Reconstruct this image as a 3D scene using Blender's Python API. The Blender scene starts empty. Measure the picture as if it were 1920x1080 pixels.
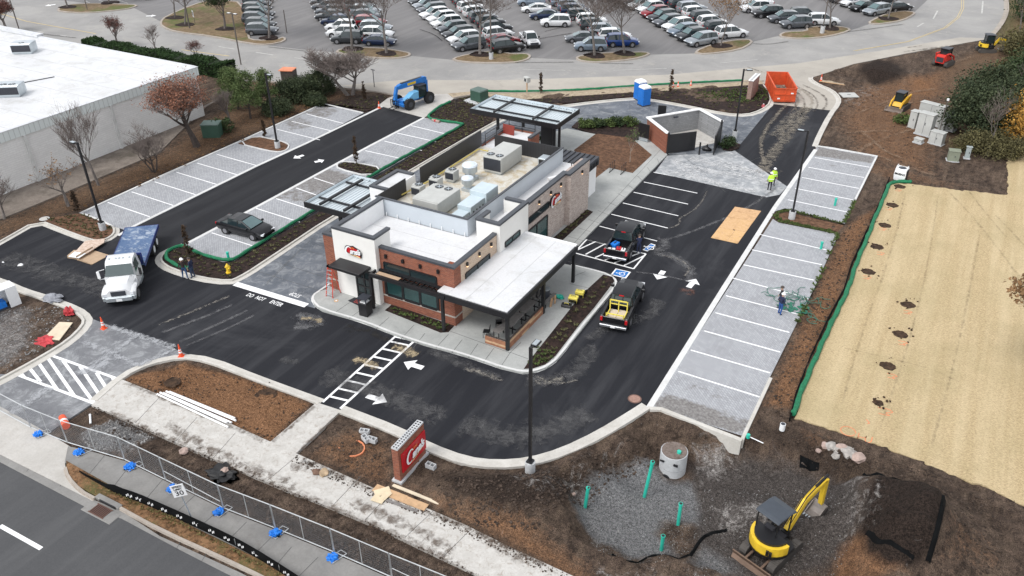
import bpy, bmesh, math, random
import numpy as np
from mathutils import Vector, Matrix, noise as mnoise
random.seed(7)
PI = math.pi
R_ = math.radians
scene = bpy.context.scene
COL = scene.collection
UP = Vector((0, 0, 1))

# ------------------------------------------------------------------ camera (surveyed from the photograph)
CAMH = 32.0
YAW, PITCH, ROLL, FPX = -0.51667589, 0.54975525, -0.00886482, 1542.887
def cam_axes():
    y, p, r = YAW, PITCH, ROLL
    f = Vector((math.sin(y)*math.cos(p), math.cos(y)*math.cos(p), -math.sin(p)))
    right = Vector((math.cos(y), -math.sin(y), 0)); up = right.cross(f)
    r2 = math.cos(r)*right + math.sin(r)*up
    u2 = -math.sin(r)*right + math.cos(r)*up
    return r2, u2, f
CR, CU, CF = cam_axes()
def g(px, py, z=0.0):
    """survey helper: where the line of sight of a photo pixel meets the level z"""
    d = CR*((px-960)/FPX) - CU*((py-540)/FPX) + CF
    t = (z-CAMH)/d.z
    return Vector((d.x*t, d.y*t, z))
def g2(px, py, z=0.0):
    v = g(px, py, z); return (v.x, v.y)
def head(a, b, z=0.0):
    A = g(*a, z); B = g(*b, z); return math.atan2(B.y-A.y, B.x-A.x)
cam = bpy.data.cameras.new('camera'); co = bpy.data.objects.new('camera', cam); COL.objects.link(co)
m3 = Matrix((CR, CU, -CF)).transposed()
co.matrix_world = Matrix.Translation((0, 0, CAMH)) @ m3.to_4x4()
cam.sensor_width = 36; cam.lens = FPX/1920*36; cam.clip_end = 3000; cam.clip_start = .5
scene.camera = co

# ------------------------------------------------------------------ light
w = bpy.data.worlds.new('World'); scene.world = w; w.use_nodes = True
nt = w.node_tree; nt.nodes.clear()
sky = nt.nodes.new('ShaderNodeTexSky'); sky.sky_type = 'NISHITA'; sky.sun_disc = False
SUN_EL, SUN_AZ = R_(56), R_(-158)       # azimuth measured clockwise from +Y
sky.sun_elevation = SUN_EL; sky.sun_rotation = SUN_AZ; sky.air_density = 1.0; sky.dust_density = 1.0
hs = nt.nodes.new('ShaderNodeHueSaturation'); hs.inputs['Saturation'].default_value = .16
bg = nt.nodes.new('ShaderNodeBackground'); bg.inputs['Strength'].default_value = .15
wo = nt.nodes.new('ShaderNodeOutputWorld')
nt.links.new(sky.outputs[0], hs.inputs['Color']); nt.links.new(hs.outputs[0], bg.inputs['Color']); nt.links.new(bg.outputs[0], wo.inputs['Surface'])
sl = bpy.data.lights.new('sun', 'SUN'); sl.energy = 1.0; sl.angle = R_(22); sl.color = (1, .97, .93)
so = bpy.data.objects.new('sun', sl); COL.objects.link(so)
sd = Vector((math.sin(SUN_AZ)*math.cos(SUN_EL), math.cos(SUN_AZ)*math.cos(SUN_EL), math.sin(SUN_EL)))
so.rotation_euler = sd.to_track_quat('Z', 'Y').to_euler(); so.location = (0, 0, 80)
vs = scene.view_settings; vs.view_transform = 'Standard'; vs.look = 'None'; vs.gamma = 1; vs.exposure = EXPOSURE = 0.90

# ------------------------------------------------------------------ materials
MATS = {}
class NG:
    def __init__(s, name):
        s.m = bpy.data.materials.new(name); s.m.use_nodes = True
        s.t = s.m.node_tree; s.b = s.t.nodes['Principled BSDF']; s.pos = None
    def n(s, ty, **kw):
        nd = s.t.nodes.new(ty)
        for k, v in kw.items(): setattr(nd, k, v)
        return nd
    def l(s, a, b): s.t.links.new(a, b)
    def P(s):
        if s.pos is None: s.pos = s.n('ShaderNodeNewGeometry').outputs['Position']
        return s.pos
    def vec(s, sc=(1, 1, 1), rz=0, src=None):
        mp = s.n('ShaderNodeMapping'); mp.inputs['Scale'].default_value = sc; mp.inputs['Rotation'].default_value = (0, 0, rz)
        s.l(src or s.P(), mp.inputs['Vector']); return mp.outputs[0]
    def noise(s, scale, detail=4, rough=.6, v=None, dist=0):
        nd = s.n('ShaderNodeTexNoise'); nd.inputs['Scale'].default_value = scale; nd.inputs['Detail'].default_value = detail
        nd.inputs['Roughness'].default_value = rough; nd.inputs['Distortion'].default_value = dist
        s.l(v or s.P(), nd.inputs['Vector']); return nd.outputs['Fac']
    def ramp(s, fac, a, b):
        r = s.n('ShaderNodeMapRange'); r.inputs['From Min'].default_value = a; r.inputs['From Max'].default_value = b
        s.l(fac, r.inputs['Value']); return r.outputs['Result']
    def math(s, op, a, b):
        nd = s.n('ShaderNodeMath', operation=op)
        for i, x in enumerate((a, b)):
            if isinstance(x, (int, float)): nd.inputs[i].default_value = x
            else: s.l(x, nd.inputs[i])
        return nd.outputs[0]
    def mix(s, fac, a, b, mode='MIX'):
        nd = s.n('ShaderNodeMix', data_type='RGBA', blend_type=mode)
        for sock, x in ((nd.inputs[0], fac), (nd.inputs[6], a), (nd.inputs[7], b)):
            if isinstance(x, (int, float)): sock.default_value = x
            elif isinstance(x, tuple): sock.default_value = (*x, 1)
            else: s.l(x, sock)
        return nd.outputs[2]
    def col(s, c):
        if isinstance(c, tuple): s.b.inputs['Base Color'].default_value = (*c, 1)
        else: s.l(c, s.b.inputs['Base Color'])
    def bump(s, h, strength=.4, dist=.05):
        nd = s.n('ShaderNodeBump'); nd.inputs['Strength'].default_value = strength; nd.inputs['Distance'].default_value = dist
        s.l(h, nd.inputs['Height']); s.l(nd.outputs[0], s.b.inputs['Normal'])
    def done(s, rough=.8, metal=0, spec=.5):
        s.b.inputs['Roughness'].default_value = rough; s.b.inputs['Metallic'].default_value = metal
        s.b.inputs['Specular IOR Level'].default_value = spec
        return s.m
def plain(name, c, rough=.6, metal=0, var=.18, scale=1.3, spec=.5, bump=0):
    """painted / cast surfaces: base colour with slight wear mottling"""
    if name in MATS: return MATS[name]
    s = NG(name)
    f = s.ramp(s.noise(scale, 6, .65), .3, .7); f2 = s.noise(scale*9, 3, .6)
    d = tuple(max(0, x*(1-var)) for x in c); u = tuple(min(1, x*(1+var*.6)) for x in c)
    s.col(s.mix(s.math('MULTIPLY_ADD', f2, .4) if False else s.math('MULTIPLY', f, s.math('ADD', f2, .5)), d, u))
    if bump: s.bump(f2, bump)
    MATS[name] = s.done(rough, metal, spec); return MATS[name]
def speck(name, c1, c2, scale, lo=.35, hi=.65, c3=None, s3=.15, l3=.55, h3=.7, rough=.9, bump=.3, bd=.05, spec=.25, stretch=None, rz=0, micro=1):
    if name in MATS: return MATS[name]
    s = NG(name)
    v = s.vec(stretch, rz) if stretch else None
    f = s.noise(scale, 8, .7, v)
    c = s.mix(s.ramp(f, lo, hi), c1, c2)
    if c3: c = s.mix(s.ramp(s.noise(s3, 5, .65), l3, h3), c, c3)
    if micro:
        mc = s.ramp(s.noise(scale*12, 3, .8), .3, .7)
        c = s.mix(.25*micro, c, s.mix(mc, (0, 0, 0), (1, 1, 1)), 'OVERLAY')
    s.col(c)
    if bump: s.bump(f, bump, bd)
    MATS[name] = s.done(rough, 0, spec); return MATS[name]

def m_asphalt(name, base, dust, streak_rz, amt=1.0):
    s = NG(name)
    fine = s.noise(14, 3, .7)
    c = s.mix(fine, tuple(x*.75 for x in base), tuple(x*1.3 for x in base))
    st = s.noise(1.0, 6, .6, s.vec((.9, .07, 1), streak_rz), .3)
    c = s.mix(s.math('MULTIPLY', s.ramp(st, .46, .78), .45*amt), c, dust)
    bl = s.noise(.11, 7, .68, dist=.6)
    c = s.mix(s.math('MULTIPLY', s.ramp(bl, .56, .8), .55*amt), c, dust)
    sp = s.noise(2.6, 8, .8)
    c = s.mix(s.math('MULTIPLY', s.ramp(sp, .66, .74), .35*amt), c, dust)
    s.col(c); s.bump(fine, .25, .02)
    return s.done(.82, 0, .35)
def m_concrete(name, c1, c2, stain=None, scale=.5, samt=.5, rough=.85, lo=.55, hi=.75):
    s = NG(name)
    f = s.ramp(s.noise(scale, 8, .68, dist=.4), .3, .7)
    c = s.mix(f, c1, c2)
    c = s.mix(s.math('MULTIPLY', s.ramp(s.noise(9, 4, .75), .4, .7), .25), c, tuple(x*.6 for x in c1))
    if stain:
        c = s.mix(s.math('MULTIPLY', s.ramp(s.noise(scale*2.2, 9, .75, dist=.8), lo, hi), samt), c, stain)
    s.col(c); s.bump(s.noise(20, 3, .6), .12, .01)
    return s.done(rough, 0, .3)
def m_paver(name, dirt_lo=.58):
    s = NG(name)
    b = s.n('ShaderNodeTexBrick'); b.offset = .5
    for k, v in (('Scale', 1), ('Mortar Size', .014), ('Mortar Smooth', .3), ('Bias', 0), ('Brick Width', .30), ('Row Height', .15)): b.inputs[k].default_value = v
    b.inputs['Color1'].default_value = (.39, .40, .42, 1); b.inputs['Color2'].default_value = (.29, .295, .31, 1); b.inputs['Mortar'].default_value = (.17, .172, .18, 1)
    s.l(s.vec((1, 1, 1), R_(45)), b.inputs['Vector'])
    c = b.outputs['Color']
    c = s.mix(s.math('MULTIPLY', s.ramp(s.noise(.35, 7, .7), .3, .75), .45), c, (.42, .43, .45))
    a = s.n('ShaderNodeAttribute', attribute_name='dirt')
    dn = s.math('ADD', a.outputs['Fac'], s.math('MULTIPLY', s.math('SUBTRACT', s.noise(1.2, 8, .75), .5), 1.6))
    c = s.mix(s.math('MULTIPLY', s.ramp(dn, .42, .66), .78), c, s.mix(s.ramp(s.noise(5, 6, .8), .4, .6), (.085, .072, .062), (.24, .225, .21)))
    s.col(c); s.bump(b.outputs['Fac'], -.25, .02)
    return s.done(.85, 0, .3)
def m_brick(name, c1, c2, mortar, bw=.24, rh=.085, ms=.012, var=None, bias=0):
    s = NG(name)
    sx = s.n('ShaderNodeSeparateXYZ'); s.l(s.P(), sx.inputs[0])
    cx = s.n('ShaderNodeCombineXYZ'); s.l(s.math('ADD', sx.outputs[0], sx.outputs[1]), cx.inputs[0]); s.l(sx.outputs[2], cx.inputs[1])
    b = s.n('ShaderNodeTexBrick'); b.offset = .5
    for k, v in (('Scale', 1), ('Mortar Size', ms), ('Mortar Smooth', .2), ('Bias', bias), ('Brick Width', bw), ('Row Height', rh)): b.inputs[k].default_value = v
    b.inputs['Color1'].default_value = (*c1, 1); b.inputs['Color2'].default_value = (*c2, 1); b.inputs['Mortar'].default_value = (*mortar, 1)
    s.l(cx.outputs[0], b.inputs['Vector'])
    c = b.outputs['Color']
    n1 = s.noise(1, 3, .8, s.vec((3.2, 3.2, 11)))
    c = s.mix(s.math('MULTIPLY', s.ramp(n1, .35, .7), .6), c, var or tuple(x*.55 for x in c1))
    c = s.mix(s.math('MULTIPLY', s.ramp(s.noise(.7, 6, .7), .4, .75), .3), c, tuple(x*.6 for x in c1))
    s.col(c); s.bump(b.outputs['Fac'], -.3, .01)
    return s.done(.9, 0, .2)
def m_ground():
    s = NG('bare_soil')
    a = s.n('ShaderNodeAttribute', attribute_name='zone'); sp = s.n('ShaderNodeSeparateColor'); s.l(a.outputs['Color'], sp.inputs[0])
    a2 = s.n('ShaderNodeAttribute', attribute_name='zoneb'); sp2 = s.n('ShaderNodeSeparateColor'); s.l(a2.outputs['Color'], sp2.inputs[0])
    n0 = s.noise(.55, 9, .72, dist=.5); n1 = s.noise(2.2, 9, .75); n2 = s.noise(6.5, 6, .8); n3 = s.noise(18, 4, .8)
    rut = s.noise(1.0, 6, .7, s.vec((1.6, .3, 1), R_(20)), .4)
    c = s.mix(s.ramp(n1, .35, .65), (.028, .020, .0155), (.13, .092, .070))
    c = s.mix(s.math('MULTIPLY', s.ramp(rut, .45, .65), .55), c, (.20, .145, .105))
    c = s.mix(s.math('MULTIPLY', s.ramp(n0, .48, .66), .5), c, (.016, .012, .010))
    def zone(ch, c, cols, sharp=.12, amp=.75, nn=None):
        m = s.math('ADD', ch, s.math('MULTIPLY', s.math('SUBTRACT', nn or n1, .5), amp))
        col = s.mix(s.ramp(n2, .38, .62), cols[0], cols[1])
        return s.mix(s.ramp(m, .5-sharp, .5+sharp), c, col)
    c = zone(sp.outputs[1], c, ((.115, .058, .030), (.29, .155, .082)), .25, 1.0)          # orange clay
    c = zone(sp2.outputs[1], c, ((.012, .009, .0075), (.043, .030, .024)), .2, .8)         # dark topsoil
    c = zone(sp.outputs[0], c, ((.09, .09, .092), (.23, .23, .233)), .3, 1.1, s.noise(1.1, 9, .75, dist=.8))            # crushed stone
    c = zone(a.outputs['Alpha'], c, ((.040, .034, .031), (.105, .092, .085)), .2, .5)         # dark crushed fines
    c = zone(sp.outputs[2], c, ((.16, .14, .13), (.46, .44, .42)), .22, 2.3, s.noise(1.3, 9, .8, dist=.9))   # pale dried dust
    c = zone(sp2.outputs[0], c, ((.075, .082, .035), (.16, .125, .065)), .2, .9)          # winter grass
    c = zone(sp2.outputs[2], c, ((.10, .060, .035), (.20, .125, .075)), .2, .9)           # leaf litter
    c = s.mix(.75, c, s.mix(s.ramp(n3, .36, .64), (0, 0, 0), (1, 1, 1)), 'OVERLAY')
    s.col(c)
    h = s.math('ADD', s.math('MULTIPLY', n1, .6), s.math('MULTIPLY', n2, .3))
    s.bump(h, 1.0, .3)
    return s.done(.95, 0, .15)
def m_straw():
    s = NG('straw_blanket')
    a = s.noise(7, 8, .85, s.vec((1, 1.8, 1), .3)); b = s.noise(1.0, 5, .6, s.vec((.9, .04, 1), R_(-2), ))
    c = s.mix(s.ramp(a, .38, .62), (.28, .21, .115), (.61, .48, .29))
    c = s.mix(s.math('MULTIPLY', s.ramp(b, .42, .62), .35), c, (.64, .53, .35))
    c = s.mix(s.math('MULTIPLY', s.ramp(s.noise(.16, 6, .7), .45, .7), .5), c, (.33, .275, .15))
    c = s.mix(s.math('MULTIPLY', s.ramp(s.noise(11, 4, .8), .57, .66), .6), c, (.13, .095, .05))
    s.col(c); s.bump(a, .5, .05)
    return s.done(.95, 0, .1)
def m_film(name, c, thr=(.45, .7), scale=1.6, maxa=.8, stretch=(1, 1, 1)):
    """a dried splash lying on the paving: its density fades across the strip and breaks up in noise"""
    s = NG(name); s.col(c)
    uv = s.n('ShaderNodeUVMap').outputs[0]; sx = s.n('ShaderNodeSeparateXYZ'); s.l(uv, sx.inputs[0])
    e = s.math('MULTIPLY', s.math('MULTIPLY', sx.outputs[1], s.math('SUBTRACT', 1, sx.outputs[1])), 4)
    e2 = s.math('MULTIPLY', s.math('MULTIPLY', sx.outputs[0], s.math('SUBTRACT', 1, sx.outputs[0])), 8)
    e2 = s.math('MINIMUM', e2, 1)
    n = s.noise(scale, 8, .75, s.vec(stretch), .5)
    f = s.ramp(s.math('ADD', n, s.math('MULTIPLY', s.math('SUBTRACT', s.math('MULTIPLY', e, e2), 1), .35)), *thr)
    f = s.math('MULTIPLY', f, maxa)
    s.l(f, s.b.inputs['Alpha'])
    return s.done(.9, 0, .2)
def m_metal_ribbed(name, c, axis=0, pitch=.3, rough=.5, metal=.0):
    s = NG(name)
    wv = s.n('ShaderNodeTexWave', wave_type='BANDS', bands_direction='X' if axis == 0 else 'Y', wave_profile='SAW'); wv.inputs['Scale'].default_value = 1/pitch*PI/10
    s.l(s.P(), wv.inputs['Vector'])
    f = s.ramp(wv.outputs['Fac'], .8, 1)
    s.col(s.mix(s.math('MULTIPLY', f, .6), c, tuple(x*.35 for x in c)))
    return s.done(rough, metal, .4)
def m_glass(name, c=(.012, .02, .022), rough=.06):
    s = NG(name); s.col(s.mix(s.noise(.8, 3), c, tuple(x*2 for x in c))); return s.done(rough, 0, .6)

A_NEW = m_asphalt('new_asphalt', (.0095, .0103, .0145), (.060, .061, .067), 0, 1.2)
A_SIDE = m_asphalt('fresh_asphalt_lane', (.011, .0115, .0145), (.042, .043, .047), 0, 1.1)
A_STREET = m_asphalt('street_asphalt', (.066, .067, .070), (.13, .13, .132), R_(60), .8)
A_BACKLOT = m_asphalt('worn_lot_asphalt', (.17, .165, .165), (.29, .28, .275), R_(-60), .9)
A_ROAD = m_concrete('dusty_road', (.34, .315, .28), (.48, .445, .39), (.23, .215, .20), .12, .6)
A_ROADG = m_concrete('grey_road', (.255, .25, .245), (.37, .36, .345), (.46, .43, .38), .14, .7)
C_LANE = m_concrete('blue_grey_concrete', (.078, .088, .105), (.17, .185, .21), (.30, .31, .32), .4, .75, lo=.48, hi=.66)
C_PAD = m_concrete('dusty_pad_concrete', (.20, .21, .225), (.36, .375, .39), (.60, .60, .60), .5, .8, lo=.46, hi=.66)
C_APRON = m_concrete('apron_concrete', (.13, .133, .145), (.22, .225, .235), (.38, .39, .40), .45, .75, lo=.48, hi=.66)
C_WALK = m_concrete('walk_concrete', (.30, .31, .30), (.45, .455, .44), (.17, .17, .155), .4, .4)
C_NEWWALK = m_concrete('new_walk_concrete', (.44, .42, .39), (.58, .565, .535), (.22, .165, .12), 1.6, .65, lo=.52, hi=.68)
C_OLDWALK = m_concrete('old_walk_concrete', (.19, .185, .178), (.29, .283, .27), (.13, .115, .10), .5, .5)
C_DRIVE = m_concrete('pale_drive_concrete', (.40, .38, .35), (.55, .53, .50), (.33, .28, .23), .5, .45)
C_KERB = m_concrete('kerb_concrete', (.46, .44, .40), (.62, .60, .56), (.34, .28, .22), .8, .45)
C_KERBW = m_concrete('pale_kerb_concrete', (.56, .56, .55), (.72, .72, .71), (.40, .37, .33), .8, .35)
C_OLDKERB = m_concrete('old_kerb_concrete', (.33, .29, .25), (.45, .40, .35), (.22, .15, .11), .8, .45)
C_BASE = m_concrete('cast_concrete', (.42, .43, .44), (.58, .59, .60), (.30, .28, .26), 1.5, .4)
C_JOINT = plain('dark_slab_joint', (.09, .09, .088), .9)  # plain dark colour of the slab joints themselves
PAVER = m_paver('grey_pavers')
SOIL = m_ground()
STRAW = m_straw()
MULCH = speck('dark_mulch', (.008, .0055, .005), (.042, .025, .021), 3.5, .38, .62, (.07, .05, .038), 1.2, .62, .75, bump=.6, bd=.08)
MULCHB = speck('brown_mulch', (.065, .033, .019), (.175, .095, .056), 3, .38, .62, (.09, .05, .032), .8, .55, .7, bump=.5, bd=.06)
SAND = speck('sandy_strip', (.28, .22, .155), (.46, .385, .28), 3, .35, .65, (.20, .15, .11), .6, .55, .72)
PATHB = speck('gritty_path', (.16, .135, .115), (.25, .215, .185), 1.1, .35, .7, (.10, .085, .07), .25, .5, .65)
LEAFG = speck('leaf_strewn_grass', (.075, .042, .02), (.24, .135, .07), 3.2, .40, .60, (.10, .095, .035), .5, .5, .66, bump=.5, bd=.05)
GRASSI = speck('winter_grass', (.12, .085, .045), (.25, .18, .11), 1.6, .35, .65, (.10, .115, .035), .16, .5, .62)
HOLE = speck('dug_soil', (.016, .010, .007), (.085, .050, .030), 4, .35, .65)
PAINT = plain('white_marking_paint', (.86, .86, .86), .6, var=.10, scale=2)
PAINTY = plain('worn_yellow_paint', (.55, .43, .22), .7)
PAINTW = plain('worn_white_paint', (.50, .49, .47), .8, var=.25)
PAINTB = plain('blue_marking_paint', (.02, .17, .50), .6)
ORANGEP = plain('orange_marking_spray', (.66, .23, .11), .8)
BLACK = plain('black_metal', (.012, .012, .014), .45)
CHAR = plain('charcoal_metal', (.040, .044, .055), .5)
CHARW = plain('charcoal_coping', (.055, .06, .07), .45)
STUCCO = plain('white_stucco', (.74, .73, .70), .9, var=.07, scale=.5)
STUCCOW = plain('plain_white_panel', (.80, .80, .80), .8, var=.05)
BRICK = m_brick('red_brick', (.33, .105, .058), (.17, .052, .035), (.28, .19, .15))
BRICKW = m_brick('whitewashed_brick', (.62, .53, .47), (.36, .28, .245), (.66, .61, .57), var=(.26, .19, .165))
BRICKT = m_brick('tan_brick', (.50, .36, .25), (.36, .25, .18), (.60, .52, .44), var=(.62, .52, .42))
CMU = m_brick('grey_blockwork', (.34, .345, .35), (.27, .275, .28), (.20, .20, .20), .4, .2, .012, (.22, .22, .23))
STONE = plain('grey_stone_band', (.42, .38, .34), .9)
MEMB = m_concrete('white_roof_membrane', (.62, .62, .63), (.70, .70, .70), (.40, .36, .30), .8, .4, .6, .54, .70)
MEMBY = m_concrete('stained_roof_membrane', (.58, .55, .49), (.67, .66, .61), (.42, .31, .15), .5, .85, .6, .45, .64)
MEMB2 = m_concrete('long_roof_membrane', (.60, .61, .62), (.68, .68, .69), (.40, .39, .36), .22, .5, .5, .50, .66)
SCREENG = plain('grey_screen_panel', (.47, .51, .55), .6, var=.05, scale=.6)
DECK = m_metal_ribbed('galvanised_deck', (.58, .64, .67), 0, .3, .4)
GALV = plain('galvanised_steel', (.52, .57, .60), .35, .6, var=.15)
CLADX = m_metal_ribbed('charcoal_ribbed_cladding', (.030, .030, .033), 0, .28)
CLADY = m_metal_ribbed('charcoal_ribbed_cladding_side', (.030, .030, .033), 1, .28)
GLASS = m_glass('dark_glass')
GLASST = m_glass('teal_window_glass', (.018, .045, .045))
RUBBER = plain('tyre_rubber', (.018, .018, .019), .85)
RIM = plain('alloy_rim', (.34, .34, .36), .35, .7)
RED = plain('sign_red', (.48, .010, .018), .4, var=.1)
REDL = plain('lamp_red', (.45, .01, .015), .25)
LAMPW = plain('lamp_clear', (.75, .77, .80), .15)
YEL = plain('machine_yellow', (.78, .52, .035), .45, var=.2)
YELB = plain('bright_yellow', (.74, .62, .10), .5, var=.1)
ORG = plain('skip_orange', (.62, .085, .022), .6, var=.3)
CONEO = plain('cone_orange', (.85, .10, .03), .5)
WHITE = plain('white_plastic', (.82, .83, .84), .5, var=.06)
BLUEP = plain('portable_toilet_blue', (.012, .16, .56), .45, var=.12)
BLUEM = plain('telehandler_blue', (.02, .17, .52), .4, var=.2)
BLUEB = plain('sandbag_blue', (.01, .19, .68), .6, var=.25, scale=6)
BLUED = m_concrete('flatbed_blue', (.05, .10, .21), (.11, .175, .30), (.45, .50, .56), .7, .8, .45, .50, .63)
NAVY = plain('navy_paint', (.02, .035, .16), .4)
TEAL = plain('teal_pipe', (.03, .48, .36), .4, var=.15)
GSOCK = plain('green_silt_sock', (.010, .17, .075), .8, var=.4, scale=5, bump=.4)
GREENC = plain('green_cabinet', (.035, .085, .06), .6)
CABW = plain('cabinet_pale_grey', (.46, .465, .445), .6, var=.1)
PLY = plain('plywood', (.52, .335, .19), .8, var=.25, scale=2.5)
PLYL = plain('pale_board', (.66, .56, .42), .8, var=.15, scale=2)
CARD = plain('cardboard', (.46, .33, .22), .85, var=.15)
WOODR = plain('cedar_board', (.30, .135, .075), .75, var=.3, scale=4)
WOODL = plain('pale_cedar_board', (.50, .32, .19), .75, var=.2, scale=4)
GREYW = plain('grey_plank', (.20, .185, .175), .7, var=.3, scale=5)
BARK = plain('grey_bark', (.17, .15, .138), .95, var=.4, scale=5, bump=.4)
BARKD = plain('dark_bark', (.065, .052, .046), .95, var=.4, scale=5, bump=.4)
TWIG = plain('fine_twigs', (.165, .135, .122), .95, var=.3)
SKIN = plain('skin', (.42, .26, .19), .6)
HIVIS = plain('hi_vis_yellow', (.55, .85, .06), .7)
DENIM = plain('blue_denim', (.045, .10, .22), .9)
DCLOTH = plain('dark_cloth', (.020, .020, .025), .9)
BCLOTH = plain('brown_cloth', (.045, .032, .03), .9)
NCLOTH = plain('navy_cloth', (.015, .022, .06), .9)
def leafmat(name, c1, c2, sc=1.2):
    s = NG(name); c = s.mix(s.ramp(s.noise(sc, 5, .7), .35, .65), c1, c2)
    c = s.mix(.5, c, s.mix(s.ramp(s.noise(14, 2, .7), .3, .7), (0, 0, 0), (1, 1, 1)), 'OVERLAY'); s.col(c)
    s.b.inputs['Subsurface Weight'].default_value = 0
    return s.done(.8, 0, .2)
L_COPPER = leafmat('copper_leaves', (.15, .066, .042), (.34, .165, .11))
L_DKRED = leafmat('dull_red_leaves', (.10, .045, .038), (.18, .085, .07))
L_PINE = leafmat('pine_needles', (.045, .075, .025), (.14, .18, .07))
L_EVER = leafmat('evergreen_leaves', (.018, .034, .014), (.055, .08, .032))
L_DEEP = leafmat('deep_evergreen_leaves', (.018, .030, .016), (.075, .092, .046))
L_OLIVE = leafmat('olive_scrub_leaves', (.065, .06, .03), (.14, .125, .055))
L_GOLD = leafmat('golden_leaves', (.30, .15, .03), (.50, .29, .07))
L_BRN = leafmat('dry_brown_leaves', (.13, .075, .035), (.27, .16, .08))
L_HEDGE = leafmat('hedge_leaves', (.016, .035, .012), (.045, .085, .028))
L_CONI = leafmat('bronze_conifer_leaves', (.035, .024, .016), (.085, .055, .035))
L_TUFT = leafmat('tuft_leaves', (.05, .055, .025), (.16, .15, .075), 3)
L_LIRI = leafmat('low_green_leaves', (.04, .065, .02), (.12, .16, .05), 3)

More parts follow.
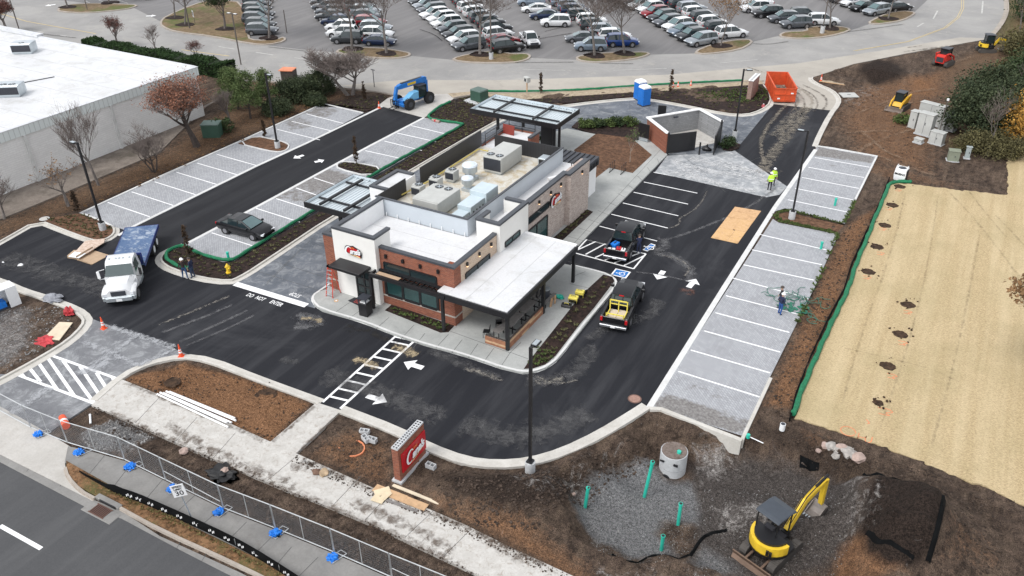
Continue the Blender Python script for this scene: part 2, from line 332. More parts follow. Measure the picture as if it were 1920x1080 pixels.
# ------------------------------------------------------------------ mesh builder
class MB:
    def __init__(s): s.v = []; s.f = []; s.m = []; s.uv = None; s.T = Matrix(); s.mi = 0
    def add(s, vs, fs, mi=None):
        o = len(s.v); T = s.T
        s.v += [tuple(T @ Vector(v)) for v in vs]
        s.f += [tuple(o+i for i in f) for f in fs]; s.m += [s.mi if mi is None else mi]*len(fs)
        return s
    def box(s, c, d, rz=0, ry=0, rx=0, mi=None):
        M = Matrix.Translation(c) @ Matrix.Rotation(rz, 4, 'Z') @ Matrix.Rotation(ry, 4, 'Y') @ Matrix.Rotation(rx, 4, 'X')
        x, y, z = d[0]/2, d[1]/2, d[2]/2
        vs = [M @ Vector(p) for p in ((-x, -y, -z), (x, -y, -z), (x, y, -z), (-x, y, -z), (-x, -y, z), (x, -y, z), (x, y, z), (-x, y, z))]
        return s.add(vs, [(3, 2, 1, 0), (4, 5, 6, 7), (0, 1, 5, 4), (1, 2, 6, 5), (2, 3, 7, 6), (3, 0, 4, 7)], mi)
    def b2(s, x0, x1, y0, y1, z0, z1, mi=None): return s.box(((x0+x1)/2, (y0+y1)/2, (z0+z1)/2), (abs(x1-x0), abs(y1-y0), abs(z1-z0)), mi=mi)
    def cyl(s, a, b, r, r2=None, n=8, caps=True, mi=None):
        a = Vector(a); b = Vector(b); r2 = r if r2 is None else r2
        d = (b-a); q = d.to_track_quat('Z', 'Y') if d.length > 1e-6 else Matrix.Identity(3).to_quaternion()
        vs = []
        for P, rr in ((a, r), (b, r2)):
            for i in range(n):
                t = 2*PI*i/n; vs.append(P + q @ Vector((math.cos(t)*rr, math.sin(t)*rr, 0)))
        fs = [(i, (i+1) % n, n+(i+1) % n, n+i) for i in range(n)]
        if caps: fs += [tuple(range(n-1, -1, -1)), tuple(range(n, 2*n))]
        return s.add(vs, fs, mi)
    def tube(s, pts, rs, n=6, mi=None):
        pts = [Vector(p) for p in pts]
        if not isinstance(rs, (list, tuple)): rs = [rs]*len(pts)
        vs = []
        for i, p in enumerate(pts):
            d = (pts[min(i+1, len(pts)-1)]-pts[max(i-1, 0)]); q = d.to_track_quat('Z', 'Y')
            for k in range(n):
                t = 2*PI*k/n; vs.append(p + q @ Vector((math.cos(t)*rs[i], math.sin(t)*rs[i], 0)))
        fs = [(i*n+k, i*n+(k+1) % n, (i+1)*n+(k+1) % n, (i+1)*n+k) for i in range(len(pts)-1) for k in range(n)]
        fs += [tuple(range(n-1, -1, -1)), tuple(range((len(pts)-1)*n, len(pts)*n))]
        return s.add(vs, fs, mi)
    def loft(s, rings, mi=None, caps=True):
        n = len(rings[0]); vs = [p for r in rings for p in r]
        fs = [(i*n+k, i*n+(k+1) % n, (i+1)*n+(k+1) % n, (i+1)*n+k) for i in range(len(rings)-1) for k in range(n)]
        if caps: fs += [tuple(range(n-1, -1, -1)), tuple(range((len(rings)-1)*n, len(rings)*n))]
        return s.add(vs, fs, mi)
    def prism(s, pts, z0, z1, mi=None, bottom=True):
        if sum(pts[i][0]*pts[(i+1) % len(pts)][1]-pts[(i+1) % len(pts)][0]*pts[i][1] for i in range(len(pts))) < 0: pts = pts[::-1]
        n = len(pts); vs = [(p[0], p[1], z0) for p in pts]+[(p[0], p[1], z1) for p in pts]
        fs = [(i, (i+1) % n, n+(i+1) % n, n+i) for i in range(n)]+[tuple(range(n, 2*n))]
        if bottom: fs.append(tuple(range(n-1, -1, -1)))
        return s.add(vs, fs, mi)
    def yprism(s, pts, y0, y1, mi=None):
        """side profile (x, z) given width from y0 to y1"""
        if sum(pts[i][0]*pts[(i+1) % len(pts)][1]-pts[(i+1) % len(pts)][0]*pts[i][1] for i in range(len(pts))) < 0: pts = pts[::-1]
        n = len(pts); vs = [(p[0], y0, p[1]) for p in pts]+[(p[0], y1, p[1]) for p in pts]
        fs = [((i+1) % n, i, n+i, n+(i+1) % n) for i in range(n)]+[tuple(range(n)), tuple(range(2*n-1, n-1, -1))]
        return s.add(vs, fs, mi)
    def mesh(s, name, mats, bevel=0, smooth=False):
        me = bpy.data.meshes.new(name); me.from_pydata(s.v, [], s.f)
        for m in (mats if isinstance(mats, (list, tuple)) else [mats]): me.materials.append(m)
        if any(s.m): me.polygons.foreach_set('material_index', s.m)
        if bevel or smooth:
            bm = bmesh.new(); bm.from_mesh(me)
            if bevel:
                es = [e for e in bm.edges if len(e.link_faces) == 2 and e.calc_face_angle(0) > .5]
                bmesh.ops.bevel(bm, geom=es, offset=bevel, segments=2 if bevel > .03 else 1, affect='EDGES', profile=.6, clamp_overlap=True)
            if smooth:
                for f in bm.faces: f.smooth = True
                for e in bm.edges:
                    if len(e.link_faces) == 2 and e.calc_face_angle(0) > .75: e.smooth = False
            bm.to_mesh(me); bm.free()
        me.update(); return me
    def build(s, name, mats, parent=None, bevel=0, smooth=False):
        o = bpy.data.objects.new(name, s.mesh(name, mats, bevel, smooth)); COL.objects.link(o); o.parent = parent; return o
def tag(o, label=None, cat=None, group=None, kind=None):
    if label: o['label'] = label
    if cat: o['category'] = cat
    if group: o['group'] = group
    if kind: o['kind'] = kind
    return o
def struct(o, label=None): o['kind'] = 'structure'; (label and o.__setitem__('label', label)); return o
def thing(name, label, cat, loc=(0, 0, 0), rz=0, group=None):
    o = bpy.data.objects.new(name, None); o.empty_display_size = .3; COL.objects.link(o)
    o.location = loc; o.rotation_euler = (0, 0, rz); return tag(o, label, cat, group)
def copy_tree(o, parent=None):
    c = o.copy(); COL.objects.link(c); c.parent = parent
    for ch in list(o.children): copy_tree(ch, c)
    return c
def dup(o, loc, rz=None, label=None, group=None, sc=None):
    c = copy_tree(o); c.location = loc
    if rz is not None: c.rotation_euler[2] = rz
    if sc: c.scale = sc if isinstance(sc, tuple) else (sc, sc, sc)
    if label: c['label'] = label
    if group: c['group'] = group
    return c
def rib(pts, w0, w1=None, closed=False):
    """left/right offsets of a polyline, mitred"""
    w1 = -w0 if w1 is None else w1
    n = len(pts); L, Rr = [], []
    for i, p in enumerate(pts):
        a = pts[(i-1) % n] if (closed or i > 0) else None; b = pts[(i+1) % n] if (closed or i < n-1) else None
        d1 = (Vector(p)-Vector(a)).normalized() if a is not None else None; d2 = (Vector(b)-Vector(p)).normalized() if b is not None else None
        d1 = d1 or d2; d2 = d2 or d1
        t = (d1+d2); t = t.normalized() if t.length > 1e-6 else d1
        nn = Vector((-t.y, t.x)); k = 1/max(.5, Vector((-d1.y, d1.x)).dot(nn))
        L.append(Vector(p)+nn*w0*k); Rr.append(Vector(p)+nn*w1*k)
    return L, Rr
def smoothpath(pts, it=2, closed=False):
    pts = [Vector(p) for p in pts]
    for _ in range(it):
        q = [] if closed else [pts[0]]
        for i in range(len(pts) if closed else len(pts)-1):
            a = pts[i]; b = pts[(i+1) % len(pts)]
            q += [a*.75+b*.25, a*.25+b*.75]
        if not closed: q.append(pts[-1])
        pts = q
    return pts
def pxs(L, z=0): return [Vector(g2(*p, z)) for p in L]
def strip(mb, pts, w0, w1, z0, z1, closed=False, mi=None):
    L, Rr = rib(pts, w0, w1, closed); n = len(pts); m = n if closed else n-1
    vs = [(*p, z1) for p in L]+[(*p, z1) for p in Rr]+[(*p, z0) for p in L]+[(*p, z0) for p in Rr]
    fs = []
    for i in range(m):
        j = (i+1) % n
        fs += [(i, n+i, n+j, j), (i, j, 2*n+j, 2*n+i), (n+j, n+i, 3*n+i, 3*n+j)]
    if not closed: fs += [(0, 2*n, 3*n, n), (n-1, 2*n-1, 4*n-1, 3*n-1)]
    mb.add(vs, fs, mi)
def ribbon(name, pts, w, z, mat):
    """flat uv-mapped strip lying on the paving"""
    L, Rr = rib(pts, w/2); n = len(pts)
    me = bpy.data.meshes.new(name); me.from_pydata([(*p, z) for p in L]+[(*p, z) for p in Rr], [], [(i, n+i, n+i+1, i+1) for i in range(n-1)])
    uvl = me.uv_layers.new(name='UVMap'); 
    for poly in me.polygons:
        for li in poly.loop_indices:
            vi = me.loops[li].vertex_index; uvl.data[li].uv = ((vi % n)/(n-1), 0 if vi < n else 1)
    me.materials.append(mat); o = bpy.data.objects.new(name, me); COL.objects.link(o); return struct(o)
# ================================================================== THE GROUND
LOT = [(-80,500),(0,456),(73,416),(178,462),(212,440),(155,399),(606,196),(680,213),(717,200),(792,220),(905,250),(1060,245),(1190,250),(1255,285),(1378,283),(1450,195),(1557,207),(1545,240),(1525,282),(1449,388),(1352,540),(1211,762),(1190,780),(1130,818),(1060,852),(995,872),(930,876),(870,870),(800,845),(740,812),(603,757),(480,713),(390,677),(362,668),(162,594),(140,580),(40,547),(0,530),(-80,520)]
BACK = [(-700,60),(-300,62),(155,97),(440,150),(590,160),(700,172),(742,178),(717,200),(792,220),(850,185),(905,176),(1000,176),(1190,165),(1425,153),(1440,160),(1450,195),(1557,207),(1574,190),(1560,172),(1520,146),(1600,120),(1700,100),(1857,72),(1880,45),(1892,10),(1880,-60),(1800,-160),(-900,-160)]
PAVL = [(155,399),(606,196),(680,213),(574,270),(480,312),(235,432),(213,425)]
PAVM = [(345,460),(795,221),(870,234),(805,272),(660,355),(480,465),(440,490),(418,492),(362,474)]
PAVU = [(1532,275),(1642,294),(1602,374),(1584,420),(1472,391),(1449,398)]
PAVB = [(1222,762),(1449,411),(1460,418),(1572,440),(1527,540),(1440,715),(1392,818),(1372,812),(1240,768)]
LANE = [(437,533),(630,402),(870,262),(960,215),(1070,198),(1183,186),(1217,188),(1290,200),(1360,214),(1397,216),(1425,208),(1450,195),(1378,283),(1340,290),(1255,290),(1225,262),(1190,250),(1113,253),(1063,243),(1010,262),(900,340),(720,490),(612,545),(590,578)]
PAD = [(1251,292),(1340,287),(1378,283),(1476,350),(1462,365),(1437,370),(1228,323)]
APRON = [(162,594),(362,668),(338,672),(280,684),(232,708),(178,755),(165,762),(90,812),(-40,740),(-60,700),(22,702),(95,660),(150,625),(164,605)]
DRIVEW = [(-60,730),(-40,740),(90,812),(132,838),(122,870),(127,897),(176,940),(0,852),(-200,755)]
STREET = [(-700,480),(-200,742),(0,864),(160,948),(228,972),(340,1030),(440,1083),(560,1150),(300,1500),(-900,1300)]
GUTTER = [(-200,755),(0,851),(176,937),(228,958),(300,1005),(450,1073),(560,1130),(540,1145),(440,1083),(340,1032),(228,972),(160,950),(0,866),(-200,770)]
PUBW = [(128,838),(165,846),(235,866),(312,904),(420,957),(517,995),(627,1040),(730,1085),(900,1160),(700,1160),(560,1085),(480,1045),(370,992),(270,942),(200,907),(122,868)]
NEWW = [(225,712),(250,722),(440,800),(555,852),(700,917),(800,955),(870,985),(960,1030),(1080,1085),(1200,1150),(1050,1160),(900,1082),(700,986),(480,898),(300,818),(172,762)]
LINK = [(594,757),(640,772),(555,853),(548,857),(505,833)]
FRONTW = [(640,515),(612,545),(592,552),(585,563),(590,575),(605,585),(680,606),(742,631),(800,650),(857,665),(907,681),(938,692),(980,702),(1000,700),(1025,692),(1045,677),(1120,584),(1157,539),(1155,526),(1135,515),(1056,497),(1077,470),(1251,292),(1222,262),(1190,266),(1113,253),(1063,243),(1020,255),(900,350)]
PATHW = [(-200,455),(0,366),(75,339),(232,277),(330,225),(420,180),(380,205),(300,285),(125,360),(0,412),(-200,500)]
STRAWP = [(1671,343),(1710,345),(1780,354),(1889,366),(1889,300),(1883,288),(1920,285),(2400,285),(2600,1300),(2100,1040),(1920,947),(1850,915),(1740,872),(1640,833),(1545,800),(1489,785),(1500,740),(1532,665),(1562,600),(1590,545),(1602,500),(1626,445),(1640,410),(1654,380),(1663,352)]
REARWALK = [(905,176),(850,184),(840,176),(900,171),(1000,171),(1190,160),(1425,150),(1432,158),(1300,168),(1150,176),(1000,186),(940,190)]
PAVED = [LOT, BACK, PAVL, PAVM, PAVU, PAVB, LANE, PAD, APRON, DRIVEW, STREET, GUTTER, PUBW, NEWW, LINK, FRONTW, PATHW]

def in_poly(X, Y, poly):
    r = np.zeros(X.shape, bool); n = len(poly)
    for i in range(n):
        x1, y1 = poly[i]; x2, y2 = poly[(i+1) % n]
        c = (y1 > Y) != (y2 > Y)
        with np.errstate(divide='ignore', invalid='ignore'):
            r ^= c & (X < (x2-x1)*(Y-y1)/(y2-y1+1e-12)+x1)
    return r
def edge_d(X, Y, poly, closed=True):
    d = np.full(X.shape, 1e9); n = len(poly)
    for i in range(n if closed else n-1):
        a = np.array(poly[i]); b = np.array(poly[(i+1) % n]); ab = b-a
        t = np.clip(((X-a[0])*ab[0]+(Y-a[1])*ab[1])/(ab@ab+1e-9), 0, 1)
        d = np.minimum(d, np.hypot(X-a[0]-t*ab[0], Y-a[1]-t*ab[1]))
    return d
def W(L): return [g2(*p) for p in L]
def vnoise(X, Y, sc, seed=0):
    """cheap value noise on arrays"""
    rng = np.random.RandomState(seed); T = rng.rand(256, 256)
    x = X*sc+500; y = Y*sc+500; xi = np.floor(x).astype(int); yi = np.floor(y).astype(int); fx = x-xi; fy = y-yi
    fx = fx*fx*(3-2*fx); fy = fy*fy*(3-2*fy); q = lambda a, b: T[a % 256, b % 256]
    return (q(xi, yi)*(1-fx)+q(xi+1, yi)*fx)*(1-fy)+(q(xi, yi+1)*(1-fx)+q(xi+1, yi+1)*fx)*fy
def fb(X, Y, sc, o=4, seed=0): return sum(vnoise(X, Y, sc*2**i, seed+i)*.5**i for i in range(o))/sum(.5**i for i in range(o))

gx = np.unique(np.concatenate([np.array([-900, -600, -400, -300, -240, -200]), np.arange(-180, -46, 1.0), np.arange(-46, 14, .24), np.arange(14, 60, 1.5), np.array([80, 120, 200, 400])]))
gy = np.unique(np.concatenate([np.array([-200, -80, -30, 0, 5]), np.arange(8, 46, .24), np.arange(46, 112, .55), np.arange(112, 200, 2.5), np.array([220, 260, 320, 420, 600, 900, 1500])]))
X, Y = np.meshgrid(gx, gy)
Z = np.zeros(X.shape)
Z += (fb(X, Y, .35, 5, 3)-.5)*.5+(fb(X, Y, 1.6, 3, 9)-.5)*.34
def G0(P): return W(P)
def blob(px, py, rx, ry, h, z=0, p=1.6):
    """earth mound or hollow centred under a photo pixel; radii in metres"""
    global Z
    c = g2(px, py, z); d = ((X-c[0])/rx)**2+((Y-c[1])/ry)**2
    Z = Z+h*np.exp(-d**p)
PITZ = -1.5
PIT = [(1075,925),(1120,885),(1180,850),(1230,812),(1300,840),(1420,860),(1520,880),(1600,905),(1560,960),(1480,990),(1600,1000),(1620,1090),(1380,1100),(1290,1040),(1180,1050),(1110,1010),(1075,960)]
pw = [g2(*p, PITZ*.6) for p in PIT]
inp = in_poly(X, Y, pw); dd = edge_d(X, Y, pw)
sgn = np.where(inp, dd, -dd)
k = np.clip((sgn+1.2)/2.0, 0, 1); k = k*k*(3-2*k)
Z = Z*(1-.55*k)+PITZ*k
Z = Z+np.where((k > .02) & (k < .98), (fb(X, Y, .9, 4, 21)-.5)*1.3, 0)
# long berm between the walk and the pit, mound by the road, stockpiles
blob(900, 945, 2.6, 1.6, .6); blob(1010, 945, 2.2, 1.5, .55); blob(1110, 868, 2.2, 1.1, .5); blob(960, 905, 1.6, .8, .3); blob(1195, 832, 1.6, .9, .45); blob(1440, 930, 2.5, 1.2, .5); blob(1590, 905, 2.0, 1.0, .6)
blob(1690, 1005, 2.6, 2.5, 2.3, 0, 1.2); blob(1655, 975, .7, 1.6, -.4); blob(1690, 1040, 1.2, .5, .35); blob(1720, 985, .6, 1.2, .35); blob(1660, 950, 1.4, .8, .4); blob(1725, 1020, 1, 1.4, .3); blob(1740, 960, 2.0, 2.4, .5, 0, 1.3)
blob(1650, 140, 4.2, 2.4, 1.3, 0, 1.1); blob(1575, 152, 3, 1.5, .5)
blob(190, 830, 1.7, 1.2, .5); blob(530, 1020, 3, 1, .12)
blob(640, 160, 4, 1, .25); blob(1560, 135, 2.0, 1.5, .5)
pm = np.zeros(X.shape, bool); dmin = np.full(X.shape, 1e9)
for P in PAVED:
    wp = W(P); ins = in_poly(X, Y, wp); pm |= ins; dmin = np.minimum(dmin, np.where(ins, 0, edge_d(X, Y, wp)))
sp = W(STRAWP); ins_s = in_poly(X, Y, sp)
near = np.clip(dmin/1.1, 0, 1); 
Z = np.where(k > .3, Z, Z*near+(-.03)*(1-near))
Z = np.where(X < -46, Z*.5, Z)
Z = np.where(ins_s, -.06+Z*.1, Z)
Z = np.where(pm, -.14, Z)
far = (Y > 200) | (X < -180) | (X > 60) | (Y < 5)
Z = np.where(far, -.14, Z)
# earth colour zones, blended in world space
zone = np.zeros(X.shape+(4,)); zoneb = np.zeros(X.shape+(4,)); zone[..., 3] = 0; zoneb[..., 3] = 1
def pz(arr, ch, P, val=1.0, soft=1.0, z=0):
    wp = [g2(*p, z) for p in P]; ins = in_poly(X, Y, wp); d = edge_d(X, Y, wp); s = np.clip(np.where(ins, d, -d)/soft+.5, 0, 1)
    arr[..., ch] = np.maximum(arr[..., ch], s*val) if val > 0 else arr[..., ch]*(1-s*(-val))
# gravel floor of the pit, trail of stone past the excavator
pz(zone, 0, [(1078,945),(1140,895),(1215,870),(1255,905),(1300,905),(1318,960),(1345,1000),(1300,985),(1245,978),(1230,1000),(1262,1035),(1262,1062),(1190,1058),(1130,1028),(1095,1000),(1070,965)], 1, 1.0, PITZ)
pz(zone, 0, [(1330,1000),(1400,985),(1430,1010),(1400,1080),(1290,1090),(1300,1040)], .8, 1, PITZ)
pz(zone, 0, [(1330,870),(1400,850),(1550,880),(1600,930),(1600,1080),(1480,1080),(1380,960)], .22, 2, PITZ)
pz(zone, 0, [(150,815),(215,783),(290,820),(240,850),(170,845)], .75, 1)
pz(zone, 0, [(0,580),(60,570),(60,640),(20,690),(-60,690),(-60,600)], .5, 1)
pz(zone, 2, [(0,590),(50,570),(70,640),(40,690),(-60,690),(-60,600)], .42, 2)
pz(zone, 2, [(1305,820),(1370,810),(1380,850),(1330,870)], .62, 1.5); pz(zone, 2, [(960,890),(1080,860),(1160,830),(1120,900),(1080,930),(980,950)], .30, 2)
pz(zone, 2, [(1330,960),(1430,940),(1440,985),(1350,1010)], .42, 1, PITZ); pz(zone, 2, [(1570,890),(1640,905),(1600,930)], .45, 1); pz(zone, 2, [(1560,930),(1625,960),(1625,1050),(1570,1040)], .25, 1, PITZ)
pz(zone, 2, [(1100,1060),(1400,1060),(1400,1120),(1100,1120)], .3, 1.5)
# clay
pz(zone, 1, [(232,708),(345,680),(480,712),(583,757),(508,830),(430,800),(240,716)], .85, .8)
pz(zone, 1, [(600,830),(650,800),(735,830),(740,905),(700,915),(570,855)], .50, 1.5)
pz(zone, 1, [(735,900),(800,925),(880,955),(980,970),(1110,1060),(1100,1120),(1000,1060),(860,985)], .62, 2)
pz(zone, 1, [(1570,985),(1640,1005),(1700,1090),(1560,1090)], .62, 1); pz(zone, 1, [(1750,980),(1870,1010),(1900,1090),(1720,1090)], .33, 2)
pz(zone, 1, [(1500,800),(1560,810),(1560,850),(1490,830)], .45, 1.5)
pz(zone, 1, [(1590,420),(1652,380),(1600,500),(1530,665),(1487,770),(1430,760),(1450,715),(1530,540),(1575,440)], .66, 1)
for q in [(1555,555),(1518,650),(1540,590),(1480,735)]: pz(zone, 1, [(q[0]-22,q[1]-14),(q[0]+22,q[1]-10),(q[0]+16,q[1]+14),(q[0]-24,q[1]+10)], .75, .6)
pz(zone, 1, [(1590,170),(1640,150),(1780,150),(1760,330),(1600,300),(1560,220)], .54, 5)
pz(zone, 1, [(1560,300),(1660,300),(1760,330),(1850,360),(1670,345)], .42, 3); pz(zone, 2, [(1560,170),(1640,160),(1660,190),(1590,200)], .28, 4); pz(zone, 1, [(1690,150),(1780,130),(1770,180),(1680,190)], .75, 4)
# dark topsoil
pz(zoneb, 1, [(200,800),(480,930),(700,1020),(860,1080),(700,1090),(470,975),(235,862),(290,835)], .60, 1)
pz(zoneb, 1, [(1640,922),(1670,918),(1710,938),(1752,968),(1750,1010),(1738,1062),(1700,1088),(1658,1072),(1628,1042),(1612,1000),(1614,955)], 1.1, 1.0)
pz(zoneb, 1, [(1605,140),(1640,112),(1690,120),(1700,150),(1640,160)], 1.0, 3)
pz(zoneb, 1, [(800,880),(900,890),(1100,870),(1240,800),(1200,830),(1080,930),(1060,970),(960,980),(830,930)], .62, 1.5)
pz(zone, 3, [(1290,850),(1400,850),(1520,875),(1600,910),(1615,1000),(1560,1050),(1440,1090),(1300,1000),(1310,930)], .85, 1.6, PITZ*.5)
pz(zoneb, 1, [(1410,770),(1500,800),(1700,880),(1900,960),(1900,1000),(1640,900),(1400,830)], .50, 2)
pz(zoneb, 1, [(590,165),(720,180),(660,205),(630,200),(500,250),(480,255),(155,398),(40,425),(0,452),(0,440),(300,300),(480,200)], .62, 1.2)
# leaf litter, grass
pz(zoneb, 2, [(-200,500),(0,412),(125,360),(300,285),(430,190),(560,165),(700,170),(600,200),(155,395),(0,450)], .55, 3)
pz(zoneb, 2, [(1860,75),(1885,40),(1895,-40),(2300,-40),(2300,300),(1890,290),(1760,280),(1750,120)], .55, 4)
pz(zoneb, 0, [(1870,40),(1900,-60),(2300,-60),(2300,60),(1900,110),(1855,90)], .75, 4)
pz(zoneb, 2, [(400,140),(600,160),(600,175),(420,170)], .5, 2)
zone[..., 1] *= np.where(pm, 0, 1)
nx, ny = len(gx), len(gy)
verts = np.stack([X, Y, Z], -1).reshape(-1, 3)
i0 = (np.arange(ny-1)[:, None]*nx+np.arange(nx-1)[None]).reshape(-1)
faces = np.stack([i0, i0+1, i0+nx+1, i0+nx], 1)
me = bpy.data.meshes.new('ground'); me.from_pydata(verts.tolist(), [], faces.tolist())
for nm, arr in (('zone', zone), ('zoneb', zoneb)):
    at = me.color_attributes.new(nm, 'FLOAT_COLOR', 'POINT'); at.data.foreach_set('color', arr.reshape(-1).astype(np.float32))
me.materials.append(SOIL); me.polygons.foreach_set('use_smooth', [True]*len(faces)); me.update()
go = bpy.data.objects.new('ground', me); COL.objects.link(go); struct(go)
def zat(x, y):
    i = int(np.clip(np.searchsorted(gx, x)-1, 0, nx-2)); j = int(np.clip(np.searchsorted(gy, y)-1, 0, ny-2))
    fx = (x-gx[i])/(gx[i+1]-gx[i]); fy = (y-gy[j])/(gy[j+1]-gy[j])
    return float((Z[j, i]*(1-fx)+Z[j, i+1]*fx)*(1-fy)+(Z[j+1, i]*(1-fx)+Z[j+1, i+1]*fx)*fy)

# ------------------------------------------------------------------ paved sheets
def sheet(name, P, z, mat, skirt=.3, joints=None, mats=None):
    mb = MB(); mb.prism([tuple(v) for v in W(P)], z-skirt, z, bottom=False)
    o = mb.build(name, mat); return struct(o)
def grid_sheet(name, P, z, mat, dirt, step=.5):
    """pavers: a tessellated sheet that stores where mud was left"""
    wp = W(P); bm = bmesh.new(); f = bm.faces.new([bm.verts.new((*p, z)) for p in wp])
    if f.normal.z < 0: f.normal_flip()
    xs = [p[0] for p in wp]; ys = [p[1] for p in wp]
    for a0, a1, ax in ((min(xs), max(xs), 0), (min(ys), max(ys), 1)):
        t = a0+step
        while t < a1:
            co_ = (t, 0, 0) if ax == 0 else (0, t, 0); no = (1, 0, 0) if ax == 0 else (0, 1, 0)
            bmesh.ops.bisect_plane(bm, geom=bm.verts[:]+bm.edges[:]+bm.faces[:], plane_co=co_, plane_no=no); t += step
    me = bpy.data.meshes.new(name); bm.to_mesh(me); bm.free()
    n = len(me.vertices); xy = np.empty(n*3); me.vertices.foreach_get('co', xy); xy = xy.reshape(-1, 3)
    d = np.zeros(n)
    for (dp, soft, val) in dirt:
        w_ = W(dp); ins = in_poly(xy[:, 0], xy[:, 1], w_); e = edge_d(xy[:, 0], xy[:, 1], w_); d = np.maximum(d, val*np.clip(np.where(ins, e, -e)/soft+.5, 0, 1))
    at = me.attributes.new('dirt', 'FLOAT', 'POINT'); at.data.foreach_set('value', d.astype(np.float32))
    me.materials.append(mat); o = bpy.data.objects.new(name, me); COL.objects.link(o)
    if sum(p.normal.z for p in me.polygons) < 0: me.flip_normals()
    return struct(o)
sheet('back_road', BACK, -.02, A_ROADG)
sheet('asphalt_lot', LOT, 0, A_NEW)
sheet('fresh_asphalt_lane', [(240,436),(717,200),(792,220),(342,462),(300,490),(235,470)], .004, A_SIDE, .05)
sheet('parking_lot', [(-400,-20),(60,-5),(250,14),(305,42),(480,82),(560,92),(632,98),(767,104),(850,112),(992,108),(1085,112),(1215,102),(1300,100),(1402,80),(1465,66),(1591,58),(1632,44),(1712,25),(1760,-20),(1700,-130),(-600,-130)], -.012, A_BACKLOT, .05)
sheet('dusty_road_edge', [(640,160),(742,178),(717,200),(792,220),(850,185),(905,176),(1000,176),(1190,165),(1425,153),(1440,160),(1450,195),(1557,207),(1574,190),(1560,172),(1520,146),(1600,120),(1700,100),(1857,72),(1800,70),(1650,95),(1500,118),(1250,140),(950,150),(750,150)], -.008, A_ROAD, .05)
sheet('drive_lane', LANE, .006, C_LANE)
sheet('service_pad', PAD, .012, C_PAD)
sheet('entrance_apron', APRON, .008, C_APRON)
sheet('driveway', DRIVEW, .02, C_DRIVE)
sheet('street', STREET, -.03, A_STREET)
sheet('street_gutter', GUTTER, -.01, C_OLDWALK)
sheet('public_sidewalk', PUBW, .06, C_OLDWALK)
sheet('new_sidewalk', NEWW, .10, C_NEWWALK, .35)
sheet('link_walk', LINK, .11, C_NEWWALK, .35)
sheet('building_walk', FRONTW, .14, C_WALK)
sheet('service_path', PATHW, .03, PATHB)
sheet('rear_sidewalk', REARWALK, .06, SAND)
sheet('lane_apron', [(700,196),(742,178),(860,176),(848,187),(795,221),(717,200)], .016, C_DRIVE)
grid_sheet('paver_strip_left', PAVL, .03, PAVER, [([(560,212),(606,196),(640,206),(610,225)], .8, .6), ([(525,228),(560,212),(600,235),(540,250)], .8, .55), ([(440,268),(530,268),(545,278),(490,300)], 1, .25)])
grid_sheet('paver_strip_middle', PAVM, .03, PAVER, [([(545,350),(600,310),(700,340),(640,370)], 1, .75), ([(500,372),(600,310),(660,345),(590,385)], 1, .6), ([(690,290),(720,316),(700,330)], .8, .6)])
grid_sheet('paver_lot_upper', PAVU, .03, PAVER, [([(1532,275),(1642,294),(1635,308),(1515,292)], .6, .75), ([(1515,300),(1590,312),(1545,318)], .8, .4)])
grid_sheet('paver_lot_lower', PAVB, .03, PAVER, [([(1222,762),(1240,735),(1300,752),(1410,790),(1392,818),(1260,780)], 1, .85), ([(1280,690),(1400,735),(1380,770),(1260,735)], 2, .38)])
# straw erosion blanket, its edge torn and uneven
sw = []
for a, b in zip(STRAWP, STRAWP[1:]+STRAWP[:1]):
    A, B = Vector(g2(*a)), Vector(g2(*b)); L_ = (B-A).length; n = max(1, min(60, int(L_/.35)))
    nn = Vector((-(B-A).y, (B-A).x)).normalized()
    for i in range(n): sw.append(tuple(A.lerp(B, i/n)+nn*random.uniform(-.12, .12)))
mb = MB(); mb.prism(sw, -.3, .02, bottom=False); struct(mb.build('straw_field', STRAW))
# slab joints cut into the walks
def joints(name, lines, z, w=.03):
    mb = MB()
    for a, b in lines:
        A, B = Vector(g2(*a)), Vector(g2(*b)); strip(mb, [A, B], w/2, -w/2, z-.02, z)
    o = mb.build(name, C_JOINT); return struct(o)
joints('walk_joints', [((750,641),(777,612)),((705,620),(730,598)),((772,660),(797,628)),((818,655),(841,630)),((847,665),(867,640)),((878,674),(896,648)),((907,682),(926,656)),((938,692),(957,664)),((627,590),(668,562)),((655,600),(690,575)),
    ((750,590),(957,665)),((957,664),(990,676)),((957,664),(977,645)),((1077,520),(1098,512)),((1068,535),(1112,545)),
    ((1062,492),(1150,518))] + [((1077+174*t-62*(1-t)*.5, 470-178*t-8), (1077+174*t, 470-178*t)) for t in [i/11 for i in range(1, 11)]] + [((1040,498),(1241,280))], .1445)
joints('old_walk_joints', [((x, y), (x+dx, y+dy)) for x, y, dx, dy in [(160,900,38,-46),(215,912,32,-42),(272,940,34,-40),(325,968,52,-48),(372,992,48,-42),(425,1018,38,-38),(475,1043,42,-42),(515,1065,32,-38),(555,1088,42,-42)]], .0645)
joints('new_walk_joints', [((x, y), (x+dx, y+dy)) for x, y, dx, dy in [(255,795,45,-48),(330,830,40,-45),(400,862,42,-48),(500,905,60,-50),(625,950,52,-55),(685,978,50,-55),(760,1010,55,-52),(830,1048,50,-50)]], .1045, .025)
joints('lane_joints', [((560,440),(612,455)),((530,458),(612,480)),((488,482),(610,520)),((470,505),(600,545)),((592,440),(498,535)),((500,530),(560,470)),((1180,190),(1184,250)),((1270,200),(1220,240)),((1345,212),(1300,250)),((1100,200),(1060,240)),((1420,210),(1330,285))], .0105)
joints('pad_joints', [((1330,335),(1425,295)),((1290,300),(1360,360)),((1260,300),(1470,345))], .0165, .02)
joints('gutter_joints', [((50,884),(58,872)),((112,912),(122,900)),((330,1030),(340,1012)),((378,1052),(388,1036))], -.0055, .025)

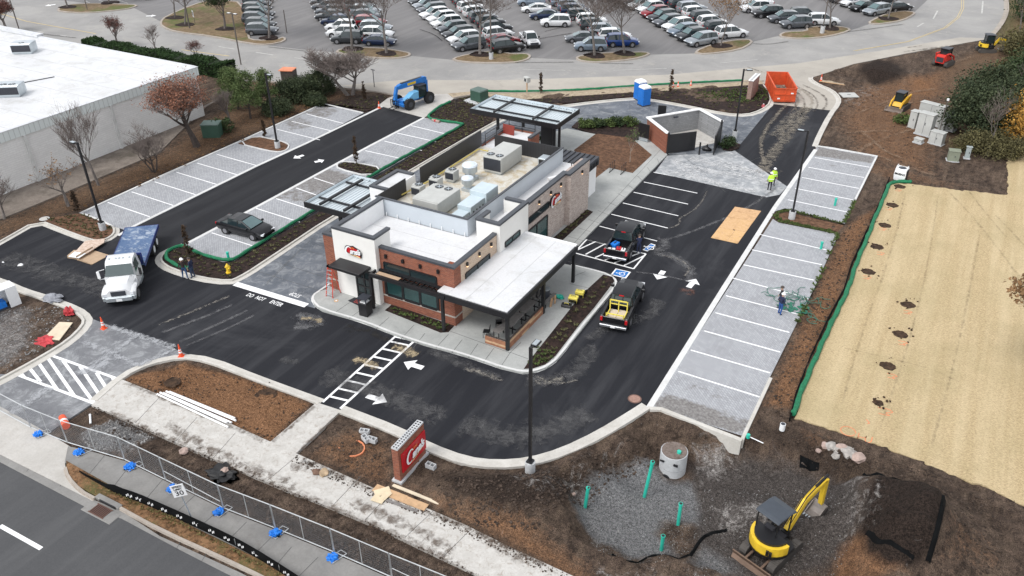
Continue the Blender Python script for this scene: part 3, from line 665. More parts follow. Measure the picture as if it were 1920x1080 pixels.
# ------------------------------------------------------------------ kerbs
def kerb(name, P, side=1, mat=C_KERB, h=.13, w=.16, gw=.34, it=1, closed=False, gutter=True, z=0):
    """raised kerb along the line P (road edge); side +1 puts the bed on the left of the direction of travel"""
    pts = smoothpath(pxs(P), it, closed)
    mb = MB(); strip(mb, pts, side*w if side > 0 else 0, 0 if side > 0 else -w, z-.35, z+h, closed)
    if gutter: strip(mb, pts, 0 if side > 0 else gw, -gw if side > 0 else 0, z-.2, z+.022, closed)
    return struct(mb.build(name, mat))
kerb('kerb_west', [(-80,500),(0,456),(72,415),(120,434),(160,449),(180,454),(200,451),(215,441),(217,432),(213,425)], 1)
kerb('kerb_strip', [(213,425),(196,416),(155,400),(300,333),(445,269),(606,196),(680,213)], 1, C_KERBW, .10, .2, .16, 0)
for P in ([(222,442),(252,424),(480,312),(574,269),(717,200)], [(345,460),(480,389),(697,272),(795,221)]):
    mb = MB(); strip(mb, pxs(P), .16, -.16, -.2, .036); struct(mb.build('flush_kerb', C_KERBW))
kerb('kerb_lamp_island', [(445,270),(478,255),(530,266),(544,272),(540,282),(525,287),(500,284)], -1, C_KERBW, .12, .12, .12, 1, True)
kerb('kerb_middle_island', [(632,318),(630,309),(643,303),(670,306),(720,316),(692,333)], -1, C_KERBW, .12, .14, .14, 1, True)
kerb('kerb_long_bed', [(345,460),(310,473),(300,484),(302,494),(320,506),(375,523),(430,530),(450,522),(480,504),(630,403),(870,263),(925,232)], 1, C_KERB, .13, .16, .4)
kerb('kerb_rear', [(925,232),(960,215),(1070,197),(1183,185),(1217,187),(1290,200),(1360,215),(1400,217),(1428,208),(1446,194),(1444,175),(1432,160)], 1, C_KERB, .13, .16, .45)
kerb('kerb_east', [(1522,146),(1521,151),(1535,160),(1560,170),(1574,184),(1574,196),(1558,216),(1538,255),(1526,278)], -1, C_KERB, .13, .16, .4, 1) if False else kerb('kerb_east', [(1522,146),(1521,151),(1535,160),(1560,170),(1574,184),(1574,196),(1558,216),(1538,255),(1530,275)], 1, C_KERB, .13, .16, .4, 1)
mb = MB(); strip(mb, pxs([(1211,764),(1352,540),(1449,388),(1526,280)]), .0, -.38, -.2, .034); struct(mb.build('flush_kerb', C_KERBW))
kerb('kerb_upper_lot', [(1530,275),(1560,279),(1642,294),(1602,374)], 1, C_KERBW, .1, .16, .1, 0)
kerb('kerb_south_lot', [(1424,752),(1392,830),(1350,812),(1262,776),(1238,768),(1226,769),(1216,768)], -1, C_KERBW, .1, .22, .1, 0) if False else None
mb = MB(); strip(mb, pxs([(1445,710),(1391,826)]), .1, -.1, -.6, .09); strip(mb, pxs([(1391,828),(1350,812),(1262,778),(1240,769),(1218,768)]), .16, -.12, -1.0, .14); struct(mb.build('lot_edge_wall', C_KERB))
kerb('kerb_south', [(1240,768),(1215,764),(1190,781),(1130,818),(1060,852),(995,871),(930,876),(870,869),(800,843),(740,811),(636,771)], -1, C_KERB, .13, .16, .6) if False else kerb('kerb_south', [(636,771),(740,811),(800,843),(870,869),(930,876),(995,871),(1060,852),(1130,818),(1190,781),(1216,764)], -1, C_KERB, .13, .2, .55)
kerb('kerb_clay_island', [(180,752),(232,706),(280,683),(340,671),(390,677),(480,713),(600,757)], -1, C_KERB, .13, .16, .45)
kerb('kerb_southwest', [(-80,505),(0,530),(40,548),(80,560),(140,582),(160,598),(158,612),(130,640),(85,668),(22,703),(-40,735)], -1, C_KERB, .13, .18, .5)
kerb('kerb_building', [(640,518),(600,546),(585,556),(585,567),(600,582),(680,605),(742,630),(800,649),(857,664),(907,680),(938,691),(980,701),(1003,699),(1025,691),(1047,675),(1093,613),(1120,583),(1157,538),(1157,528),(1148,520),(1130,512),(1072,498)], 1, C_KERBW, .15, .16, .05)
kerb('kerb_street', [(176,938),(150,924),(126,898),(121,880)], -1, C_OLDKERB, .13, .14, .05)
kerb('kerb_street', [(560,1122),(450,1066),(300,998),(225,957),(205,945)], 1, C_OLDKERB, .13, .15, .02) if False else kerb('kerb_street', [(205,945),(225,957),(300,998),(450,1066),(560,1122)], 1, C_OLDKERB, .13, .15, .02)
kerb('kerb_back_road', [(155,97),(440,149),(590,160),(700,171),(742,179)], -1, C_OLDKERB, .13, .14, .02)
kerb('kerb_back_road', [(850,184),(905,175),(1000,175),(1190,164),(1432,152)], -1, C_OLDKERB, .13, .14, .02)
kerb('kerb_back_bend', [(1857,72),(1878,48),(1889,25),(1889,5),(1880,-60)], -1, C_OLDKERB, .13, .2, .5)
ISL = [('i', [(110,18),(125,10),(180,7),(250,10),(256,12),(235,18),(160,25),(115,22)]),
 ('i', [(303,42),(312,32),(362,10),(400,0),(458,6),(461,72),(480,78),(522,75),(532,71),(532,78),(505,84),(475,83),(400,68),(330,60),(306,50)]),
 ('i', [(632,99),(640,93),(700,90),(762,99),(768,104),(755,108),(730,110),(680,107)]),
 ('i', [(850,111),(880,103),(927,97),(960,103),(985,102),(993,106),(985,113),(960,118),(892,118),(860,115)]),
 ('i', [(1082,110),(1090,106),(1142,100),(1180,100),(1210,99),(1216,103),(1185,112),(1122,117),(1092,115)]),
 ('i', [(1302,99),(1335,85),(1370,78),(1402,75),(1409,80),(1385,94),(1322,102)]),
 ('i', [(1464,66),(1475,61),(1515,60),(1515,52),(1560,50),(1587,53),(1592,58),(1552,69),(1502,73),(1467,70)]),
 ('i', [(1631,42),(1665,26),(1690,22),(1710,23),(1713,27),(1690,39),(1652,45),(1634,45)])]
for i, (_, P) in enumerate(ISL):
    pts = smoothpath(pxs(P), 1, True); mb = MB(); mb.prism([tuple(p) for p in pts], -.2, .09, bottom=False); struct(mb.build('grass_island', GRASSI))
    area = sum(a.x*b.y-b.x*a.y for a, b in zip(pts, pts[1:]+pts[:1])); mb = MB()
    strip(mb, pts, .0 if area > 0 else .3, -.3 if area > 0 else 0, -.2, .13, True); struct(mb.build('island_kerb', C_OLDKERB))
for px_, py_ in ((505,72),(660,93),(725,101),(900,103),(1115,105),(1171,101),(1351,87),(1556,54),(1665,36),(127,14),(206,6),(328,34),(347,47),(422,55)):
    c0_ = g(px_, py_); mb = MB(); mb.prism([(c0_.x+(1.5+.25*math.sin(3*a+px_))*math.cos(a), c0_.y+(1.4+.2*math.sin(2*a+px_))*math.sin(a)) for a in [i*PI/9 for i in range(18)]], .0, .13, bottom=False); struct(mb.build('mulch_ring', MULCH))
# ------------------------------------------------------------------ beds
def bed(P, z, mat, name='planting_bed', it=0):
    pts = smoothpath(pxs(P), it, True); mb = MB(); mb.prism([tuple(p) for p in pts], -.2, z, bottom=False); return struct(mb.build(name, mat))
LONGBED = [(305,486),(315,474),(347,462),(364,476),(418,494),(440,492),(482,467),(807,274),(872,235),(804,221),(850,187),(885,180),(935,196),(922,228),(868,260),(628,400),(478,501),(448,520),(428,526),(375,520),(320,503),(307,494)]
bed(LONGBED, .07, MULCH)
WESTBED = [(78,413),(155,401),(212,427),(213,436),(205,444),(180,451),(160,446)]; bed(WESTBED, .09, MULCHB)
MIDISL = [(635,315),(634,310),(645,305),(672,308),(715,317),(691,330)]; bed(MIDISL, .08, MULCH)
bed([(447,270),(480,257),(528,267),(540,273),(536,281),(520,285),(500,282)], .08, MULCHB)
REARBED = [(935,194),(1000,187),(1150,177),(1300,169),(1432,159),(1441,176),(1443,192),(1424,205),(1398,213),(1362,211),(1290,197),(1217,184),(1183,182),(1070,194)]; bed(REARBED, .10, MULCH)
COURT = [(1116,254),(1162,248),(1192,268),(1222,293),(1186,327),(1142,317),(1117,336),(1095,310),(1076,284)]; bed(COURT, .155, MULCHB)
EASTBED = [(1052,612),(1148,530),(1151,524),(1128,517),(1100,545),(1000,654),(982,696),(1005,694),(1040,670),(1090,612),(1118,578)]
EASTBED = [(1131,518),(1148,522),(1152,530),(1114,580),(1088,610),(1042,670),(1022,687),(1000,694),(982,695),(992,680),(1090,556)]; bed(EASTBED, .155, MULCH)
FRONTBED = [(722,585),(735,574),(852,614),(841,626),(826,627)]; bed(FRONTBED, .155, MULCH)
SIDEBED = [(1100,395),(1112,400),(1053,455),(1036,450)]; bed(SIDEBED, .155, MULCH)
HEDGEBED = [(1072,240),(1082,230),(1180,226),(1204,238),(1190,262),(1110,252)]; bed(HEDGEBED, .16, MULCH)
PADBED = [(1356,282),(1352,270),(1372,268),(1388,272),(1385,279),(1372,284)]; bed(PADBED, .12, MULCH)
FINGER = [(1455,407),(1460,402),(1475,399),(1582,424),(1570,436),(1560,433),(1462,413)]; bed(FINGER, .06, MULCHB)
NEBED = [(597,200),(720,178),(727,184),(700,205),(680,210),(606,194)]; bed(NEBED, .04, MULCH)
CURBG = [(125,866),(200,908),(270,944),(370,994),(480,1048),(600,1108),(560,1118),(450,1062),(300,994),(225,953),(180,932),(150,915),(126,888)]; bed(CURBG, .10, LEAFG, 'verge')

# ------------------------------------------------------------------ painted markings
def lines(name, L, w=.11, z=.005, mat=PAINT):
    mb = MB()
    for i, (a, b) in enumerate(L): strip(mb, pxs([a, b]), w/2, -w/2, z-.004, z+i*.0005)
    return struct(mb.build(name, mat))
def stalls(a0, a1, b0, b1, n, ext=0):
    A0, A1, B0, B1 = [Vector(g2(*p)) for p in (a0, a1, b0, b1)]
    return [(A0.lerp(A1, i/(n-1)), B0.lerp(B1, i/(n-1))) for i in range(n)]
def wlines(name, L, w=.11, z=.005, mat=PAINT):
    mb = MB()
    for a, b in L: strip(mb, [Vector(a), Vector(b)], w/2, -w/2, z-.004, z)
    return struct(mb.build(name, mat))
wlines('stall_lines', stalls((202,380), (407,290), (281,407), (480,310.5), 6), z=.035)
lines('stall_lines', [((520,243),(600,263)),((547,228),(622,246)),((575,214),(644,232))], z=.035)
lines('stall_lines', [((397,437),(478,463)),((435,415),(520,440)),((480,391),(562,417)),((518,373),(575,391)),((555,353),(610,372)),((589,334),(635,349)),
   ((685,283),(758,299)),((721,265),(792,283)),((745,250),(825,268)),((771,236),(837,252))], z=.035)
wlines('stall_lines', stalls((1527.5,295.75), (1477,375), (1630,314), (1588,398), 5), z=.035)
lines('stall_lines', [((1424,440),(1553,470)),((1410,469),(1541,497)),((1394,497),(1526,526)),((1374,522),(1515,560)),((1361,555),(1497,590)),((1341,587),(1480,624)),((1320,621),(1463,661)),((1295,657),(1444,700)),((1272,697),(1424,745))], z=.035)
wlines('stall_lines', stalls((1225.5,323), (1124,424), (1324,342.5), (1232,452), 6))
lines('stall_lines', [((1100,449),(1180,469))])
lines('hatched_bay', [((1100,449),(1177,469)),((1077,474),(1188,504)),((1188,504),(1211,476)),((1177,469),(1211,476)),((1098,477),(1135,457)),((1080,470),(1117,453)),((1116,483),(1160,463)),((1134,488),(1180,468)),((1152,493),(1200,474)),((1170,498),(1209,479)),((1077,474),(1100,449))], .13)
lines('crosswalk', [((605,754),(742,630)),((638,766),(775,641))]+[((605+137*t+2, 754-124*t-1), (638+137*(t+.035), 766-125*(t+.035))) for t in [.08,.2,.32,.44,.56,.68,.8,.91,1.0-.02]], .16)
lines('crosswalk', [((92,665),(225,712)),((25,700),(178,757))]+[((40+28*i, 691-13*i+(i>2)*(8*(i-2))+(i>2)*5*(i-2)), (46+30*i, 708+9*i)) for i in range(0)], .2, .012)
lines('crosswalk', [((37,697),(46,708)),((53,687),(76,716)),((70,677),(107,730)),((87,667),(139,742)),((118,676),(176,755)),((150,687),(188,743)),((181,699),(202,732)),((211,709),(220,719))], .20, .012)
lines('stop_bar', [((441,532),(575,573))], .55, .012)
def arrow(tail, tip, w=.95, z=.006):
    A, B = Vector(g2(*tail)), Vector(g2(*tip)); d = (B-A); L_ = d.length; d.normalize(); n = Vector((-d.y, d.x))
    P = [A+n*w*.2, A+d*L_*.52+n*w*.2, A+d*L_*.52+n*w*.55, B, A+d*L_*.52-n*w*.55, A+d*L_*.52-n*w*.2, A-n*w*.2]
    mb = MB(); mb.prism([tuple(p) for p in P], z-.004, z); return struct(mb.build('arrow_marking', PAINT))
for a, b in [((569,291),(550,297)),((590,304),(608,300)),((1244,508),(1232,524)),((1291,539),(1305,523)),((793,690),(757,679)),((688,742),(726,754))]: arrow(a, b, 1.05)
arrow((104,8), (84,11), 1.3, -.003); arrow((274,30), (293,29), 1.3, -.003); arrow((1690,4), (1705,10), 1.3, -.003)
def textmesh(s, size, ext=.0, shear=0, bold=.0, sp=1.0, font=None):
    cu = bpy.data.curves.new('t', 'FONT'); cu.body = s; cu.size = size; cu.extrude = ext; cu.shear = shear; cu.offset = bold; cu.space_character = sp
    cu.align_x = 'CENTER'; cu.align_y = 'CENTER'; cu.resolution_u = 3
    o = bpy.data.objects.new('t', cu); COL.objects.link(o); dg = bpy.context.evaluated_depsgraph_get()
    me = bpy.data.meshes.new_from_object(o.evaluated_get(dg)); bpy.data.objects.remove(o); me.materials.clear(); return me
def text_on(name, s, size, mat, M, parent=None, **kw):
    me = textmesh(s, size, **kw); me.materials.append(mat); me.transform(M)
    o = bpy.data.objects.new(name, me); COL.objects.link(o); o.parent = parent; return o
def ground_text(s, px, ang, size, z, sx=1.0):
    p = g(*px); M = Matrix.Translation((p.x, p.y, z)) @ Matrix.Rotation(ang, 4, 'Z') @ Matrix.Diagonal((sx, 1, 1, 1))
    return struct(text_on('pavement_lettering', s, size, PAINT, M, bold=.008))
ground_text('STOP', (554,553), PI, .62, .013, .62)
ground_text('DO', (469,554), 0, .6, .006, .62); ground_text('NOT', (488,560), 0, .6, .006, .62); ground_text('ENTER', (518,569), 0, .6, .006, .62)
def accessible(P):
    A = [Vector(g2(*p)) for p in P]; c = sum(A, Vector((0, 0)))/4; X_ = (A[1]-A[0]); Y_ = (A[3]-A[0]); lx, ly = X_.length, Y_.length; ang = math.atan2(X_.y, X_.x)
    mb = MB(); mb.T = Matrix.Translation((c.x, c.y, 0)) @ Matrix.Rotation(ang, 4, 'Z')
    mb.box((0, 0, .006), (lx, ly, .004)); mb.box((0, 0, .009), (lx*.8, ly*.8, .004), mi=1)
    # wheelchair user: head, back, seat, leg and the wheel
    mb.T = mb.T @ Matrix.Rotation(PI/2, 4, 'Z') @ Matrix.Scale(ly*.8, 4)
    mb.cyl((-.08, .36, .012), (-.08, .36, .016), .075, n=12)
    for a, b, w_ in (((-.08, .27), (-.02, .02), .09), ((-.02, .02), (.20, 0), .08), ((.20, 0), (.27, -.30), .075), ((-.05, .16), (.16, .12), .06), ((.27, -.30), (.36, -.30), .06)):
        a = Vector(a); b = Vector(b); strip(mb, [a, b], w_/2, -w_/2, .012, .0165)
    arc = [Vector((-.06+.23*math.cos(t), -.14+.23*math.sin(t))) for t in [R_(x) for x in range(110, 345, 18)]]
    strip(mb, arc, .035, -.035, .012, .0165)
    return struct(mb.build('accessible_marking', [PAINT, PAINTB]))
accessible([(1145,515),(1174,522),(1183,511),(1154,503)]); accessible([(1211,470),(1220,473),(1226,458),(1212,455)])
lines('lane_line', [((0,985),(77,1028))], .22, -.024)
lines('lane_line', [((55,56),(82,61)),((113,66),(138,70)),((410,87),(440,92)),((552,108),(570,111)),((480,98),(512,103))], .22, -.003, PAINTW)
lines('lane_line', [((1758,20),(1750,35)),((1732,43),(1720,50)),((1843,2),(1841,25))], .22, -.003, PAINTW)
lines('centre_line', [((x0+dx, y0), (x1+dx, y1)) for dx in (0, 4) for (x0, y0), (x1, y1) in [((1803,-20),(1803,15)),((1803,15),(1795,32)),((1795,32),(1770,52)),((1770,52),(1700,78)),((1700,78),(1600,95))]], .10, -.003, PAINTY)
lines('centre_line', [((0,25),(50,40)),((50,40),(180,63)),((340,93),(430,105))], .2, -.003, PAINTY)
lines('lane_line', [((980,130),(1060,132)),((1150,132),(1250,128)),((1350,118),(1420,112))], .12, -.003, PAINTW)
lot = []
for i in range(9): lot.append(((250+i*30, -6-i*.0), (262+i*30, 6)))
lines('stall_lines', [((160,2),(185,12)),((185,0),(210,9)),((215,-2),(240,6))], .12, -.006, PAINTW)
# accent sprays on the straw
def squig(px, py, s=1.0, z=.026, pts=None, w=.055):
    c = g(px, py); mb = MB(); P = [Vector((c.x+a*s, c.y+b*s)) for a, b in (pts or [(-.5, .2), (.1, .35), (.4, .1), (-.1, -.1), (.3, -.3), (-.4, -.35)])]
    strip(mb, smoothpath(P, 1), w/2, -w/2, z-.004, z); struct(mb.build('spray_mark', ORANGEP))
for q in [(1685,357),(1667,392),(1656,430),(1652,476),(1627,521),(1703,586),(1694,644),(1674,706)]: squig(*q, .7)
squig(1662,773, 1.0); squig(1620,822, .8, pts=[(-.4, .4), (-.4, -.4), (-.4, 0), (.1, .0), (.1, .4), (.1, -.4), (.5, -.3), (.5, .4)]); squig(1590,809, .42, pts=[(math.cos(t), math.sin(t)) for t in [i*.5 for i in range(13)]])
squig(1624,787, .4, pts=[(0, 0), (.6, -.6), (.3, -.9)]); 
c_ = g(660,842); 
mb = MB(); strip(mb, [Vector((c_.x+.75*math.cos(t), c_.y+.65*math.sin(t))) for t in [i*.4 for i in range(16)]], .035, -.035, .0, zat(c_.x, c_.y)+.012, True); struct(mb.build('spray_ring', ORANGEP))
# holes augered for new trees
def hole(px, py, r=.42, z=.022, loose=8):
    c = g(px, py); mb = MB(); n = 26
    q_ = lambda a: r*(1+(.22)*mnoise.noise((math.cos(a)*2+px*.37, math.sin(a)*2, 0))+.16*mnoise.noise((math.cos(a)*6, math.sin(a)*6+px*.37, 0)))
    P = [(c.x+q_(2*PI*i/n)*1.1*math.cos(2*PI*i/n), c.y+q_(2*PI*i/n)*math.sin(2*PI*i/n)) for i in range(n)]
    Pi = [(c.x+(x-c.x)*.72, c.y+(y-c.y)*.72) for x, y in P]
    mb.add([(x, y, z) for x, y in P]+[(x, y, z+.035) for x, y in [(c.x+(a-c.x)*.9, c.y+(b-c.y)*.9) for a, b in P]]+[(x, y, z+.004) for x, y in Pi], [(i, (i+1) % n, n+(i+1) % n, n+i) for i in range(n)]+[(n+i, n+(i+1) % n, 2*n+(i+1) % n, 2*n+i) for i in range(n)]+[tuple(range(2*n, 3*n))])
    rr = random.Random(px)
    for _ in range(loose):
        a = rr.uniform(0, 2*PI); d = r*rr.uniform(1.2, 2.2); s = rr.uniform(.03, .09)
        mb.box((c.x+d*math.cos(a)+.2, c.y+d*math.sin(a)+.1, z+s/2), (s*1.5, s, s), rr.uniform(0, 3), rr.uniform(0, 1))
    struct(mb.build('planting_hole', HOLE))
for q in [(1687,350),(1673,385),(1659,423),(1644,463),(1628,510)]: hole(*q, .47)
for q in [(1703,572),(1688,627),(1665,687)]: hole(*q, .46)
hole(1646,756, .30, .022, 14); hole(324,718, .50, .06); hole(500,741, .62, .06)
# dried mud, tyre film and splashes on the asphalt
F1 = m_film('dried_mud_film', (.27, .25, .22), (.42, .62), 3.0, .75); F2 = m_film('tyre_film', (.15, .15, .155), (.34, .58), 2.2, .7)
F3 = m_film('dust_bloom', (.105, .104, .106), (.36, .68), 1.6, .85); F4 = m_film('white_splash', (.62, .62, .62), (.42, .60), 3.5, .85); F5 = m_film('damp_patch', (.035, .033, .032), (.42, .62), 1.4, .8)
FA = m_film('pale_scuff', (.42, .43, .45), (.36, .56), 2.6, .75)
FS = m_film('sand_wash', (.42, .34, .22), (.40, .58), 2.4, .85)
def film(P, w, mat, z=.008, it=2): return ribbon('dust_film', smoothpath(pxs(P), it), w, z, mat)
zz = [.014]
def fz(): zz[0] += .0011; return zz[0]
for P, w, m in [([(1470,345),(1440,360),(1330,395),(1310,415),(1290,430)], .0, None), ([(1330,350),(1310,390),(1272,410),(1276,415),(1268,425),(1240,430)], .35, F1), ([(1460,350),(1395,395),(1310,430),(1250,450)], .55, F2),
   ([(1240,440),(1250,460),(1228,475),(1262,480),(1285,495),(1298,510),(1285,530)], 1.5, F2), ([(1235,478),(1275,485),(1296,505),(1280,520)], .35, F1), ([(1190,510),(1240,515),(1300,530)], .35, F2),
   ([(290,612),(360,585),(435,553)], .55, F1), ([(300,625),(370,600),(440,570)], .5, F2), ([(330,645),(400,612),(470,580)], .5, F2), ([(345,650),(420,620),(480,590)], .4, F2),
   ([(545,590),(600,600),(590,612),(545,612)], 1.6, F2), ([(560,597),(598,598),(600,606)], .8, FS), ([(640,612),(700,622),(745,650)], 1.6, F5), ([(735,650),(760,655),(780,670)], 1.6, FS), ([(660,672),(690,680),(712,690)], 1.4, FS),
   ([(800,655),(880,690),(940,712)], 1.5, F3), ([(870,690),(905,700),(945,715)], .8, F1), ([(980,710),(1010,715),(1060,712),(1100,680),(1110,640)], 2.2, F3), ([(1000,718),(1030,716),(1060,708)], 1.0, F1), ([(1000,705),(1050,722),(1085,712)], .4, F1),
   ([(530,670),(545,680),(560,675)], 1.2, F3), ([(700,900),(800,860),(900,800)], .0, None), ([(860,790),(980,830),(1120,770)], 3.2, F3), ([(600,700),(720,740),(840,790)], 3.0, F3), ([(0,480),(120,520),(260,560)], 3.5, F3),
   ([(1160,590),(1210,600),(1240,560)], 2.0, F3), ([(1270,545),(1300,545),(1290,555)], 1.0, m_film('rust_stain', (.20,.10,.075), (.40,.62), 2, .5)), ([(1100,640),(1140,610),(1200,600)], 1.6, F3)]:
    if m: film(P, w, m, fz())
for P, w in [([(1255,298),(1310,320),(1400,330),(1470,350)], 2.2), ([(1265,310),(1340,345),(1430,362)], 2.2), ([(1290,295),(1340,310),(1430,325)], 2.4), ([(1340,300),(1380,310),(1440,335)], 1.8), ([(1240,318),(1300,335),(1380,352)], 1.6)]: film(P, w, F4, fz()+.012)
for P, w in [([(150,640),(205,660),(262,690),(285,672)], .8), ([(165,690),(230,650),(262,625)], .7), ([(255,688),(320,660),(330,655)], .5), ([(20,780),(60,750),(100,725)], 1.2), ([(195,610),(290,640),(330,655)], .8), ([(140,700),(190,690),(215,655)], 1.4)]: film(P, w*1.2, FA, fz()+.006)
for P, w in [([(1470,320),(1440,330),(1420,260),(1470,200),(1510,160)], .9), ([(1500,225),(1530,190),(1500,165),(1460,150)], .8), ([(1480,215),(1502,190),(1480,165),(1430,150)], .5), ([(1450,260),(1490,215),(1520,200)], 2.6), ([(1420,330),(1470,260),(1510,215)], 2.2)]: film(P, w, m_film('tan_dust_film%d' % len(zz), (.30, .265, .215), (.38, .62), 1.8, .65) if 'tan' not in MATS else MATS['tan'], fz())
TRK = m_film('tyre_mud_arc', (.115, .10, .085), (.40, .58), 1.6, .7, (1, 1, 1))
for P, w in [([(1478,165),(1505,180),(1510,200),(1500,215)], .55), ([(1490,160),(1525,178),(1535,195),(1525,212)], .5), ([(1500,157),(1545,178),(1552,195),(1540,210)], .6), ([(1470,160),(1490,180),(1492,205)], .5)]: film(P, w, TRK, fz()+.004)
for P, w in [([(1400,126),(1425,134),(1436,138)], .4), ([(1690,98),(1740,92),(1780,86)], .8), ([(1700,90),(1730,86)], .5)]: film(P, w, TRK, fz())
MUD = m_film('mud_margin', (.10, .068, .048), (.40, .60), 2.6, .6)
for P, w, z_ in [([(228,716),(300,746),(440,803),(508,835)], .8, .1025), ([(556,855),(700,920),(800,958),(870,988),(1080,1088)], 1.0, .1035), ([(178,764),(300,817),(480,897),(700,985),(900,1080)], 1.0, .103), ([(596,760),(507,835)], .5, .113), ([(640,775),(558,852)], .5, .1135), ([(540,880),(600,870),(560,840)], 1.4, .1045), ([(880,980),(930,1020),(1000,1060)], 1.6, .1055), ([(300,790),(420,860),(560,915)], 1.3, .1065), ([(650,940),(760,985),(860,1040)], 1.2, .107)]: ribbon('mud_stain', smoothpath(pxs(P), 2), w, z_, MUD)
for P, w in [([(636,776),(740,815),(800,848),(870,874)], .5), ([(995,874),(1060,855),(1130,820)], .6), ([(345,678),(480,716),(590,757)], .4)]: ribbon('mud_stain', smoothpath(pxs(P), 2), w, .026, MUD)
CRK = m_film('crack_seal', (.05, .048, .047), (.30, .42), 5, .8)
for P in [[(500,88),(545,93),(580,97)], [(0,50),(60,62),(150,72)], [(1560,62),(1610,58),(1700,45)], [(1075,62),(1000,75)], [(1190,120),(1120,119)], [(860,105),(880,108)], [(1410,82),(1440,84),(1480,78)], [(960,118),(1080,117)], [(785,55),(815,65),(830,78)], [(1020,60),(1060,50)]]: film(P, .25, CRK, fz()-.01)
# stored mud ruts and pale scuffs across the bare soil east of the lot
GR = m_film('graded_streak', (.25, .17, .115), (.38, .60), 1.0, .7, (1, 1, 1))
for P, w, dz in [([(1600,290),(1650,262),(1740,235)], .9, .2), ([(1580,250),(1640,245),(1690,250)], .7, .2), ([(1640,200),(1700,175),(1760,165)], .9, .2), ([(1600,215),(1660,195),(1740,190)], .6, .2), ([(1700,300),(1650,280),(1610,240)], .8, .2), ([(1760,330),(1690,310),(1640,290)], .7, .2), ([(1780,120),(1830,105)], .9, .2)]:
    pts = smoothpath(pxs(P), 2); o = ribbon('graded_streak', pts, w, 0, GR)
    for v in o.data.vertices: v.co.z = zat(v.co.x, v.co.y)+.07
RUT = m_film('straw_rut', (.16, .125, .07), (.42, .66), 2.2, .42)
for P, w in [([(1770,352),(1830,415),(1880,480),(1925,540)], .45), ([(1810,352),(1850,405),(1890,450)], .4), ([(1700,350),(1670,480),(1610,640),(1570,790)], .35), ([(1760,356),(1740,500),(1700,660),(1640,830)], .3), ([(1840,420),(1800,640),(1740,860)], .35), ([(1560,650),(1740,690),(1800,720)], .2), ([(1860,400),(1905,445),(1925,470)], .4)]: film(P, w, RUT, fz()+.02)
# ================================================================== RESTAURANT
def part(mb, name, mat, par, **k): return mb.build(name, mat, par, **k)
rest = thing('restaurant', 'low brick and white stucco restaurant with dark coping and white flat roofs', 'restaurant', (0, 0, 0))
def coping(mb, pts, z, w=.34, h=.16, closed=False): strip(mb, [Vector(p) for p in pts], w/2, -w/2, z-h, z, closed)
RZ = 4.05
# walls
def parts(name, mat, par, L, **k):
    for a in L: m_ = MB(); m_.b2(*a); m_.build(name, mat, par, **k)
parts('brick_wall', BRICK, rest, [(-33.0, -26.62, 39.05, 39.35, 0, 4.62), (-37.6, -36.5, 38.8, 39.1, 0, 4.6), (-37.6, -37.3, 39.1, 46.0, 0, 4.6), (-37.6, -37.3, 51, 65.6, 0, 4.0), (-37.3, -34.2, 65.3, 65.6, 0, 4.0), (-34.3, -34.0, 63.6, 65.3, 0, 4.0)])
mb = MB(); mb.b2(-27.45, -26.62, 39.35, 39.37+.5, 0, 4.62); mb.b2(-27.5, -26.62, 38.95, 39.05, 0, 3.2); part(mb, 'brick_pier', BRICK, rest)
mb = MB(); mb.b2(-26.92, -26.6, 39.87, 44.65, 0, 4.6); part(mb, 'east_tan_wall', BRICKT, rest)
mb = MB(); mb.b2(-27.2, -26.82, 48.9, 60.0, 0, 4.72); mb.b2(-26.82, -26.38, 56.3, 60.0, 0, 4.72); part(mb, 'east_brick_wall', BRICKW, rest)
mb = MB()
mb.b2(-36.55, -32.8, 38.65, 38.95, 0, 5.4); mb.b2(-33.1, -32.8, 38.95, 40.4, 0, 5.4); mb.b2(-36.55, -36.25, 38.95, 44.2, 0, 5.35)
part(mb, 'entry_tower', STUCCO, rest)
mb = MB(); mb.b2(-26.65, -26.35, 44.7, 48.95, 0, 5.35); mb.b2(-28.3, -26.65, 44.7, 45.0, 3.9, 5.35); mb.b2(-28.3, -26.65, 48.65, 48.95, 3.9, 5.35); mb.b2(-28.3, -28.05, 45, 46.2, 3.9, 5.35)
part(mb, 'stucco_bay', STUCCO, rest)
parts('white_wall', STUCCOW, rest, [(-39.1, -37.3, 46.2, 49.9, 0, 5.0), (-36.0, -27.3, 60.0, 60.3, 0, 3.9), (-27.6, -27.3, 60.3, 63.6, 0, 3.25), (-34.0, -27.6, 63.3, 63.6, 0, 3.25)])
mb = MB(); mb.b2(-36.25, -36.2, 39.0, 44.2, 4.0, 5.38); mb.b2(-36.2, -33.1, 38.95, 38.99, 4.0, 5.38); mb.b2(-33.0, -26.95, 39.35, 39.4, 4.0, 4.60); mb.b2(-26.98, -26.92, 39.4, 44.6, 4.0, 4.60); mb.b2(-33.16, -33.1, 39.0, 40.4, 4, 5.38); mb.b2(-37.28, -36.55, 39.1, 46, 4.2, 4.5); part(mb, 'membrane_upstand', STUCCOW, rest)
# stone band
mb = MB(); mb.b2(-33.02, -26.6, 39.0, 39.05, .82, .92); mb.b2(-26.62, -26.56, 38.95, 39.9, .82, .92); mb.b2(-27.52, -26.60, 38.90, 38.95, .82, .92); part(mb, 'stone_band', STONE, rest); mb = MB(); mb.b2(-37.63, -36.56, 38.76, 38.8, .95, 1.05); part(mb, 'stone_band', STONE, rest)
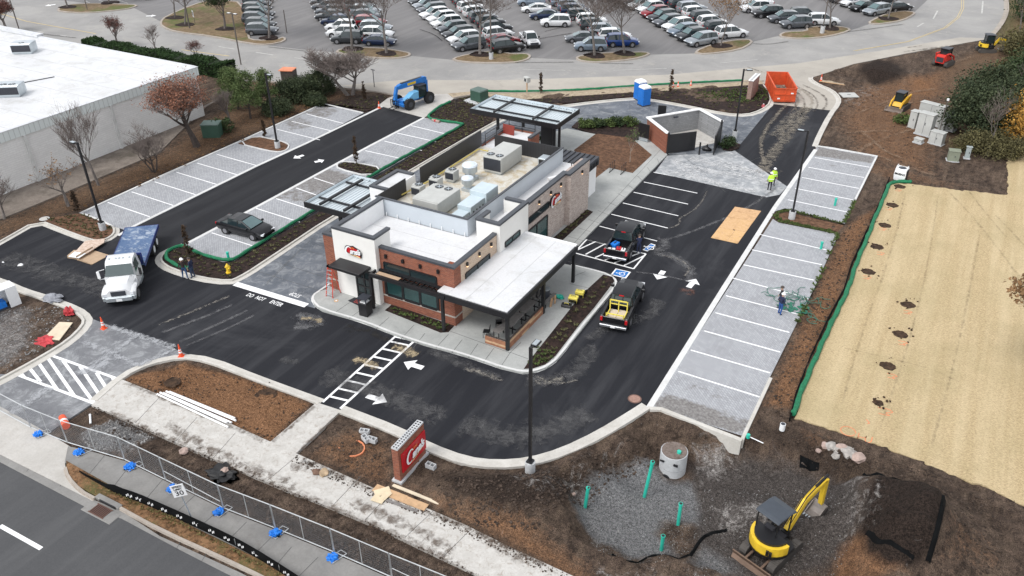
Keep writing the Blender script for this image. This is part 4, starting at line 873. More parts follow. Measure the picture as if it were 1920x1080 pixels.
# roofs
mb = MB(); mb.b2(-36.25, -26.92, 39.35, 44.25, 3.6, RZ); mb.b2(-28.8, -26.92, 44.25, 60.0, 3.6, RZ); mb.b2(-28.05, -26.65, 45, 48.65, RZ, RZ+.35); part(mb, 'front_roof', MEMB, rest)
mb = MB(); mb.b2(-37.3, -28.85, 44.4, 59.8, 3.6, RZ-.02); part(mb, 'equipment_roof', MEMBY, rest)
mb = MB(); mb.b2(-37.3, -34.3, 59.8, 65.3, 3.4, 3.75); part(mb, 'rear_roof', MEMB, rest)
mb = MB(); mb.b2(-38.9, -37.4, 46.4, 49.7, 5.0, 5.01); part(mb, 'window_bay_roof', MEMB2, rest)
# copings
mb = MB()
coping(mb, [(-33.05, 39.2), (-26.75, 39.2), (-26.75, 44.65)], 4.76)
coping(mb, [(-32.95, 40.5), (-32.95, 38.8), (-36.4, 38.8), (-36.4, 44.2)], 5.56)
coping(mb, [(-37.45, 41.0), (-37.45, 38.95), (-36.6, 38.95)], 4.74); coping(mb, [(-37.45, 41.0), (-37.45, 46.0)], 4.74)
coping(mb, [(-28.2, 46.3), (-28.2, 44.85), (-26.5, 44.85), (-26.5, 48.8), (-28.2, 48.8)], 5.5, .36)
coping(mb, [(-27.0, 49.0), (-27.0, 56.4), (-26.6, 56.4), (-26.6, 59.9)], 4.88, .46)
coping(mb, [(-37.4, 46.35), (-38.95, 46.35), (-38.95, 49.75), (-37.4, 49.75)], 5.16, .34)
coping(mb, [(-37.45, 59.9), (-37.45, 65.45), (-34.15, 65.45), (-34.15, 63.6)], 4.12, .36); coping(mb, [(-37.45, 50.0), (-37.45, 59.9)], 4.12, .3)
part(mb, 'coping', CHARW, rest)
# screen walls round the roof equipment
mb = MB(); mb.b2(-37.0, -28.8, 44.3, 44.38, RZ+.0, 5.42); mb.b2(-28.88, -28.8, 44.38, 59.75, RZ, 5.42); part(mb, 'grey_roof_screen', SCREENG, rest)
mb = MB(); strip(mb, [Vector((-37.02, 44.34)), Vector((-28.84, 44.34)), Vector((-28.84, 59.78))], .09, -.09, 5.42, 5.50); part(mb, 'screen_cap', CHARW, rest)
parts('dark_roof_screen', CLADX, rest, [(-37.0, -28.9, 44.39, 44.43, RZ, 5.4), (-35.55, -28.9, 59.66, 59.72, RZ-.02, 5.45)])
parts('ribbed_roof_screen', CLADY, rest, [(-37.06, -37.0, 44.43, 48.2, RZ, 5.4), (-37.12, -37.06, 50.3, 59.9, RZ-.2, 5.5), (-28.93, -28.89, 44.5, 59.6, RZ+.1, 5.35)])
# metal roofed rear corner: standing seams and grille
mb = MB(); mb.b2(-34.0, -27.15, 60.32, 63.8, 3.30, 3.52); mb.b2(-27.25, -27.12, 60.35, 63.75, 2.80, 3.30)
part(mb, 'metal_canopy', CHAR, rest)
mb = MB()
for i in range(14): mb.b2(-33.8+i*.48, -33.74+i*.48, 60.35, 63.75, 3.52, 3.60)
for i in range(10): mb.b2(-27.12, -27.06, 60.45+i*.33, 60.52+i*.33, 2.85, 3.28)
part(mb, 'canopy_seam', BLACK, rest)
# windows (frame + glass)
def window(x0, x1, y, z0, z1, nx=2, nz=1, axis='x', glass=GLASS, face=-1, fr=.09, name='window'):
    mb = MB()
    def bb(a0, a1, d0, d1, c0, c1): (mb.b2(a0, a1, d0, d1, c0, c1) if axis == 'x' else mb.b2(d0, d1, a0, a1, c0, c1))
    d0, d1 = (y-.05, y+.02) if face < 0 else (y-.02, y+.05)
    for i in range(nx+1):
        xx = x0+(x1-x0)*i/nx; bb(xx-fr/2, xx+fr/2, d0, d1, z0, z1)
    for j in range(nz+1):
        zz_ = z0+(z1-z0)*j/nz
        for i in range(nx): bb(x0+(x1-x0)*i/nx+fr/2, x0+(x1-x0)*(i+1)/nx-fr/2, d0, d1, zz_-fr/2, zz_+fr/2)
    f = mb.build(name, BLACK, rest)
    mb = MB(); e0, e1 = (y-.012, y+.015) if face < 0 else (y-.015, y+.012)
    (mb.b2(x0, x1, e0, e1, z0, z1) if axis == 'x' else mb.b2(e0, e1, x0, x1, z0, z1)); mb.build('glass', glass, f); return f
window(-32.45, -28.05, 39.03, .98, 2.55, 3, 1, glass=GLASST, fr=.2); window(-32.45, -28.05, 39.03, 3.05, 3.62, 2, 1)
window(40.4, 43.6, -26.58, 3.15, 3.6, 2, 1, 'y', face=1); window(45.4, 47.6, -26.33, 3.32, 3.72, 2, 1, 'y', face=1, glass=GLASST)
window(49.4, 53.0, -26.80, .2, 2.5, 2, 1, 'y', GLASST, 1, .12); window(49.2, 53.2, -26.80, 3.1, 3.6, 1, 1, 'y', face=1)
d = window(-34.75, -33.35, 38.63, .05, 2.65, 2, 4, glass=GLASS, fr=.13, name='door')
# awning, trellis with its posts
mb = MB(); mb.b2(-36.1, -33.35, 37.35, 38.65, 2.95, 3.18); part(mb, 'awning', BLACK, rest, bevel=.02)
mb = MB()
mb.b2(-33.0, -26.75, 37.95, 38.15, 2.82, 3.08); mb.b2(-33.0, -32.88, 38.15, 39.0, 2.86, 3.08); mb.b2(-32.88, -27.6, 38.82, 39.0, 2.86, 3.04)
for i in range(13): mb.b2(-32.5+i*.4, -32.46+i*.4, 38.15, 38.82, 2.9, 3.0)
part(mb, 'trellis', BLACK, rest)
mb = MB(); mb.b2(-32.6, -30.7, 38.2, 38.6, 3.0, 3.03); part(mb, 'trellis_board', CARD, rest)
for x in (-33.0, -27.0):
    mb = MB(); mb.b2(x-.1, x+.1, 37.98, 38.16, 0, 2.82); part(mb, 'post', BLACK, rest)
# patio roof and columns
mb = MB(); mb.b2(-26.6 , -22.05, 38.15, 48.3, 3.05, 3.2); mb.b2(-27.4, -26.6, 38.15, 38.95, 3.08, 3.22); part(mb, 'patio_roof', MEMB2, rest)
mb = MB(); strip(mb, [Vector((-27.4, 38.08)), Vector((-21.98, 38.08)), Vector((-21.98, 48.36)), Vector((-26.3, 48.36))], .07, -.07, 2.72, 3.14); mb.b2(-26.5, -22.05, 38.2, 48.3, 2.85, 3.04); part(mb, 'patio_roof_edge', BLACK, rest)
mb = MB(); mb.b2(-26.3, -22.0, 48.2, 48.44, 3.14, 3.26); part(mb, 'roof_upstand', STUCCOW, rest)
for x, y in ((-22.1, 38.25), (-22.1, 43.3), (-22.1, 48.15)):
    mb = MB(); mb.b2(x-.11, x+.11, y-.11, y+.11, 0.1, 2.85); part(mb, 'column', BLACK, rest, bevel=.01)
# brick corbel openings and wall lights
for x in (-32.2, -30.75, -29.3, -27.85):
    mb = MB(); mb.b2(x-.08, x+.08, 38.9, 39.04, 4.0, 4.28); part(mb, 'wall_light', BLACK, rest)
LW = NG('warm_lamp'); LW.col((.9, .55, .3)); LW.b.inputs['Emission Color'].default_value = (1, .62, .32, 1); LW.b.inputs['Emission Strength'].default_value = .8; LAMPWM = LW.done(.5)
for x, y in ((-26.58, 40.6), (-26.58, 42.2), (-26.58, 43.8), (-26.8, 49.5), (-26.8, 51.5), (-26.8, 53.5), (-26.8, 55.3), (-26.36, 58.4)):
    mb = MB(); mb.b2(x, x+.12, y-.07, y+.07, 4.15, 4.4); o = part(mb, 'wall_light', BLACK, rest); mb = MB(); mb.b2(x+.02, x+.10, y-.05, y+.05, 4.06, 4.14); mb.build('bulb', LAMPWM, o)
for x in range(8): mb = MB(); mb.cyl((-36+x*1.0, 44.2, RZ), (-36+x*1.0, 44.2, RZ+.35), .035, n=6); part(mb, 'roof_vent_pipe', STUCCOW, rest)
mb = MB(); mb.tube([(-37.0, 47.5, RZ+.2), (-36.6, 50.5, RZ+.2), (-36.6, 58.6, RZ+.2), (-35.6, 58.6, RZ+.2)], .06, 6); mb.tube([(-33.2, 46.4, RZ+.1), (-31, 46.2, RZ+.1)], .05); part(mb, 'gas_pipe', plain('gas_pipe_yellow', (.62, .50, .14), .6), rest)
mb = MB()
for y in (40.9, 42.6): mb.b2(-36.2, -27.0, y, y+.04, RZ, RZ+.008)
for x in (-25.2, -23.6): mb.b2(x, x+.04, 38.2, 48.15, 3.2, 3.208)
part(mb, 'membrane_seam', plain('seam_grey', (.50, .50, .50), .6), rest)
mb = MB(); mb.tube([(-27.6, 59.0, RZ), (-27.6, 59.0, RZ+.5), (-27.3, 59.4, RZ+.55), (-27.3, 59.4, 4.4)], .05); part(mb, 'conduit', BLACK, rest)
# slightly irregular grime seams on the membrane
# ---- roof units: things standing on the roof
def rtu(name, label, cx, cy, lx, ly, h, rz=0, fans=2, mat=None, cat='air conditioner', grp='rooftop air conditioners', z=RZ):
    t = thing(name, label, cat, (cx, cy, z), rz, grp)
    mb = MB(); mb.b2(-lx/2, lx/2, -ly/2, ly/2, .12, h); mb.b2(-lx/2-.05, lx/2+.05, -ly/2+.2, -ly/2+.8 if False else ly/2-.1, h, h+.05); mb.build('casing', mat or CABW, t, bevel=.03)
    mb = MB(); mb.b2(-lx/2+.05, lx/2-.05, -ly/2-.02, -ly/2+.02, .3, h-.12)
    for i in range(int(lx/.12)): mb.b2(-lx/2+.08+i*.12, -lx/2+.10+i*.12, -ly/2-.04, -ly/2-.02, .3, h-.12)
    mb.build('coil_grille', CHAR, t); mb = MB(); mb.b2(-lx/2+.1, lx/2-.1, -ly/2+.1, ly/2-.1, 0, .12); mb.build('base', GALV, t)
    for i in range(fans):
        x = (i-(fans-1)/2)*min(lx/max(fans, 1), .85); mb = MB(); mb.cyl((x, -ly/2+.55, h), (x, -ly/2+.55, h+.07), .34, n=16); f = mb.build('fan_guard', BLACK, t)
        mb = MB(); mb.cyl((x, -ly/2+.55, h+.07), (x, -ly/2+.55, h+.10), .09, n=8)
        for a in range(3): mb.box((x, -ly/2+.55, h+.075), (.6, .05, .01), a*PI/3)
        mb.build('fan', GALV, f)
    return t
rtu('rooftop_unit', 'big two-fan air conditioner standing alone near the back screen', -33.0, 56.7, 1.75, 3.6, 1.45)
rtu('rooftop_unit', 'two-fan air conditioner right behind the grey front screen', -33.4, 47.2, 2.3, 3.2, 1.25, rz=PI)
rtu('condenser', 'small single-fan condenser nearest the black left screen gap', -35.9, 48.3, .85, .85, .95, 0, 1, grp='three small condensers in a row')
rtu('condenser', 'middle one of three small single-fan condensers', -35.5, 50.2, .85, .85, .95, 0, 1, grp='three small condensers in a row')
rtu('condenser', 'small single-fan condenser closest to the tall silver exhaust fans', -35.2, 52.1, .85, .85, .95, 0, 1, grp='three small condensers in a row')
def exh(x, y, s, lab):
    t = thing('exhaust_fan', lab, 'exhaust fan', (x, y, RZ), 0, 'silver exhaust fans on the roof')
    mb = MB(); mb.b2(-.5*s, .5*s, -.5*s, .5*s, 0, .3*s); mb.build('curb', GALV, t)
    mb = MB(); mb.cyl((0, 0, .3*s), (0, 0, .75*s), .42*s, .42*s, 18); mb.cyl((0, 0, .75*s), (0, 0, 1.25*s), .62*s, .62*s, 18); mb.build('barrel', GALV, t, smooth=True)
    mb = MB(); mb.cyl((0, 0, 1.27*s), (0, 0, 1.40*s), .66*s, .60*s, 18); mb.cyl((0, 0, 1.40*s), (0, 0, 1.55*s), .5*s, .3*s, 18); mb.build('cap', plain('pale_blue_metal', (.62, .68, .74), .4), t, smooth=True)
exh(-34.0, 53.0, 1.0, 'large round silver exhaust fan with pale domed cap'); exh(-33.1, 51.2, .78, 'smaller round silver exhaust fan in front of the large one')
t = thing('makeup_air_unit', 'long stepped pale blue-grey air handling unit beside the grey side screen', 'air handler', (-30.6, 47.9, RZ), 0)
PB = plain('pale_blue_grey_panel', (.50, .58, .62), .5, var=.08)
for nm, a in (('intake_hood', (-.5, .5, -2.6, -1.2, .15, .7)), ('filter_box', (-.6, .6, -1.2, .8, .15, 1.05)), ('blower_box', (-.75, .75, .8, 2.6, .15, 1.4))):
    mb = MB(); mb.b2(*a); mb.build(nm, PB, t, bevel=.02)
mb = MB()
for i in range(4): mb.b2(.6, .63, -.9+i*.45, -.78+i*.45, .5, .62)
mb.build('latch', BLACK, t)
t = thing('vent_hood', 'small grey hooded vent box at the back right of the equipment roof', 'vent', (-29.75, 58.2, RZ), 0); mb = MB(); mb.b2(-.4, .4, -.5, .5, .3, .95); mb.build('box', GALV, t, bevel=.02); mb = MB(); mb.b2(-.3, .3, -.54, -.5, .4, .85); mb.build('opening', BLACK, t); mb = MB(); mb.b2(-.3, .3, -.3, .3, 0, .3); mb.build('stand', CHAR, t)
t = thing('membrane_roll', 'white roll of roofing membrane lying on the narrow side roof', 'roll', (-27.9, 56.3, RZ+.16), R_(55)); mb = MB(); mb.cyl((-.55, 0, 0), (.55, 0, 0), .16, n=14); mb.build('roll_body', WHITE, t, smooth=True); mb = MB(); mb.cyl((-.56, 0, 0), (-.551, 0, 0), .06, n=10); mb.build('core', CARD, t)
t = thing('leaning_sheet', 'dark red panel leaning upright on the rear roof', 'panel', (-36.7, 64.2, 3.75), R_(-6)); mb = MB(); mb.box((0, 0, .45), (1.3, .08, .9), rx=R_(-8)); mb.build('board', plain('dark_red_panel', (.22, .03, .02), .6), t); mb = MB(); mb.box((0, .35, .3), (.06, .6, .06), rx=R_(40)); mb.build('prop', GALV, t)
t = thing('roof_guardrail', 'black pipe guard rail round the rear roof', 'railing', (-36.0, 64.8, 3.75)); 
mb = MB()
for z in (.55, 1.05): mb.tube([(-1.2, -4, z), (-1.2, .4, z), (1.6, .4, z)], .03, 5)
mb.build('rail', BLACK, t)
for x, y in ((-1.2, -4), (-1.2, -2), (-1.2, .4), (.2, .4), (1.6, .4)): mb = MB(); mb.cyl((x, y, 0), (x, y, 1.08), .035, n=5); mb.build('post', BLACK, t)

# ---- the shop's wall signs
def cane_sign(name, label, M, s=1.0, panel=False, cat='sign'):
    """script lettering over a dark red shape with a pale ribbon below; local x right, y up, z outward"""
    t = thing(name, label, cat, (0, 0, 0)); t.matrix_world = M
    I = Matrix.Identity(4)
    if not panel:
        mb = MB(); P = [(-1.0,.28),(-.8,.5),(-.3,.52),(.0,.62),(.3,.5),(.75,.38),(.95,.1),(1.02,-.2),(.98,-.55),(.55,-.48),(-.2,-.42),(-.55,-.3),(-.95,-.2),(-1.05,.05)]
        mb.prism([(a*s, b*s) for a, b in P], .0, .12*s); mb.build('backing', BLACK, t)
        mb = MB(); mb.prism([(a*s*.9-.0, b*s*.86) for a, b in P], .12*s, .135*s); mb.build('red_field', RED, t)
    else:
        mb = MB(); mb.b2(-1.3*s, 1.3*s, -.74*s, .74*s, 0, .10*s); mb.build('red_field', RED, t, bevel=.01)
    z = .15*s
    S = Matrix.Rotation(R_(6), 4, 'Z')
    
    text_on('lettering', "ane's", .80*s, WHITE, S @ Matrix.Translation((.30*s, -.0*s, z+.03*s)), t, ext=.01, shear=.3, bold=.03*s, sp=.84)
    if not panel: text_on('outline_lettering', "ane's", .80*s, BLACK, S @ Matrix.Translation((.33*s, -.03*s, z+.005*s)), t, ext=.005, shear=.3, bold=.06*s, sp=.84)
    # tall swash capital
    mb = MB(); arc = [Vector((( -.52+.34*math.cos(R_(a)))*s+.10*s*math.sin(R_(a)), (.04+.46*math.sin(R_(a)))*s)) for a in range(38, 325, 16)]
    n = len(arc); L_, Rr = rib(arc, .075*s); wv = [(.25+1.0*math.sin(PI*i/(n-1))) for i in range(n)]
    L_ = [arc[i]+(L_[i]-arc[i])*wv[i] for i in range(n)]; Rr = [arc[i]+(Rr[i]-arc[i])*wv[i] for i in range(n)]
    mb.add([(p.x, p.y, z+.02*s) for p in L_]+[(p.x, p.y, z+.02*s) for p in Rr], [(i, n+i, n+i+1, i+1) for i in range(n-1)]); mb.build('swash_capital', WHITE, t)
    text_on('small_lettering', 'Raising', .22*s, plain('sign_orange', (.75, .20, .05), .5), S @ Matrix.Translation((-.02*s, .42*s, z+.01*s)), t, ext=.005, shear=.3, bold=.006*s)
    mb = MB(); P = [(-.55,-.52),(.1,-.36),(.62,-.22),(.95,-.14),(.8,-.26),(.3,-.42),(-.1,-.52)] if panel else [(-.62,-.34),(0,-.30),(.6,-.36),(.93,-.46),(.95,-.53),(.4,-.5),(-.2,-.44)]
    mb.prism([(a*s, b*s) for a, b in P], z-.005*s, z); mb.build('ribbon', plain('sign_gold', (.80, .58, .28), .5), t)
    text_on('ribbon_lettering', 'CHICKEN FINGERS', .085*s, plain('sign_brown', (.25, .06, .03), .5), Matrix.Translation(((.2 if panel else .1)*s, (-.37 if panel else -.41)*s, z+.01*s)) @ Matrix.Rotation(R_(16 if panel else -7), 4, 'Z'), t, ext=.002)
    return t
Mfront = Matrix(((1, 0, 0, 0), (0, 0, -1, 0), (0, 1, 0, 0), (0, 0, 0, 1)))      # x->x, y->z, z->-y
Meast = Matrix(((0, 0, 1, 0), (1, 0, 0, 0), (0, 1, 0, 0), (0, 0, 0, 1)))        # x->y, y->z, z->x
cane_sign('wall_sign', 'red and white script restaurant sign on the white entry tower', Matrix.Translation((-34.75, 38.64, 4.05)) @ Mfront, .70)
cane_sign('wall_sign', 'red and white script sign on the whitewashed brick side wall', Matrix.Translation((-26.8, 54.3, 3.3)) @ Meast, .92)

# ---- canopies over the drive-through
def canopy(label, x0, x1, y0, y1, z, cols, rib_n):
    t = thing('drive_canopy', label, 'canopy', ((x0+x1)/2, (y0+y1)/2, 0), 0, 'drive-through canopies'); cx, cy = (x0+x1)/2, (y0+y1)/2; hx, hy = (x1-x0)/2, (y1-y0)/2
    mb = MB(); strip(mb, [Vector(p) for p in ((-hx, -hy), (hx, -hy), (hx, hy), (-hx, hy))], .05, -.05, z-.35, z+.12, True); mb.build('fascia', BLACK, t)
    mb = MB(); mb.b2(-hx+.05, hx-.05, -hy+.05, hy-.05, z-.22, z-.14)
    n = int(2*hx/.3)
    for i in range(n): mb.b2(-hx+.15+i*.3, -hx+.22+i*.3, -hy+.1, hy-.1, z-.14, z-.09)
    mb.build('deck', DECK, t)
    mb = MB()
    for i in range(rib_n):
        x = -hx+.5+i*(2*hx-1)/(rib_n-1)
        for y, d_ in ((hy-.05, -1), (-hy+.05, 1)): mb.add([(x-.02, y, z-.09), (x+.02, y, z-.09), (x+.02, y+d_*.32, z-.09), (x-.02, y+d_*.32, z-.09), (x-.02, y, z+.1), (x+.02, y, z+.1)], [(0, 1, 5, 4), (1, 2, 5), (0, 4, 3), (2, 3, 4, 5)])
    mb.b2(-hx+.05, hx-.05, hy-.08, hy-.05, z-.1, z+.14); mb.b2(-hx+.05, -hx+.08, -hy, hy, z-.1, z+.13); mb.build('gusset', plain('pale_galvanised', (.66, .72, .76), .35, .3), t)
    mb = MB()
    for y in (-hy*.55, hy*.55): mb.b2(-hx+.3, hx-.3, y-.07, y+.07, z-.05, z+.08)
    mb.build('rail_beam', BLACK, t)
    mb = MB()
    for x in (-hx*.45, hx*.45): mb.b2(x-.09, x+.09, -hy*.95, hy*.8, z+.08, z+.26)
    mb.build('cross_beam', BLACK, t)
    for x, y, w_ in cols: mb = MB(); mb.b2(x-cx-w_/2, x-cx+w_/2, y-cy-.1, y-cy+.1, .0, z-.3); mb.build('column', BLACK, t)
    return t
canopy('long dark-edged metal canopy behind the restaurant over the rear order lane', -43.3, -33.5, 68.0, 73.0, 3.9, [(-40.8, 69.2, .25), (-38.4, 70.2, .25), (-34.6, 69.7, .22), (-34.2, 70.0, .2)], 11)
canopy('square dark-edged metal canopy at the left pick-up window', -43.3, -38.0, 43.2, 49.3, 3.9, [(-40.4, 43.9, .25), (-40.4, 48.6, .25)], 8)
t = thing('menu_board', 'tall black menu board cabinet under the right end of the rear canopy', 'menu board', (-35.6, 70.1, 0), 0); mb = MB(); mb.b2(-.65, .65, -.15, .15, .3, 2.9); mb.build('cabinet', BLACK, t, bevel=.02); mb = MB(); mb.b2(-.5, .5, .15, .17, .6, 2.6); mb.build('panel', CHAR, t); mb = MB(); mb.b2(-.3, .3, -.1, .1, 0, .3); mb.build('base', CHAR, t)
t = thing('menu_board', 'low black menu board standing behind the bin enclosure', 'menu board', tuple(g(1240, 222)), R_(20)); mb = MB(); mb.b2(-.45, .45, -.1, .1, .35, 1.5); mb.build('cabinet', BLACK, t, bevel=.02); mb = MB(); mb.b2(-.1, .1, -.08, .08, 0, .35); mb.build('post', BLACK, t)

# ================================================================== BIN ENCLOSURE
SEc, SWc, NWc, NEc = [Vector(p) for p in ((-24.75, 75.35), (-28.1, 78.6), (-24.3, 83.6), (-21.1, 81.1))]
enc = thing('bin_enclosure', 'roofless brick and blockwork bin enclosure with black gates', 'enclosure', (-24.5, 79.6, 0)); eo = Vector((-24.5, 79.6))
def wallseg(mb, a, b, t_, z1, z0=0): strip(mb, [a-eo, b-eo], t_, -.0, z0, z1)
mb = MB(); wallseg(mb, SEc, SWc, .16, 2.2); mb.build('brick_face', BRICK, enc)
mb = MB(); wallseg(mb, SWc+Vector((.1, .12)), NWc, .2, 2.2); wallseg(mb, NWc, NEc, .2, 2.2); strip(mb, [SEc-eo+Vector((.12, .12)), SWc-eo+Vector((.14, .14))], .0, -.15, 0, 2.19); mb.build('block_wall', CMU, enc)
mb = MB(); strip(mb, [p-eo for p in (SEc, SWc, NWc, NEc)], .24, -.12, 2.2, 2.30); mb.build('wall_cap', STUCCOW, enc)
gd = (Vector(g2(1302, 283))-SEc)
mb = MB(); q = SEc-eo; strip(mb, [q+gd*.04, q+gd*1.0], .05, -.05, .12, 2.1); mb.build('gate', BLACK, enc); mb = MB(); mb.cyl((q.x+.05, q.y, 0), (q.x+.05, q.y, 2.35), .1, n=8); mb.build('gate_post', BLACK, enc)
q2 = NEc-eo; e2 = Vector(g2(1337, 292))-eo; mb = MB(); strip(mb, [q2, e2], .05, -.05, .1, 2.1); mb.build('gate', BLACK, enc); mb = MB(); mb.cyl((q2.x, q2.y, 0), (q2.x, q2.y, 2.4), .1, n=8); mb.build('gate_post', BLACK, enc)
mb = MB(); mb.prism([tuple(p-eo) for p in (SEc, SWc, NWc, NEc)], -.1, .03, bottom=False); mb.build('slab', C_NEWWALK, enc)
mb = MB(); mb.cyl((q.x+2.9, q.y+1.5, 0), (q.x+2.9, q.y+1.5, 1.3), .09, n=8); mb.build('bollard', BLACK, enc)
mb = MB(); p_ = (SWc+NWc)/2-eo; mb.box((p_.x+.25, p_.y-.15, 1.95), (.5, .2, .14), math.atan2((NWc-SWc).y, (NWc-SWc).x)); mb.build('wall_lamp', CHAR, enc)
mb = MB(); p_ = Vector(g2(1205, 268))-eo; a_ = math.atan2(-1, 1); mb.box((p_.x, p_.y+.1, 1.3), (1.25, .07, 1.5), R_(-12)); mb.box((p_.x, p_.y+.1, .45), (1.05, .05, .5), R_(-12), mi=1); mb.build('side_gate', [BLACK, GALV], enc)
t = thing('rubbish_bag', 'black bin bag lying on the pad by the open gate', 'bag', tuple(g(1324, 282))); 
mb = MB(); rings = []
for i in range(6):
    zf = i/5; r = .42*math.sin(PI*min(.95, zf*.8+.2)); rings.append([(r*(1+.2*math.sin(3*a+i))*math.cos(a)*1.2, r*(1+.2*math.sin(2*a+i))*math.sin(a), zf*.5) for a in [k*PI/5 for k in range(10)]])
mb.loft(rings); mb.build('bag_body', BLACK, t, smooth=True); mb = MB(); mb.cyl((0, 0, .48), (.1, 0, .65), .05, .1, 6); mb.build('knot', BLACK, t)

# ================================================================== WAREHOUSE (far left)
wh = thing('warehouse', 'long low white painted warehouse with white membrane roof and grey metal fascia', 'warehouse', (-75.0, 50, 0)); T0 = Matrix.Translation((75.0, -50, 0))
mb = MB(); mb.T = T0; mb.b2(-140, -75.05, 10, 61.5, -.2, 4.7); mb.build('wall', m_brick('painted_block', (.80, .795, .78), (.72, .715, .70), (.64, .63, .62), .6, .2, .02, (.68, .67, .66)), wh)
mb = MB(); mb.T = T0; mb.b2(-75.25, -74.9, 10, 61.75, 4.62, 5.5); mb.b2(-140, -75.25, 61.4, 61.75, 4.62, 5.5)
mb.build('fascia', m_metal_ribbed('pale_ribbed_fascia', (.64, .68, .67), 1, .5), wh)
mb = MB(); mb.T = T0; mb.b2(-140, -75.2, 10, 61.45, 4.9, 5.42); mb.build('roof', MEMB2, wh)
mb = MB(); mb.T = T0
for i in range(14): mb.b2(-139, -75.4, 18.2+i*3.1, 18.26+i*3.1, 5.42, 5.432)
mb.build('membrane_seam', plain('seam_grey', (.50, .50, .50), .6), wh)
mb = MB(); mb.T = T0; mb.b2(-75.3, -74.86, 10, 61.8, 5.5, 5.56); mb.b2(-102.5, -75.3, 61.4, 61.8, 5.5, 5.58); mb.b2(-140, -102.5, 61.3, 62.2, 5.5, 5.8); mb.build('parapet_cap', plain('pale_metal_cap', (.60, .61, .63), .5), wh)
for y in (20, 29.5, 39.0 + 1.8, 50.2, 58.9):
    mb = MB(); mb.T = T0; mb.b2(-75.05, -74.85, y-.12, y+.12, 0, 4.62); mb.build('pilaster', plain('downpipe_white', (.60, .60, .59), .6), wh)
mb = MB(); mb.T = T0; mb.b2(-74.98, -74.75, 44.0, 44.3, 4.15, 4.35); mb.build('wall_light', LAMPW, wh)
mb = MB(); mb.T = T0; mb.tube([(-100, 40, 5.46), (-92, 42, 5.46), (-88, 47, 5.46), (-87.0, 49.3, 5.46)], .06, 5); mb.tube([(-87, 49.3, 5.46), (-86, 52, 5.46)], .05, 5)
for i in range(9): mb.box((-100+i*1.6, 40+.4*i, 5.48), (.3, .2, .12))
mb.build('roof_conduit', CHAR, wh)
rtu('rooftop_unit', 'air conditioner on the warehouse roof nearest the far edge', *g2(48, 98, 5.42), 2.2, 1.9, 1.15, R_(35), 1, GALV, grp='warehouse roof air conditioners', z=5.42)
rtu('rooftop_unit', 'twin-fan air conditioner on the warehouse roof at the left frame edge', *g2(24, 178, 5.42), 2.2, 1.8, 1.15, R_(35), 2, GALV, grp='warehouse roof air conditioners', z=5.42)
# ================================================================== CARS
def paint(name, c, m=.1, r=.28):
    if name in MATS: return MATS[name]
    s = NG(name); s.col(s.mix(s.ramp(s.noise(2.5, 4), .3, .7), tuple(x*.93 for x in c), c)); s.b.inputs['Coat Weight'].default_value = .3; MATS[name] = s.done(r, m, .4); return MATS[name]
CP = {'white': paint('car_white', (.74, .75, .76)), 'silver': paint('car_silver', (.34, .37, .40), .5), 'pale blue-grey': paint('car_blue_grey', (.20, .25, .31), .4), 'grey': paint('car_grey', (.11, .12, .135), .4),
      'dark grey': paint('car_dark_grey', (.045, .05, .056), .3), 'black': paint('car_black', (.010, .010, .012), .1), 'navy': paint('car_navy', (.014, .028, .075), .3), 'red': paint('car_red', (.24, .012, .02), .2), 'blue': paint('car_blue', (.012, .045, .19), .3)}
SH = {'suv': dict(st=[(-2.36,.45,.86,.80),(-2.30,.34,1.02,.90),(-2.0,.27,1.10,.95),(0,.24,1.09,.96),(1.05,.25,1.08,.96),(1.25,.26,1.06,.95),(1.95,.28,.98,.92),(2.28,.33,.84,.85),(2.38,.42,.66,.76)],
                 gh=[(-2.22,1.06,1.12,.84),(-1.98,1.07,1.62,.86),(-1.2,1.07,1.72,.86),(.25,1.07,1.71,.86),(1.12,1.06,1.12,.86)], wb=1.42, r=.37, hb=.95),
      'sedan': dict(st=[(-2.45,.42,.80,.76),(-2.38,.32,.96,.86),(-1.8,.25,1.0,.92),(0,.20,.96,.93),(1.1,.22,.95,.93),(1.9,.25,.84,.90),(2.32,.30,.72,.82),(2.45,.38,.56,.72)],
                   gh=[(-1.95,.98,1.0,.80),(-1.15,.95,1.38,.80),(-.5,.95,1.44,.80),(.25,.95,1.42,.80),(1.25,.94,.97,.82)], wb=1.45, r=.34, hb=.92)}
def ring_low(x, zb, zt, hw):
    return [(x, -hw*.86, zb), (x, -hw, zb+.22), (x, -hw, zt-.20), (x, -hw*.93, zt-.04), (x, -hw*.72, zt), (x, hw*.72, zt), (x, hw*.93, zt-.04), (x, hw, zt-.20), (x, hw, zb+.22), (x, hw*.86, zb)]
def wheel(t, x, y, r, w_=.24):
    s_ = 1 if y > 0 else -1
    mb = MB(); mb.cyl((x, y-w_/2, r), (x, y+w_/2, r), r, n=14); o = mb.build('wheel', RUBBER, t)
    mb = MB(); mb.cyl((x, y+s_*(w_/2), r), (x, y+s_*(w_/2+.012), r), r*.62, n=10); mb.build('rim', RIM, o); return o
CARP = {}
WSCR = m_glass('glare_tinted_windscreen', (.075, .115, .12), .05)  # paler than the cabin glass: green tint plus sky glare put into the colour
